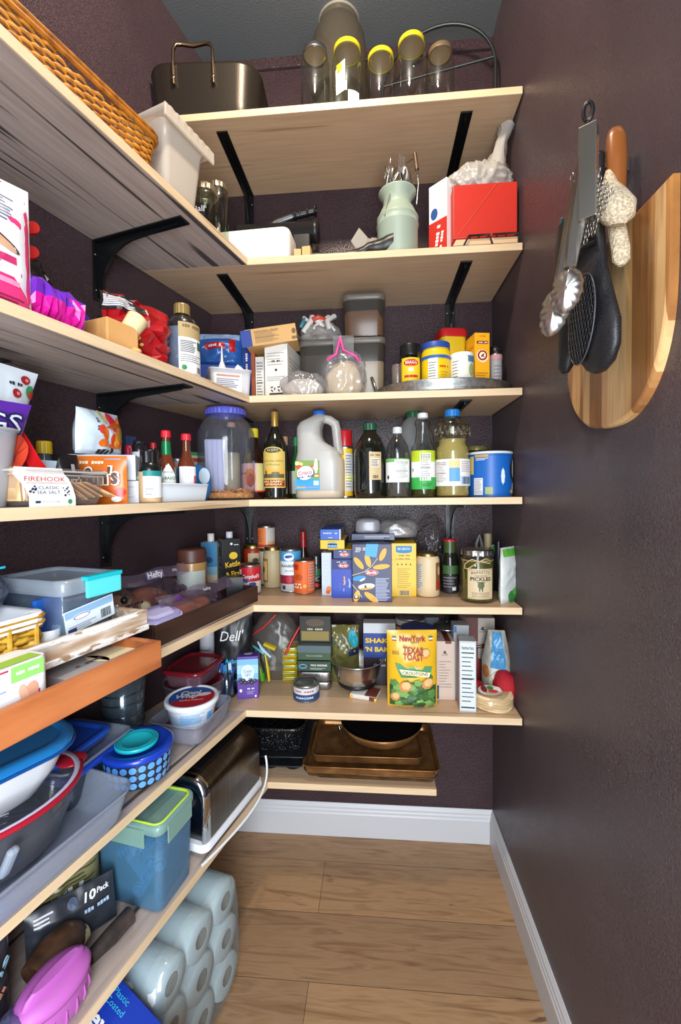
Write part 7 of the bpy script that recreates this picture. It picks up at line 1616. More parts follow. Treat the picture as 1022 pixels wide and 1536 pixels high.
def sheet(label, z0, w, d, h, rot=0., dx=0., dy=0., m=BRZ, tilt=0.):
    t = TH('baking_sheet', label, 'baking sheet', (pA0.x+dx, YB-.016-d/2+dy, ZS[7]+z0), (tilt, 0, rot), 'stacked bronze baking sheets')
    g = G(); g.loft([rr(w*.95, d*.94, .016, .0), rr(w*.955, d*.945, .018, .002), rr(w*.985, d*.985, .022, h-.003), rr(w, d, .024, h-.002), rr(w*1.005, d*1.005, .024, h), rr(w*.985, d*.98, .022, h), rr(w*.95, d*.94, .018, .003)], m, True, True); g.b('tray', t); return t
sheet('lowest dark baking sheet of the stack', 0.0005, wBk*.86, .235, .012, m=BRZD)
sheet('dark bronze baking sheet, second from the bottom of the stack', .0135, wBk*.98, .252, .016, -.02, m=BRZD)
sheet('largest bronze baking sheet with bright rim', .031, wBk*1.0, .262, .024, .0)
sheet('smaller bronze baking sheet nested inside the largest one', .044, wBk*.84, .225, .024, .01, -.012, 0.0, m=BRZ)
# frying pan / wok
pw = Vector((pA0.x+.035, YB-.14, ZS[7]+.069)); Rw = wd(148, (pw.x, pw.y-.0, pw.z+.05))/2; hW = top((pw.x, pw.y-Rw*0, pw.z), 1082)
hW = .062
t = TH('wok', 'round black-lined bronze wok resting on the baking sheets', 'wok', pw, 0)
g = G(); Rw = min(Rw, .132)
g.lathe([(0, .001), (Rw*.35, .001), (Rw*.55, .006), (Rw*.8, .026), (Rw*.95, hW*.8), (Rw, hW), (Rw*.985, hW+.001)], BRZ, 44); g.lathe([(Rw*.985, hW+.001), (Rw*.94, hW*.82), (Rw*.78, .029), (Rw*.5, .009), (0, .005)], P('0d0c0c', .3), 44); g.b('wok_body', t)
g = G(); g.tube([(-Rw*.95, -.045, hW*.95), (-Rw*1.05, -.035, hW*.9), (-Rw*.90, -.085, hW*.45), (-Rw*.82, -.095, hW*.40)], .003, STEEL, 8); g.b('wire_handle', t)
p = bk(6, 495, .262); g = G(); g.cbox(.040, .02, .010, P('c9a878', .6), .001); g.b('cleat', [o_ for o_ in bpy.data.objects if o_.get('label', '').startswith('back shelf board under the crouton')][0], (p.x, p.y-YB, -TH_-.0100))
# ================================================================== fifth shelf, left board
z5 = ZS[5]
def tray(name, label, cat, s0, s1, n0, n1, z, h, th, m, m2=None, k=5, bev=.002, rail=None):
    L_ = s1-s0; W_ = n1-n0
    t = TH(name, label, cat, lw((s0+s1)/2, (n0+n1)/2, ZS[k]+z), LROT)
    # local: X towards far end? (LROT turns +X to -DV); -Y faces the room
    g = G(); g.box(-L_/2+th, L_/2-th, -W_/2+th, W_/2-th, .0, .004, m2 or m); g.b('tray_base', t)
    for nm, a in (('long_side', (-L_/2, L_/2, -W_/2, -W_/2+th)), ('long_side', (-L_/2, L_/2, W_/2-th, W_/2)), ('short_side', (-L_/2, -L_/2+th, -W_/2+th, W_/2-th)), ('short_side', (L_/2-th, L_/2, -W_/2+th, W_/2-th))):
        g = G(); g.box(*a, 0, h, m, bev); g.b(nm, t)
    return t
DARKW = texmat('dark_walnut', (6, 40, 40), [(.3, '2c1c16'), (.7, '452c22')], .42, bump=.08)
tray('wooden_tray', 'long dark brown wooden tray holding bread bags at the shelf corner', 'tray', .20, .615, .10, .292, 0.0005, .046, .008, DARKW)
REDW = texmat('cherry_wood', (5, 30, 30), [(.3, '95502c'), (.5, 'b4683a'), (.75, 'c87c4a')], .42, bump=.08, detail=8)
tray('wooden_tray', 'reddish cherry wood tray jutting out over the shelf edge', 'tray', .69, 1.14, .135, .374, .0005, .050, .012, REDW)
DIST = texmat('whitewashed_wood', (9, 60, 60), [(.40, 'b99a7c'), (.52, 'd8c6b2'), (.58, 'f2efea')], .6, bump=.3, detail=6)
DISTW = texmat('white_chipped_paint', (30, 90, 90), [(.40, 'a88a6c'), (.47, 'f4f2ee')], .55, bump=.4)
t = tray('wooden_crate', 'shallow whitewashed distressed wooden crate resting on the cherry wood tray', 'crate', .652, 1.16, .06, .306, .053, .040, .013, DIST)
g = G(); L_ = .508; g.box(-L_/2-.002, L_/2+.002, -.1255, -.118, .0, .011, DISTW, .002); g.box(-L_/2-.001, L_/2, -.1245, -.118, .033, .041, DISTW, .002); g.b('front_moulding', t)
zc = .053+.0045
# tote
def SL(px, n, k=5, dz=0): return (lf(k, px, n, dz)-L0).dot(DV)
sR, sL_ = SL(190, .285), SL(108, .285); zt = top(lf(5, 150, .285), 862)
hT_ = zt-zc; Lt = sL_-sR
t = TH('storage_tote', 'clear plastic storage tote with turquoise latch, label and scoops inside', 'tote', lw((sR+sL_)/2+.012, .285-.085, z5+zc), LROT)
TOTE = thin('e0ecf8', .45, .10, .12, .10, 'c8dcf0'); TOTL = thin('dfe8f0', .45, .12, .15, .45, 'b4c0cc')
Lt2 = Lt*1.02; Wt = .165
g = G(); rrtub(g, Lt2*.86, Wt*.84, Lt2*.94, Wt*.94, hT_-.022, .016, TOTE, .003); g.b('tote_body', t)
g = G(); g.loft([rr(Lt2*1.02, Wt*1.04, .018, hT_-.026), rr(Lt2*1.06, Wt*1.08, .02, hT_-.020), rr(Lt2*1.06, Wt*1.08, .02, hT_-.006), rr(Lt2*1.02, Wt*1.04, .02, hT_), rr(Lt2*.9, Wt*.9, .02, hT_), rr(Lt2*.87, Wt*.87, .018, hT_-.006)], TOTL, False, True); g.b('lid', t)
TQ = P('58d8dc', .35); TQD = P('18b8c4', .35)
g = G(); yf = -Wt*.54; g.box(-Lt2*.18, Lt2*.44, yf-.008, yf-.001, hT_-.036, hT_-.004, TQ, .003); g.box(-Lt2*.19, Lt2*.45, yf-.009, yf+.006, hT_-.005, hT_+.002, TQD, .001); g.b('latch', t)
g = G(); F = plane((0, -Wt*.462, 0), (1, 0, 0), (0, 0, 1)); M_ = Matrix.Rotation(.18, 4, 'Y')
S = lambda u, v, off=0: F(u*cos(.12)-v*sin(.12), hT_*.44+u*sin(.12)+v*cos(.12), off+.003)
g.patch(S, -.052, .048, -.020, .020, P('dce6f0')); g.patch(S, -.05, .046, .006, .018, P('8fb4d8'), .0009); g.disc(S, -.02, .004, .018, .006, P('d8dde6'), .0014); g.disc(S, -.02, .004, .016, .0045, P('7a6a84'), .0018); g.disc(S, -.02, .004, .014, .0035, WH, .0022); g.bars(S, .018, .040, -.016, .0, INK); g.lines(S, -.046, .01, -.008, -.018, 3, P('8890a8'), .0014); g.patch(S, -.048, -.032, -.019, -.012, P('2a3a6a'), .001); g.b('label', t)
cc = lw((sR+sL_)/2+.012, .285-.085, z5+zc+.004)
def inx(nm, lb, cat, fn, dx, dy, rot=0, dz=0.):
    g = G(); fn(g); g.b(nm, None, Vector(cc)-DV*dx-NV*dy+Vector((0, 0, dz)), LROT+rot, lb, cat)
def scoop(m): return lambda g: (g.ball((0, 0, .020), (.024, .02, .020), m, 16, 10), g.tube([(.02, 0, .025), (.055, 0, .032)], .005, m, 8)) and None
inx('scoop', 'bright green scoop inside the clear tote', 'scoop', scoop(P('28b858', .4)), .020, -.035)
inx('scoop', 'dark teal scoop inside the clear tote', 'scoop', scoop(P('1c8a80', .4)), -.012, -.03, .5)
inx('blue_disc', 'deep blue lid standing inside the clear tote near the wicker basket', 'lid', lambda g: g.cbox(.05, .01, .085, P('1c5cb4', .4), .004) and None, -.045, -.03, 0, .0)
inx('white_cup', 'white cup inside the clear tote bottom corner', 'cup', lambda g: g.lathe([(.0, .001), (.018, .001), (.022, .036), (.020, .036), (.016, .004)], P('d8dee6', .4), 20) and None, -.058, -.045)
inx('dark_cup', 'dark brown cup inside the top of the clear tote', 'cup', lambda g: g.lathe([(.0, .001), (.026, .001), (.030, .055), (.028, .055), (.024, .004)], P('4a3e4c', .5), 20) and None, .015, .03, 0, .045)
inx('teal_ring', 'teal ring shaped gadget inside the clear tote', 'kitchen tool', lambda g: g.tube([(.018*cos(a), 0, .05+.018*sin(a)) for a in [2*PI*i/20 for i in range(20)]], .0035, P('3ab8b0', .4), 8, closed=True) and None, .045, -.05)
# wicker basket with white liner and a plastic bag
sW = SL(73, .285); hW_ = top(lf(5, 73, .285), 922)-zc
GOLDW = texmat('golden_wicker', (50, 50, 50), [(.3, 'a87818'), (.55, 'd8a838'), (.8, 'f0d070')], .5, bump=.1); GOLDW2 = texmat('golden_wicker_dark', (50, 50, 50), [(.3, '8a6010'), (.7, 'c89830')], .5, bump=.1)
t = TH('wicker_basket', 'golden wicker basket with white cloth liner at the left picture edge', 'basket', lw(sW+.115, .285-.095, z5+zc), LROT)
wicker(t, .23, .18, hW_, rows=8, m=GOLDW, m2=GOLDW2, flare=.97, rr_=.012)
g = G()
for i in range(6):
    for y in (-.0935,): g.box(-.10+.04*i-.003, -.10+.04*i+.003, y-.002, y+.002, .004, hW_, GOLDW, .001)
g.b('uprights', t)
LIN = P('e2e6ec', .8, bump=.2, scale=60)
g = G(); g.loft([[(x*(1+.008*sin(9*i)), y*(1+.010*sin(7*i)), z-.010+.003*sin(3*i)) for i, (x, y, z) in enumerate(rr(.238, .190, .018, hW_-.004))], rr(.240, .192, .02, hW_+.002), rr(.236, .188, .02, hW_+.007), rr(.21, .16, .014, hW_+.004), rr(.20, .15, .01, hW_*.5)], LIN, False, False); g.b('cloth_liner', t)
pz_ = lw(sW+.085, .165, z5+zc+hW_+.004); hz_ = max(.04, top(pz_, 852))
film_bag('zip_bag', 'crumpled clear plastic bag with turquoise edge lying in the lined wicker basket', 'bag', pz_, LROT, (.085, .065, hz_*.55), thin('cdd4e0', .5, .12, .12, .18, '9aa4b8'), 71, .4, 16, lambda t: (lambda g: (g.tube([(-.06, -.055, hz_*.86), (.07, -.05, hz_*.90)], .0022, TQD, 5), g.b('turquoise_seal', t)))(G()))
# wipes box
sB0 = SL(68, .345); zB = top(lf(5, 50, .352), 990)-.006
t = TH('wipes_box', 'rounded white box with green tab and hand picture in the cherry tray', 'box', lw(sB0+.075, .352-.032, z5+.006), LROT)
Lb_, Wb_ = .16, .062
g = G(); g.loft([rr(Lb_*.98, Wb_*.97, .012, .0), rr(Lb_, Wb_, .014, .004), rr(Lb_, Wb_, .014, zB-.006), rr(Lb_*.98, Wb_*.96, .012, zB)], P('f0f2f6', .4), True, True)
F = front(-Wb_/2); T_ = plane((0, -Wb_/2, zB), (1, 0, 0), (0, 1, 0)); GT = P('8fd06a', .45)
g.patch(F, Lb_*.16, Lb_*.44, zB*.74, zB*.985, GT, .001); g.text(F, '~8', Lb_*.30, zB*.87, .008, WH, .0016, w=.032, bold=.02); g.patch(T_, Lb_*.0, Lb_*.44, .004, Wb_*.45, P('a0c83a'), .001); g.patch(F, -Lb_*.45, Lb_*.14, zB*.94, zB*.97, P('b83a48'), .001)
g.lines(F, -Lb_*.4, Lb_*.14, zB*.70, zB*.2, 6, P('8aa0b8'), .002, .001); g.disc(F, Lb_*.30, zB*.38, .012, .026, P('e0a488'), .001, rot=-.3); g.disc(F, Lb_*.26, zB*.52, .006, .014, P('e8b49a'), .0014, rot=.3); g.patch(F, Lb_*.34, Lb_*.40, zB*.12, zB*.5, P('b01c4c'), .0008); g.b('box_body', t)
# flat grey box in the cherry tray
s0, s1 = SL(213, .30), SL(84, .30)
zg = top(lf(5, 150, .30), 989)-.005
Lg = s1-s0
def f(g, F, R, L, T): g.text(T, '~7', -Lg*.12, .03, .014, P('6a5a6a'), w=.06, rot=.0); g.patch(T, -.01, Lg*.34, .004, .055, P('eadcb4'), .001); g.disc(T, -.01, .03, .012, .026, P('eadcb4'), .001); g.text(T, '~7', Lg*.38, .06, .010, P('b05a50'), w=.05)
carton('tea_box', 'flat grey box with cream paper on top, lying in the cherry tray', 'box', lw((s0+s1)/2, .265, z5+.006), LROT, Lg, .125, min(.036, zg), P('b0acae', .5), f)
g = G(); g.box(-.0006, .0006, -.06, .06, 0, .034, P('3a1c4a', .4)); 
# bread bags in the dark tray
BREAD = texmat('bread_crust', (20, 20, 20), [(.3, '7c481f'), (.6, 'a86a34'), (.8, 'c88c50')], .6, bump=.2)
def loaf(r, m, seed, dx=0): return lambda t: (lambda g: (g.blob(r, m, .10, 9, seed, c=(dx, 0, 0)), g.b('bread', t)))(G())
BAGP = thin('e8dce8', .45, .06, .10, .05, 'b8a8c8')
p = lw(.435, .225, z5+.005)
t = film_bag('bread_bag', 'clear bag of long brown loaf with purple edge at the front of the dark tray', 'bag', p, LROT, (.125, .052, .040), BAGP, 75, .2, 14, loaf((.095, .04, .034), BREAD, 3, -.015))
g = G(); S = plane((0, 0, 0), (1, 0, 0), (0, .35, .94)); 
g.loft([[(x, y+.004*sin(30*x), z+.003*sin(50*x)) for x in [-.11+.02*i for i in range(15)]] for y, z in ((-.020, .052), (-.012, .066), (.0, .078))], thin('d8ccdc', .5, .15, .15, .14, 'a898b8'), closed=False)
F = plane((0, -.014, .066), (1, 0, 0), (0, .4, .9)); g.text(F, 'hefty', .06, .0, .012, WH, .002, w=.03); g.disc(F, -.05, 0, .012, .005, P('6a2a8a'), .002); g.b('bag_top', t)
p = lw(.47, .135, z5+.005)
t = film_bag('bread_bag', 'clear bag of bread rolls at the back of the dark tray', 'bag', p, LROT, (.115, .05, .062), BAGP, 77, .2, 14, loaf((.085, .038, .05), BREAD, 8, -.02))
g = G(); g.blob((.022, .02, .022), P('dccba0', .8), .1, 20, 3, c=(-.05, -.03, .045), floor=False); g.b('pale_roll', t)
ztp = top(p, 855)
g = G(); g.loft([[(x, y+.004*sin(30*x), z+.003*sin(50*x)+.012*x) for x in [-.11+.02*i for i in range(13)]] for y, z in ((-.018, ztp-.028), (-.010, ztp-.012), (.0, ztp-.002))], thin('d8ccdc', .5, .15, .15, .16, 'a898b8'), closed=False)
F = plane((0, -.016, ztp-.012), (1, 0, .0), (0, .3, .95)); g.patch(F, -.024, .034, -.010, .010, P('7a6a8a'), .002); g.text(F, 'Hefty', .005, 0, .022, WH, .003, w=.05, bold=.02); g.text(F, 'GAL', .075, .0, .010, WH, .003); g.b('bag_top', t)
g = G(); g.box(-.02, .05, -.053, -.051, .045, .058, WH, .0004); g.b('paper_strip', t)
# bagel bag, lilac container
p = lw(.60, .165, z5+.001); h = top(p, 884)
t = film_bag('bagel_bag', 'clear bag of pale buns with red logo print beside the whitewashed crate', 'bag', p, LROT, (.05, .045, h*.6), thin('e8dcd8', .45, .1, .12, .08, 'c8b8b0'), 79, .15, 12, loaf((.044, .038, h*.5), P('d4b48c', .8, bump=.1), 4))
g = G(); F = front(-.047); g.text(F, '~8', .008, h*.72, .011, BLK2, w=.05, bold=.02); g.poly(F, [(-.005, h*.12), (.028, h*.22), (.024, h*.52), (.018, h*.5), (.018, h*.28), (.002, h*.2)], P('b81c28'), .001); g.ball((-.018, -.046, h*.85), .008, BLK2, 10, 8); g.b('print', t)
p = lw(.560, .238, z5+.022)
t = TH('lilac_container', 'lilac rounded plastic food container lying in the near end of the dark tray', 'container', p, (.25, 0, LROT))
LIL = P('a9a4d8', .3, spec=.6); 
g = G(); g.loft([rr(.105, .06, .026, .002), rr(.112, .068, .028, .010), rr(.114, .07, .03, .030), rr(.106, .062, .028, .036)], LIL, True, True); g.tube(rr(.115, .071, .03, .030), .003, P('c8c4ec', .3), 6, closed=True); g.loft([rr(.085, .045, .02, .0365), rr(.07, .03, .015, .041)], P('c0bce8', .3), False, True); g.b('container_body', t)

# ================================================================== sixth shelf, left board
z6 = ZS[6]
CLR = thin('e8ecf4', .5, .10, .12, .18, 'd4dcea'); REDL = P('7c1420', .25, alpha=.93, coat=.3); BLL = P('1a44b8', .25, alpha=.94, coat=.3)
def cont(name, label, cat, p, rot, w, d, h, m, r=.02, tap=.9, rim=.004, lid=None, lidh=.010, group=None, lidm2=None, extra=None):
    t = TH(name, label, cat, p, rot, group)
    g = G(); rrtub(g, w*tap, d*tap, w, d, h-(lidh if lid else .003), r, m, rim); g.b('container_body', t)
    if lid:
        g = G(); g.loft([rr(w+.008, d+.008, r+.004, h-lidh-.001), rr(w+.012, d+.012, r+.006, h-lidh+.002), rr(w+.012, d+.012, r+.006, h-.003), rr(w+.006, d+.006, r+.004, h), rr(w*.88, d*.86, r*.9, h), rr(w*.84, d*.82, r*.85, h-.005)], lid, False, True); g.b('lid', t)
    if extra: extra(t)
    return t
# large clear bin
t = TH('clear_bin', 'long shallow clear plastic bin under the glass bowl, cut by the picture edge', 'bin', lw(.885, .153, z6+.0005), LROT)
g = G(); rrtub(g, .37, .265, .40, .298, .068, .035, thin('e8eef6', .45, .10, .15, .22, 'd8e0ee'), .004, 7); g.b('bin_body', t)
# glass bowl with red rim
pB = lw(.872, .160, z6+.006); Rb = .130
zb = top(lw(.79, .12, z6), 1128)
t = TH('glass_bowl', 'large smoky glass bowl with dark red silicone rim', 'bowl', pB, LROT-.3)
hb = .122
g = G()
SM = thin('e0e2e6', .7, .12, .05, .10, 'a4a8b0')
E2 = lambda q, z, f=.80: ring(Rb*q*1.08, Rb*q*f*1.1, z, 44)
g.loft([E2(.55, .001), E2(.62, .003), E2(.80, .035), E2(.92, .075), E2(.985, hb-.004), E2(.97, hb-.004), E2(.90, .075), E2(.77, .037), E2(.55, .006)], SM, True, True)
for z, q in ((.022, .72), (.030, .775)): g.tube(E2(q, z), .0016, thin('c8ccd4', .8, .3, .05), 5, closed=True)
g.b('bowl_body', t)
g = G(); RR = P('a8182c', .3); g.loft([E2(.985, hb-.006), E2(1.06, hb-.002), E2(1.07, hb+.004), E2(1.0, hb+.006), E2(.96, hb+.001)], RR, False, False); g.loft([E2(.97, hb+.0055), E2(1.03, hb+.0065), E2(1.03, hb+.007), E2(.97, hb+.006)], P('c8c4dc', .3)); g.b('silicone_rim', t)
g = G(); g.M = Matrix.Translation((Rb*1.06, 0, hb+.001)); g.ball((0, 0, 0), (.026, .026, .005), RR, 18, 8); g.b('rim_tab', t)
# white bowl with blue lid inside
pWb = Vector(pB)+Vector((0, 0, .100)); 
t = TH('lidded_bowl', 'white oval bowl with translucent bright blue lid set inside the glass bowl', 'bowl', pWb-DV*.008-NV*.012, (.06, 0.04, LROT-.12))
hh = .105
g = G(); g.loft([rr(.13, .08, .038, .0), rr(.16, .11, .05, .012), rr(.205, .148, .06, .050), rr(.232, .172, .065, hh-.012), rr(.238, .178, .066, hh-.006)], P('e4e6ea', .3), True, True); g.b('bowl_body', t)
g = G(); BL2 = P('1a7ac0', .2, alpha=.93, coat=.3); g.loft([rr(.240, .180, .067, hh-.016), rr(.248, .188, .07, hh-.012), rr(.248, .188, .07, hh-.003), rr(.238, .178, .066, hh+.002), rr(.21, .15, .055, hh+.002), rr(.20, .14, .05, hh-.003)], BL2, False, True); g.tube(rr(.249, .189, .07, hh-.013), .003, P('0e4f98', .3), 6, closed=True); g.b('lid', t)
# grey handle piece at the edge
q = lf(6, 8, .27); zz = top(q, 1215); g = G(); g.M = Matrix.Rotation(.5, 4, 'X')
g.cbox(.016, .012, .055, P('9aa4b4', .35, alpha=.9), .005, z=0); g.b('grey_utensil', None, lw((q-L0).dot(DV)-.00, .268, z6+.066), LROT, 'grey plastic utensil handle resting on the clear bin rim at the picture edge', 'utensil')
# blue-lidded rectangular glass containers
pC = lw(.672, .105, z6+.001)
def body_(t): pass
cont('glass_container', 'rectangular glass container with dark blue lid, lowest of its stack', 'container', pC, LROT+.05, .145, .135, .080, thin('b8bec8', .6, .12, .06, .12, '6a7078'), .02, .86, .002, BLL, .012)
p2 = Vector(pC); p2.z += .0812
cont('clear_tray', 'wide shallow clear plastic tray stacked on the dark blue lid', 'tray', p2+NV*.004, LROT+.10, .175, .165, .022, CLR, .018, .82, .004)
p3 = Vector(p2); p3.z += .0035
cont('blue_lidded_container', 'flat container with big blue translucent lid, topmost of its stack', 'container', p3-NV*.010+DV*.012, LROT+.12, .15, .125, .030, thin('b8c4e4', .5, .1, .1, .2, '8a9ac8'), .02, .9, .002, P('1c52c4', .22, alpha=.92, coat=.3), .010)
# glass round containers with pale blue lid
pG = lw(.50, .075, z6+.001); hG = top(pG, 1000)
t = TH('round_glass_container', 'round glass bowls nested together with pale blue lid', 'container', pG, 0)
g = G(); Rg = wd(64, pG)/2
g.lathe([(0, .002), (Rg*.7, .001), (Rg*.8, .01), (Rg*.9, hG*.45), (Rg, hG-.014), (Rg*.97, hG-.014), (Rg*.86, hG*.45), (0, .006)], thin('ccdce4', .7, .14, .05, .1, '8a9aa4'), 36)
for z in (.3, .45, .6, .72): g.tube(ring(Rg*(.84+.18*z), Rg*(.84+.18*z), hG*z, 32), .0018, thin('c8dce0', .85, .35, .05), 5, closed=True)
g.b('bowl_body', t)
g = G(); g.lathe([(Rg*1.02, hG-.016), (Rg*1.06, hG-.012), (Rg*1.06, hG-.003), (Rg, hG), (0, hG-.002)], P('84b4d0', .3, alpha=.95), 36); g.b('lid', t)
cont('red_lidded_container', 'low container with dark red lid beneath the nested glass bowls', 'container', lw(.53, .085, z6+.0005), LROT, .10, .12, .0, CLR) if 0 else None
# round container with red inner lid and the red lidded container on it
pR = lw(.275, .115, z6+.001); hR1 = top(pR, 1018)
t = TH('round_clear_container', 'wide round clear container with dark red inner lid and snowflake print', 'container', pR, 0)
Rr = .088
g = G(); g.lathe([(0, .002), (Rr*.8, .001), (Rr*.88, .008), (Rr*.97, hR1*.7), (Rr, hR1), (Rr*1.04, hR1+.002), (Rr*1.04, hR1+.005), (Rr*.98, hR1+.005), (Rr*.95, hR1*.7), (Rr*.84, .008)], thin('dde0e8', .5, .10, .12, .15, 'c0b4c0'), 44); S = cyl(Rr*1.0, LROT*.5)
for u in (.0, .03, -.03, .055):
    for a in range(3): g.patch(lambda x, y, off=0, u=u, a=a: S(u+x*cos(a*PI/3)-y*sin(a*PI/3), hR1*.66+x*sin(a*PI/3)+y*cos(a*PI/3), off), -.006, .006, -.0007, .0007, P('d0dcec'), .001)
g.b('container_body', t)
g = G(); g.lathe([(Rr*.96, hR1-.004), (Rr*.93, hR1-.001), (Rr*.8, hR1-.002), (Rr*.76, hR1-.012), (0, hR1-.012)], REDL, 40); g.b('red_lid', t)
pR2 = Vector(pR); pR2.z += hR1-.0095
hR2 = top((pR2.x, pR2.y, pR2.z), 985)
cont('red_lidded_container', 'small clear container with glossy dark red lid on the round container', 'container', pR2+NV*.0, LROT+.10, .150, .120, max(.045, min(hR2, .06)), thin('d8ccd4', .5, .1, .1, .25, 'a87a88'), .022, .84, .002, REDL, .010)
# container with whipped topping tub in it
sa_ = SL(350, .275, 6, .05); sb_ = SL(222, .22, 6, .05)
pQ = lw(.385, .193, z6+.0008)
cont('clear_container', 'rectangular clear container holding the whipped topping tub on red inner lid', 'container', pQ, LROT+.10, .175, .145, .056, CLR, .022, .9, .004, extra=lambda t: (lambda g: (g.loft([rr(.140, .112, .02, .004), rr(.146, .118, .022, .018), rr(.146, .118, .022, .024), rr(.13, .1, .02, .024)], P('84202c', .3, alpha=.95), True, True), g.b('red_inner_lid', t)))(G()))
pW = Vector(pQ)+Vector((0, 0, .0255)); Rw_ = wd(80, pW)/2; hw = top(pW, 1047)
t = TH('whipped_topping_tub', 'white whipped topping tub with blue and red printed lid', 'tub', pW-Vector((0, 0, 0)), .25)
hw = .064; Rw_ = .070
g = G(); g.lathe([(0, .001), (Rw_*.74, .001), (Rw_*.78, .004), (Rw_*.93, hw-.012), (Rw_*.95, hw-.010)], P('e8eef4', .35), 44)
S = cyl(lambda v: Rw_*(.78+.15*v/hw)); g.lines(S, -.06, .02, hw*.7, hw*.2, 8, P('8ab4d8'), .0022, .001); g.patch(S, -.02, .02, hw*.2, hw*.72, P('b8d4ea'), .0006, 8); g.patch(S, .045, .06, hw*.2, hw*.75, P('5aa0dc'), .001, 5); g.lines(S, -.018, .04, hw*.66, hw*.22, 7, P('7aa8d0'), .002, .0014)
g.b('tub_body', t)
g = G(); g.lathe([(Rw_*.97, hw-.014), (Rw_*1.0, hw-.012), (Rw_*1.0, hw-.003), (Rw_*.97, hw), (Rw_*.88, hw), (Rw_*.86, hw-.003), (0, hw-.003)], P('eef2f6', .35), 48)
T_ = plane((0, 0, hw-.003), (1, 0, 0), (0, 1, 0)); q = Rw_*.84
g.disc(T_, 0, 0, q, q, P('1c58a8'), .0005, 40); n_ = 20
g.poly(T_, [(q*cos(a), q*sin(a)) for a in [-PI*.84+PI*.98*i/n_ for i in range(n_+1)]], P('c41c2c'), .001)
g.text(T_, 'Cool', -.006, q*.36, .028, WH, .002, bold=.04, w=.052, shear=.15); g.text(T_, 'Whip', -.014, q*.02, .028, WH, .002, bold=.04, w=.060, shear=.15); g.text(T_, 'EXTRA CREAMY', .004, -q*.38, .0085, WH, .002, w=.062, bold=.02); g.disc(T_, q*.5, q*.22, .017, .009, P('7a3f22'), .0016, rot=.3); g.disc(T_, q*.52, q*.12, .019, .010, WH, .0022, rot=.2); g.b('lid', t)
# blue dotted bowl and teal collapsible cup
pU = lw(.588, .208, z6+.001); RU = .070; hU = .078
t = TH('dotted_bowl', 'round glass bowl printed with blue dots under a deep blue lid', 'bowl', pU, .2)
g = G(); g.lathe([(0, .003), (RU*.72, .001), (RU*.86, .010), (RU*.95, .03), (RU*.98, hU-.012)], thin('b0bcd0', .6, .12, .06, .25, '4a586c'), 44); S = cyl(lambda v: RU*(.90+.09*min(1, v/.05)))
for i in range(26):
    for j in range(3): g.disc(S, -RU*2.9+i*RU*.235, .020+.0175*j, .0068, .0072, P('5ea0e4', .3), .001, 14, k=1)
g.b('bowl_body', t)
g = G(); g.lathe([(RU*.99, hU-.014), (RU*1.07, hU-.012), (RU*1.08, hU-.004), (RU*1.03, hU), (RU*.86, hU+.001), (RU*.8, hU-.003), (0, hU-.002)], P('123cb0', .28, coat=.3), 48); g.b('lid', t)
pV = Vector(pU)+Vector((.0, -.004, hU+.0008)); TE = P('1cb4c0', .35); TE2 = P('10868e', .4)
t = TH('collapsible_cup', 'flat turquoise silicone collapsible cup on the deep blue lid', 'cup', pV, LROT*.6)
g = G(); r_ = .045
g.lathe([(r_*.86, .0), (r_, .001), (r_, .008), (r_*.94, .009), (r_*.92, .005), (r_*.88, .005), (r_*.87, .009), (r_*.83, .009), (r_*.81, .005), (r_*.78, .005), (r_*.76, .008), (r_*.70, .008), (r_*.62, .003), (0, .002)], TE, 40); g.lathe([(0, .0), (r_*.86, .0)], TE2, 40); g.b('cup_body', t)
g = G(); g.tube([(-.0+.007*cos(a), r_+.005+.006*sin(a), .006) for a in [2*PI*i/14 for i in range(14)]], .0018, TE, 6, closed=True); g.b('ring_tab', t)

# ================================================================== lowest left board
z7 = ZS[7]
STB = texmat('brushed_steel', (400, 4, 4), [(.3, '5a544e'), (.7, '7c766e')], .3, 1., bump=.02)
sT0, sT1 = .225, .49; Lt_ = sT1-sT0; hT_ = .185; dT = .155; nT_ = .312-dT/2-.004
t = TH('toaster', 'long chrome and brushed steel toaster with white base and cord', 'toaster', lw((sT0+sT1)/2, nT_, z7+.0005), LROT)
# local -X is the near end (towards the camera)
def arch(w, h, z0, n=10, r=.045):
    pts = [(-w/2, z0), (w/2, z0)]
    for i in range(n+1): a = PI/2*i/n; pts.append((w/2-r+r*cos(a), h-r+r*sin(a)))
    for i in range(n+1): a = PI/2+PI/2*i/n; pts.append((-w/2+r+r*cos(a), h-r+r*sin(a)))
    return pts
g = G(); sec_ = lambda x, q=1., r=.045: [(x, u*q, (v-.03)*q+.03 if q < 1 else v) for u, v in arch(dT, hT_, .028, r=r)]
g.loft([sec_(-Lt_/2+.022), sec_(Lt_/2-.01)], STB, False, True); g.b('shell', t)
g = G(); CH = P('c4c8cc', .1, 1.)
g.loft([sec_(-Lt_/2+.023), sec_(-Lt_/2+.012), sec_(-Lt_/2+.003, .97), sec_(-Lt_/2, .90), sec_(-Lt_/2+.004, .84)], CH, False, False); g.loft([sec_(-Lt_/2+.004, .84), sec_(-Lt_/2+.008, .8)], P('6a6e72', .25, 1.), False, True); g.b('end_cap', t)
for y in (-.028, .028):
    g = G(); g.box(-Lt_*.36, Lt_*.38, y-.011, y+.011, hT_-.004, hT_+.0015, P('0a0a0a', .5), .001); g.b('slot', t)
g = G(); g.loft([rr(Lt_+.012, dT+.012, .02, .012), rr(Lt_+.014, dT+.014, .02, .018), rr(Lt_+.008, dT+.008, .02, .030)], P('e4e8ee', .35), True, True); g.b('base', t)
for sx in (-1, 1):
    for sy in (-1, 1): g = G(); g.lathe([(0, 0), (.010, 0), (.011, .014)], P('d8dce2', .4), 12, x=sx*Lt_*.42, y=sy*dT*.36); g.b('foot', t)
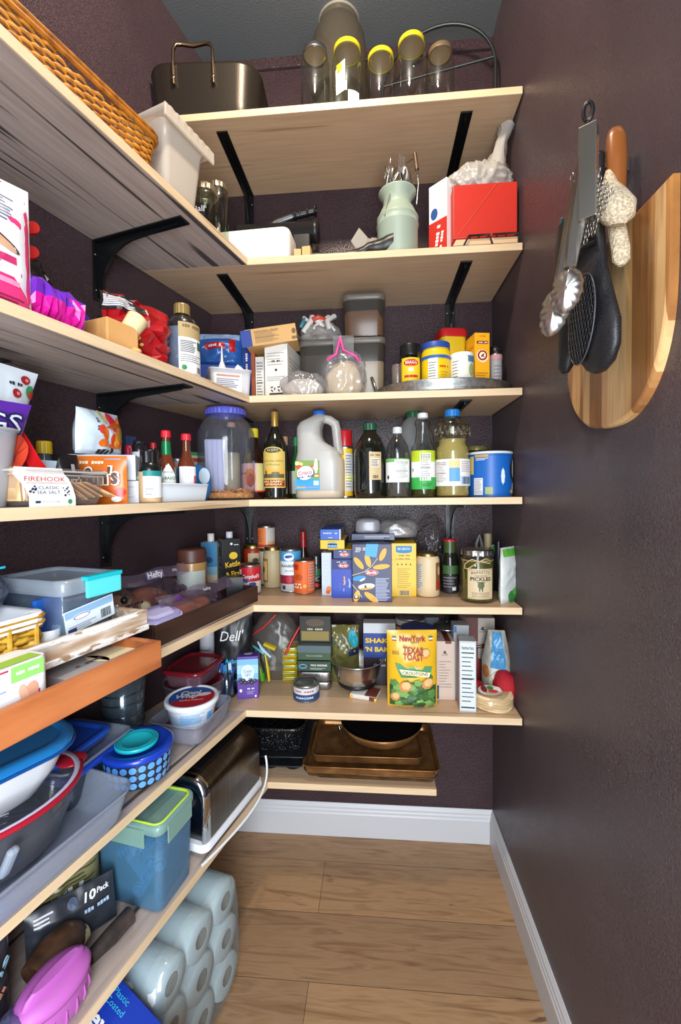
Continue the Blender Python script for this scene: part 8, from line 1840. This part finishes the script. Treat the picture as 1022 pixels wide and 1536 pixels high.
g = G(); g.M = Matrix.Translation((-Lt_/2+.004, .035, .075)) @ Matrix.Rotation(-PI/2, 4, 'Y'); g.lathe([(.022, 0), (.022, .006), (.018, .008), (.016, .020), (0, .020)], P('dfe4ea', .3), 24); g.b('dial', t)
g = G(); g.box(-Lt_/2-.014, -Lt_/2+.004, -.03, -.008, .10, .112, P('dfe4ea', .3), .003); g.b('lever', t)
g = G(); pc = []
A = Vector((Lt_/2, -dT*.40, .05)); 
for u in range(15):
    f_ = u/14; pc.append((Lt_/2+.012-.30*f_**1.1+.05*sin(PI*f_), -dT/2-.006-.028*sin(PI*f_)-.002, max(.0035, .085*(1-f_)**2.2+.0035)))
g.tube(pc, .0033, P('dfe2e4', .4), 8); g.b('power_cord', t)
# blue box with lime lid
sX0, sX1 = .535, .645; nX = .228
t = TH('lime_lidded_container', 'tall frosted blue storage container with lime green rimmed lid', 'container', lw((sX0+sX1)/2, nX, z7+.0005), LROT+.06)
hx = .19; BX = thin('b4d8ec', .45, .08, .15, .24, '7ab4d4'); BXL = thin('c8e0d8', .45, .1, .2, .5, '9cc4b8')
g = G(); rrtub(g, .108, .155, .118, .168, hx-.016, .016, BX, .002); g.b('container_body', t)
g = G(); g.loft([rr(.122, .172, .018, hx-.020), rr(.126, .176, .02, hx-.016), rr(.126, .176, .02, hx-.006), rr(.12, .17, .018, hx), rr(.108, .158, .016, hx), rr(.104, .152, .015, hx-.005)], BXL, False, True); g.tube(rr(.108, .158, .016, hx-.001), .0032, P('b4d84a', .4), 8, closed=True); g.b('lid', t)
g = G(); g.box(-.066, -.062, -.05, .05, hx-.046, hx-.008, BXL, .001); g.box(-.04, .04, -.091, -.088, hx-.046, hx-.008, BXL, .001); g.b('latch_flap', t)
rd = random.Random(11)
cc = lw((sX0+sX1)/2, nX, z7+.006)
for i in range(9):
    g = G(); L_ = .10
    g.tube([(-L_/2, 0, 0), (L_/2, 0, 0)], .007, P('7fc0dc', .4), 8)
    for j in range(14): g.tube([(-L_*.45+L_*.9*j/13, .012*cos(a), .012*sin(a)) for a in [2*PI*q/12 for q in range(12)]], .0018, P('a8d8e8', .4), 5, closed=True)
    g.b('ribbed_stick', None, cc+DV*rd.uniform(-.02, .02)+NV*rd.uniform(-.03, .03)+Vector((0, 0, .022+.0145*i)), (rd.uniform(-.2, .2), rd.uniform(-.35, .35), rd.uniform(0, 3.1)), 'pale blue ribbed plastic stick inside the lime lidded container', 'plastic stick', 'ribbed sticks inside the blue container')
# treat bags
OLV = P('7c7850', .35)
p = lw(.70, .10, z7); 
def fn(g, S): g.lines(S, -.06, .06, .115, .06, 7, P('3a3822'), .002, .003); g.disc(S, 0, .045, .03, .012, P('2a2820'), .003); g.text(S, '~6', 0, .085, .018, P('d0d4d8'), .0045, shear=.2)
pouch('treat_bag', 'olive green foil treat bag with dark print beside the lime lidded container', 'bag', lw(.715, .135, z7), LROT-.40, .13, .150, .05, OLV, fn, 82, wr=.25)
p = lw(.755, .19, z7)
def fn(g, S):
    g.text(S, '10', .030, .066, .020, WH, .004, bold=.03, shear=.2, w=.02); g.text(S, 'Pack', .053, .068, .012, WH, .004, bold=.02, shear=.2, w=.022); g.lines(S, -.062, -.03, .076, .058, 3, P('d8d8e0'), .003, .004); g.disc(S, 0, .068, .009, .009, P('4a5870'), .004); g.disc(S, -.012, .068, .002, .002, BLK2, .005); g.text(S, '~8', .040, .046, .012, P('a8c4dc'), .005, w=.045)
    g.patch(S, -.05, -.02, .01, .035, P('2f7a24', .4), .004, 6, 4)
HB = P('2c3038', .3)
o = pouch('treat_bag', 'dark header card bag marked 10 Pack above the brown dog chews', 'bag', lw(.742, .195, z7+.012), (-.25, 0, LROT-.50), .15, .085, .03, HB, fn, 84, wr=.14)
CHW = texmat('dog_chew', (30, 30, 30), [(.3, '241610'), (.6, '5a3a24'), (.8, 'b09a6c')], .6, bump=.5, dist=.004)
CHW2 = texmat('dark_chew', (30, 30, 30), [(.3, '1c1614'), (.7, '4a3c36')], .6, bump=.5, dist=.004)
g = G(); g.M = Matrix.Rotation(.3, 4, 'Z')
g.tube([(-.05, 0, .045), (-.02, 0, .05), (.02, .0, .046), (.036, 0, .04)], [.03, .036, .034, .024], CHW, 18, flat=.8); g.tube([(.030, -.008, .041), (.044, -.012, .036)], [.026, .016], P('c8b888', .6, bump=.2), 14, flat=.7)
g.b('dog_chew', None, lw(.785, .215, z7+.002), LROT-.2, 'thick brown bone-like dog chew with cream end', 'dog chew')
g = G(); g.tube([(-.045, 0, .018), (0, .0, .019), (.03, .004, .018), (.042, .004, .018)], [.012, .0165, .016, .017], CHW2, 16); g.b('dog_chew', None, lw(.715, .262, z7+.001), LROT-.12, 'dark brown rolled dog chew pointing towards the shelf edge', 'dog chew')
# pink silicone pod
PKS = P('b860b4', .5); PKD = P('a04c9c', .5)
t = TH('pink_pod', 'oval ribbed pink silicone pod with finned top near the shelf edge', 'pod', lw(.842, .262, z7+.001), (.22, .0, LROT-.05))
g = G(); def_r = lambda q, z, f=.60: ring(.062*q, .062*q*f, z, 44)
g.loft([def_r(.6, .0), def_r(.86, .004), def_r(1.0, .016), def_r(1.02, .030), def_r(.96, .050), def_r(.90, .058)], PKS, True, True)
for i in range(20):
    a = 2*PI*i/20; x, y = .062*1.02*cos(a), .062*.60*1.02*sin(a); g.tube([(x*.99, y*.99, .016), (x*1.02, y*1.02, .028), (x*.95, y*.95, .046)], [.0016, .0026, .0014], PKS, 6)
g.b('ribbed_base', t)
g = G(); g.loft([def_r(.80, .058), def_r(.80, .062), def_r(.97, .063), def_r(.99, .070), def_r(.90, .078), def_r(.6, .083), def_r(.3, .084)], PKS, True, True)
g.loft([[(.050*cos(a)*q, .010*sin(a)*q, z) for a in [2*PI*i/24 for i in range(24)]] for z, q in ((.080, 1.05), (.092, .95), (.098, .75))], PKS, False, True); g.b('finned_cap', t)
# black bag at the picture edge, clear packet
def fn(g, S): g.text(S, 'ttens', .02, .10, .028, P('a8dcf0'), .006, w=.09, rot=.55, bold=.02); g.text(S, '~5', .035, .07, .014, P('b87a5a'), .006, rot=.6); g.disc(S, -.02, .16, .03, .03, P('6a7a88', .3), .003)
pouch('treat_bag', 'large dark treat bag with pale blue lettering at the left picture edge', 'bag', lw(.93, .195, z7), LROT+.12, .15, .21, .05, P('38343c', .3), fn, 88, wr=.15)
g = G(); g.blob((.05, .03, .045), thin('b8b4d4', .5, .15, .1, .25, '8a86b0'), .35, 20, 89, ridge=True)
g.tube([(-.02, -.01, .01), (-.01, -.02, .05)], .008, P('7a2a3a', .5), 8); g.tube([(.015, -.01, .01), (.012, -.02, .055)], .006, P('8a3040', .5), 8)
g.b('clear_packet', None, lw(.905, .265, z7+.001), LROT, 'shiny clear lilac packet with red-brown stripes at the bottom left picture corner', 'packet')

# ================================================================== floor
# wrapped paper rolls
ROLL = P('dfe5e8', .9, bump=.25, scale=160); CORE = P('8a8078', .8)
rollp = None
cols = [.452, .547, .642]
Rr_ = .047
for i, s_ in enumerate(cols):
    for j in range(3):
        lb = 'paper towel roll %s, in the %s column from the back wall' % (('lying on the floor', 'in the middle layer', 'in the top layer')[j], ('first', 'second', 'third')[i])
        if rollp is None:
            t = TH('paper_roll', lb, 'paper roll', (0, 0, 0), 0, 'paper towel rolls in clear wrap')
            g = G(); g.M = Matrix.Rotation(PI/2, 4, 'X')
            g.lathe([(.019, -.14), (Rr_*.93, -.14), (Rr_, -.134), (Rr_, .134), (Rr_*.93, .14), (.019, .14)], ROLL, 32); g.b('paper', t)
            g = G(); g.M = Matrix.Rotation(PI/2, 4, 'X'); g.lathe([(.019, -.139), (.0185, -.139), (.0185, .139), (.019, .139)], CORE, 24); g.lathe([(0, .05), (.0185, .05)], CORE, 20); g.b('cardboard_core', t); rollp = t
            t.location = lw(s_, .196, .0485+.0955*j); t.rotation_euler = (0, 0, LROT)
        else: dup(rollp, lw(s_, .196, .0485+.0955*j), LROT, lb)
g = G(); cL = (cols[0]+cols[-1])/2
hwL = (cols[-1]-cols[0])/2+Rr_+.006
def wrapf(x, y, z):
    n_ = noise.noise(Vector((x*14, y*14, z*14)))*.010+(.25-abs(noise.noise(Vector((x*26, y*26, z*20)))))*.022+(.2-abs(noise.noise(Vector((x*60, y*60, z*50)))))*.008
    return n_
WRP = thin('dfe8ea', .5, .13, .10, .13, 'b8c8cc')
rings = []
for k_ in range(25):
    y = -.152+.304*k_/24; e = min(1, (1-abs(2*k_/24-1))*9)**.4*.12+.88
    ring_ = []
    for i in range(72):
        a = 2*PI*i/72; cx = math.copysign(abs(cos(a))**.45, cos(a))*hwL*e; cz = .150+math.copysign(abs(sin(a))**.45, sin(a))*.147*e
        n_ = wrapf(cx, y, cz)*.7; ring_.append((cx*(1+n_), y, max(.001, cz*(1+n_*.5))))
    rings.append(ring_)
g.loft(rings, WRP, True, True)
o = g.b('plastic_wrap', None, lw(cL, .196, 0), LROT, 'clear crinkled plastic wrap around the paper towel rolls on the floor', 'wrap')
# dark cardboard box and foil box
def openbox(name, label, cat, p, rot, w, d, h, m, mi):
    g = G(); th = .004
    g.box(-w/2, w/2, -d/2, d/2, 0, th, m)
    for a in ((-w/2, w/2, -d/2, -d/2+th), (-w/2, w/2, d/2-th, d/2), (-w/2, -w/2+th, -d/2, d/2), (w/2-th, w/2, -d/2, d/2)): g.box(*a, 0, h, m)
    return g.b(name, None, p, rot, label, cat)
t = openbox('cardboard_box', 'dark open cardboard box holding the blue freezer paper box, beside the paper rolls', 'box', lw(.752, .290, 0), LROT, .112, .26, .165, P('2a2420', .8), None)
g = G(); g.cbox(.022, .12, .26, P('6a5a4c', .8), .001); g.b('folded_carton', None, lw(.712, .26, .0045), LROT, 'brown folded carton inside the dark open cardboard box', 'carton')
def f(g, F, R, L, T):
    g.text(F, 'Reynolds', .0, .060, .034, WH, .0012, w=.13, bold=.02, shear=.15); g.text(F, 'FREEZER', -.0, .022, .020, P('38a8dc'), .0012, w=.12, bold=.03)
BLF = P('1438a8', .35)
w_, d_, h_ = .095, .05, .31
g = G(); g.cbox(w_, d_, h_, BLF, .0015)
Sx = plane((0, -d_/2, 0), (0, 0, 1), (-1, 0, 0))      # printing runs up the box
Sr = plane((0, -d_/2, h_), (0, 0, -1), (1, 0, 0))
g.text(Sr, 'Reynolds', .118, -.016, .036, WH, .0014, w=.15, bold=.03, shear=.15); g.text(Sr, 'F', .050, .020, .040, P('38a8dc'), .0014, bold=.05); g.text(Sr, 'Plastic', .090, .030, .015, P('38b8dc'), .0014); g.text(Sr, 'Coated', .090, .014, .015, P('38b8dc'), .0014); g.text(Sr, '~9', .18, .026, .012, P('8ab8e8'), .0014); g.text(Sr, '3', .26, .012, .05, WH, .0014, bold=.03); g.lines(Sr, .15, .22, .018, .006, 3, P('8ab8e8'), .0016, .0012)
g.b('freezer_paper_box', None, lw(.757, .479, .170), (-1.10, 0, LROT), 'tall blue freezer paper box leaning beside the dark cardboard box', 'box')

# ================================================================== right wall: board, tongs, mitt
WR = -PI/2
def onwall(y, z, off=0.): return Vector((XR-off, y, z))
def boardmat():
    m, nt, b = newmat('striped_board'); N = nt.nodes; L = nt.links
    tc = N.new('ShaderNodeTexCoord'); sp = N.new('ShaderNodeSeparateXYZ'); L.new(tc.outputs['Object'], sp.inputs[0])
    mr = N.new('ShaderNodeMapRange'); mr.inputs['From Min'].default_value = -.165; mr.inputs['From Max'].default_value = .165; L.new(sp.outputs['X'], mr.inputs['Value'])
    r = ramp(N, [(0, 'a06a38'), (.10, 'd0a066'), (.20, 'b07a44'), (.235, 'd8ac74'), (.31, '8e6038'), (.44, 'c8986a'), (.50, 'd8b07c'), (.66, 'd4a468'), (.70, '9c6a3c'), (.82, 'b07c48'), (.86, 'dcb078'), (.93, 'a87038')]); r.color_ramp.interpolation = 'CONSTANT'
    L.new(mr.outputs[0], r.inputs[0])
    mp = N.new('ShaderNodeMapping'); mp.inputs['Scale'].default_value = (60, 10, 5); L.new(tc.outputs['Object'], mp.inputs[0])
    n = N.new('ShaderNodeTexNoise'); n.inputs['Scale'].default_value = 1; n.inputs['Detail'].default_value = 6; n.inputs['Distortion'].default_value = 1.2; L.new(mp.outputs[0], n.inputs['Vector'])
    r2 = ramp(N, [(.3, '8a6a4c'), (.55, 'ffffff')]); L.new(n.outputs['Fac'], r2.inputs[0])
    mx = N.new('ShaderNodeMix'); mx.data_type = 'RGBA'; mx.blend_type = 'MULTIPLY'; mx.inputs[0].default_value = .55; L.new(r.outputs[0], mx.inputs[6]); L.new(r2.outputs[0], mx.inputs[7]); L.new(mx.outputs[2], b.inputs['Base Color'])
    b.inputs['Roughness'].default_value = .4; return m
BRD = boardmat()
oy = .762
def U(q):   # board outline, local x to the camera side, z
    pts = [(-.161, 1.655), (.150, 1.655), (.149, 1.52), (.139, 1.45), (.114, 1.396), (.074, 1.360), (.02, 1.346), (-.055, 1.352), (-.112, 1.382), (-.146, 1.43), (-.160, 1.50)]
    c = (0, 1.50); return [((x-c[0])*q+c[0], (z-c[1])*q+c[1]-1.5) for x, z in pts]
def smooth_loop(pts, fixed=2, n=6):
    out = [pts[0]]
    P_ = pts[1:]+[pts[0]]
    for i in range(len(P_)-1):
        p0 = P_[max(i-1, 0)]; p1 = P_[i]; p2 = P_[i+1]; p3 = P_[min(i+2, len(P_)-1)]
        for k_ in range(n):
            t_ = k_/n; out.append(tuple(.5*((2*p1[j])+(-p0[j]+p2[j])*t_+(2*p0[j]-5*p1[j]+4*p2[j]-p3[j])*t_**2+(-p0[j]+3*p1[j]-3*p2[j]+p3[j])*t_**3) for j in (0, 1)))
    return out
o1 = smooth_loop(U(1.)); o2 = smooth_loop(U(.965)); n_ = len(o1)
g = G(); ly = lambda pts, y: [(x, y, z) for x, z in pts]
g.loft([ly(o1, 0), ly(o1, -.009), ly(smooth_loop(U(.985)), -.0115)], BRD, False, False, smooth=False); g.loft([ly(smooth_loop(U(.985)), -.0115), ly(o2, -.013)], BRD, smooth=False); g.add(ly(o2, -.013), [tuple(range(n_))], BRD); g.add(ly(o1, 0), [tuple(range(n_))], BRD)
g.b('cutting_board', None, (XR-.0001, oy, 1.5), WR, 'striped wooden cutting board with rounded bottom hanging on the right wall', 'cutting board')
# hook rail
g = G(); g.box(-.055, .02, -.012, -.0005, 0, .022, P('6a6660', .35, .8), .001)
for x in (-.045, -.02, .01): g.tube([(x, -.010, .012), (x, -.05, .010), (x, -.054, .022)], .0025, STEEL, 6)
g.b('hook_rail', None, (XR, .745, 1.742), WR, 'small metal hook rail behind the tongs and oven mitt', 'hook rail')
# wooden handled tool
g = G(); WHD = P('8a4f22', .3, coat=.3)
t = TH('wooden_handle_tool', 'tool with thick reddish wood handle hanging beside the oven mitt', 'kitchen tool', (XR-.004, .703, 1.68), WR)
g.tube([(0, -.028, -.03), (.001, -.028, .0), (.0, -.028, .06), (-.002, -.028, .095), (-.004, -.028, .108), (-.006, -.028, .114)], [.011, .012, .0145, .0145, .011, .003], WHD, 18, flat=.8); g.b('handle', t)
g = G(); g.box(-.008, .008, -.029, -.026, -.05, -.028, STEEL, .001); g.b('blade', t)
# knit glove
KN = texmat('knit', (1, 1, 1), [(.35, 'a89478'), (.65, 'd8c8aa')], .95, bump=.8, dist=.004, nscale=260, detail=2)
t = TH('knit_glove', 'cream knitted glove hanging between the oven mitt and cutting board', 'glove', (XR-.014, .690, 1.60), WR)
g = G(); g.tube([(-.012, -.03, .125), (-.006, -.032, .10), (.006, -.034, .075), (.018, -.034, .052), (.022, -.034, .034), (.020, -.034, .026)], [.005, .012, .021, .026, .022, .010], KN, 20, flat=.8); g.b('cuff', t)
g = G(); g.tube([(-.012, -.022, .075), (-.004, -.022, .035), (.006, -.022, -.002), (.008, -.022, -.02), (.008, -.022, -.027)], [.010, .0125, .013, .012, .005], KN, 16, flat=.85); g.b('finger', t)
# oven mitt
MT_ = texmat('black_silicone', (1, 1, 1), [(.4, '17171a'), (.6, '232327')], .42, bump=.25, dist=.002, nscale=500, detail=1)
t = TH('oven_mitt', 'black silicone oven mitt with oval grip pattern and teal cuff trim', 'oven mitt', (XR-.024, .752, 1.5), WR)
def me(z, cx, w, d, y=-.03): return [(cx+w/2*cos(a), y+d/2*sin(a), z) for a in [2*PI*i/28 for i in range(28)]]
g = G(); g.loft([me(.262, .022, .045, .030), me(.24, .004, .085, .034), me(.20, -.012, .115, .036), me(.14, -.012, .125, .036), me(.08, -.002, .125, .038), me(.03, .014, .132, .040), me(-.01, .032, .128, .040), me(-.045, .044, .104, .036), me(-.066, .048, .070, .028), me(-.076, .049, .03, .014)], MT_, True, True); g.b('mitt_body', t)
g = G(); g.loft([me(.05, -.055, .05, .03), me(.02, -.066, .046, .03), (me(-.01, -.072, .040, .028)), me(-.034, -.075, .034, .024), me(-.044, -.075, .016, .012)], MT_, True, True); g.b('thumb', t)
F = plane((0, -.0512, 0), (1, 0, 0), (0, 0, 1))
g = G(); cx, cz, ru, rv = .030, .01, .043, .068
tilt = .18
def ov(u, v, off=0): return F(cx+u*cos(tilt)-v*sin(tilt)*-1, cz-u*sin(tilt)*-1*-1+v*cos(tilt), off-.0016*((u/ru)**2+(v/rv)**2))
g.disc(ov, 0, 0, ru, rv, P('0e0e10', .5), .0006, 36, k=4); g.tube([ov(ru*cos(a), rv*sin(a), .001) for a in [2*PI*i/36 for i in range(36)]], .0012, P('4a4a4e', .4), 5, closed=True)
for i in range(-4, 5):
    for j in range(-6, 7):
        u, v = i*.0095+(.0047 if j % 2 else 0), j*.0098
        if (u/ru)**2+(v/rv)**2 < .86: g.tube([ov(u+.0044*cos(a)*(1), v+.0058*sin(a), .0016) for a in (0, 1.05, 2.1, 3.14, 4.2, 5.24)], .0009, P('2c2c30', .35), 4, closed=True)
g.b('grip_panel', t)
g = G(); g.tube([(-.045, -.046, .095), (-.01, -.054, .125), (.03, -.052, .135), (.050, -.040, .132)], .0035, P('101012', .35), 8); g.tube([(-.045, -.048, .085), (-.01, -.056, .113), (.03, -.054, .122), (.052, -.040, .120)], .0035, P('101012', .35), 8); g.b('loop_cord', t)
TL = P('5a8288', .7)
g = G(); g.tube([(-.006, -.046, .232), (.004, -.048, .252), (.020, -.046, .264), (.038, -.040, .264), (.045, -.034, .256)], .0028, TL, 8); g.tube([(-.105, -.03, .18), (-.095, -.035, .215), (-.075, -.036, .235)], .0028, TL, 8); g.b('cuff_trim', t)
g = G(); g.loft([me(.225, -.082, .03, .02), me(.19, -.088, .045, .022), me(.15, -.080, .05, .022), me(.10, -.06, .04, .022)], MT_, True, True); g.b('cuff_fold', t)
# chain mail scrubber
CHN = P('b4b4b2', .22, 1.)
g = G()
for j in range(17):
    n0, n1 = (-.028+.001*j, .004+.0032*min(j, 9)-(.0045*(j-9) if j > 9 else 0))
    x = n0
    while x < n1:
        xx = x+(.0035 if j % 2 else 0); zz = .115-.0068*j
        g.tube([(xx+.0042*cos(a), -.002*cos(a)+.0015*sin(3*xx*100), zz+.0042*sin(a)) for a in [2*PI*i/10 for i in range(10)]], .0007, CHN, 4, closed=True); x += .0072
for j in range(0):
    for i in range(2): g.tube([(-.058-.0013*j+.0072*i+.0042*cos(a), .004, .03-.0068*j+.0042*sin(a)) for a in [2*PI*q/10 for q in range(10)]], .0007, CHN, 4, closed=True)
o = g.b('chainmail_scrubber', None, (XR-.088, .668, 1.600), WR+.5, 'silver chainmail scrubber draped over the oven mitt cuff', 'scrubber')
# tongs
TSC = P('b8b2a8', .25, 1.)
t = TH('tongs', 'long stainless steel tongs with black pull ring hanging on the right wall', 'tongs', (XR-.090, .666, 1.757), WR+.95)
def arm(sx, tipx, tipz, y):
    g = G(); A_ = Vector((sx*.006, y, -.01)); B_ = Vector((tipx, y-.002, tipz)); v = B_-A_; nx = Vector((v.z, 0, -v.x)).normalized()
    rings = []
    for f_, w_ in ((0, .010), (.1, .0125), (.4, .012), (.62, .010), (.74, .0085)):
        c = A_+v*f_; rings.append([c+nx*w_+Vector((0, .005, 0)), c+nx*w_+Vector((0, .0, 0)), c+nx*w_*.5-Vector((0, .004, 0)), c-nx*w_*.5-Vector((0, .004, 0)), c-nx*w_, c-nx*w_+Vector((0, .005, 0))])
    g.loft(rings, TSC, True, True, smooth=False); g.b('arm', t)
    g = G(); d = v.normalized(); c0 = A_+v*.72; Ls = v.length*.28; pts = []
    n = 78; outl = []
    for i in range(n):
        a = 2*PI*i/n; sc_ = 1+.05*cos(15*a); w = .0215*sin(a)*sc_; l_ = .5-.5*cos(a)
        fade = min(1, l_/.22)**.8; outl.append(c0+d*(l_*Ls*1.04)+nx*w*(.45+.55*fade)+Vector((0, .004*abs(sin(a)), 0)))
    cc_ = sum(outl, Vector())/n; mid = [cc_+(p_-cc_)*.55-Vector((0, .006, 0)) for p_ in outl]
    g.loft([[p_+Vector((0, .0015, 0)) for p_ in outl], outl, mid, [cc_+(p_-cc_)*.1-Vector((0, .0075, 0)) for p_ in outl]], P('c4c0ba', .3, 1.), True, True); g.b('scalloped_tip', t)
arm(-.5, -.056, -.272, .012); arm(.5, -.032, -.250, -.008)
g = G(); g.box(-.010, .013, -.020, -.004, -.13, .0, TSC, .001); g.b('locking_sleeve', t)
g = G(); g.tube([(.0+.006*cos(a), -.008, .025+.013*sin(a)) for a in [2*PI*i/20 for i in range(20)]], .0028, BLK2, 8, closed=True); g.tube([(0, -.008, 0), (0, -.008, .012)], .0012, STEEL, 6); g.b('pull_ring', t)
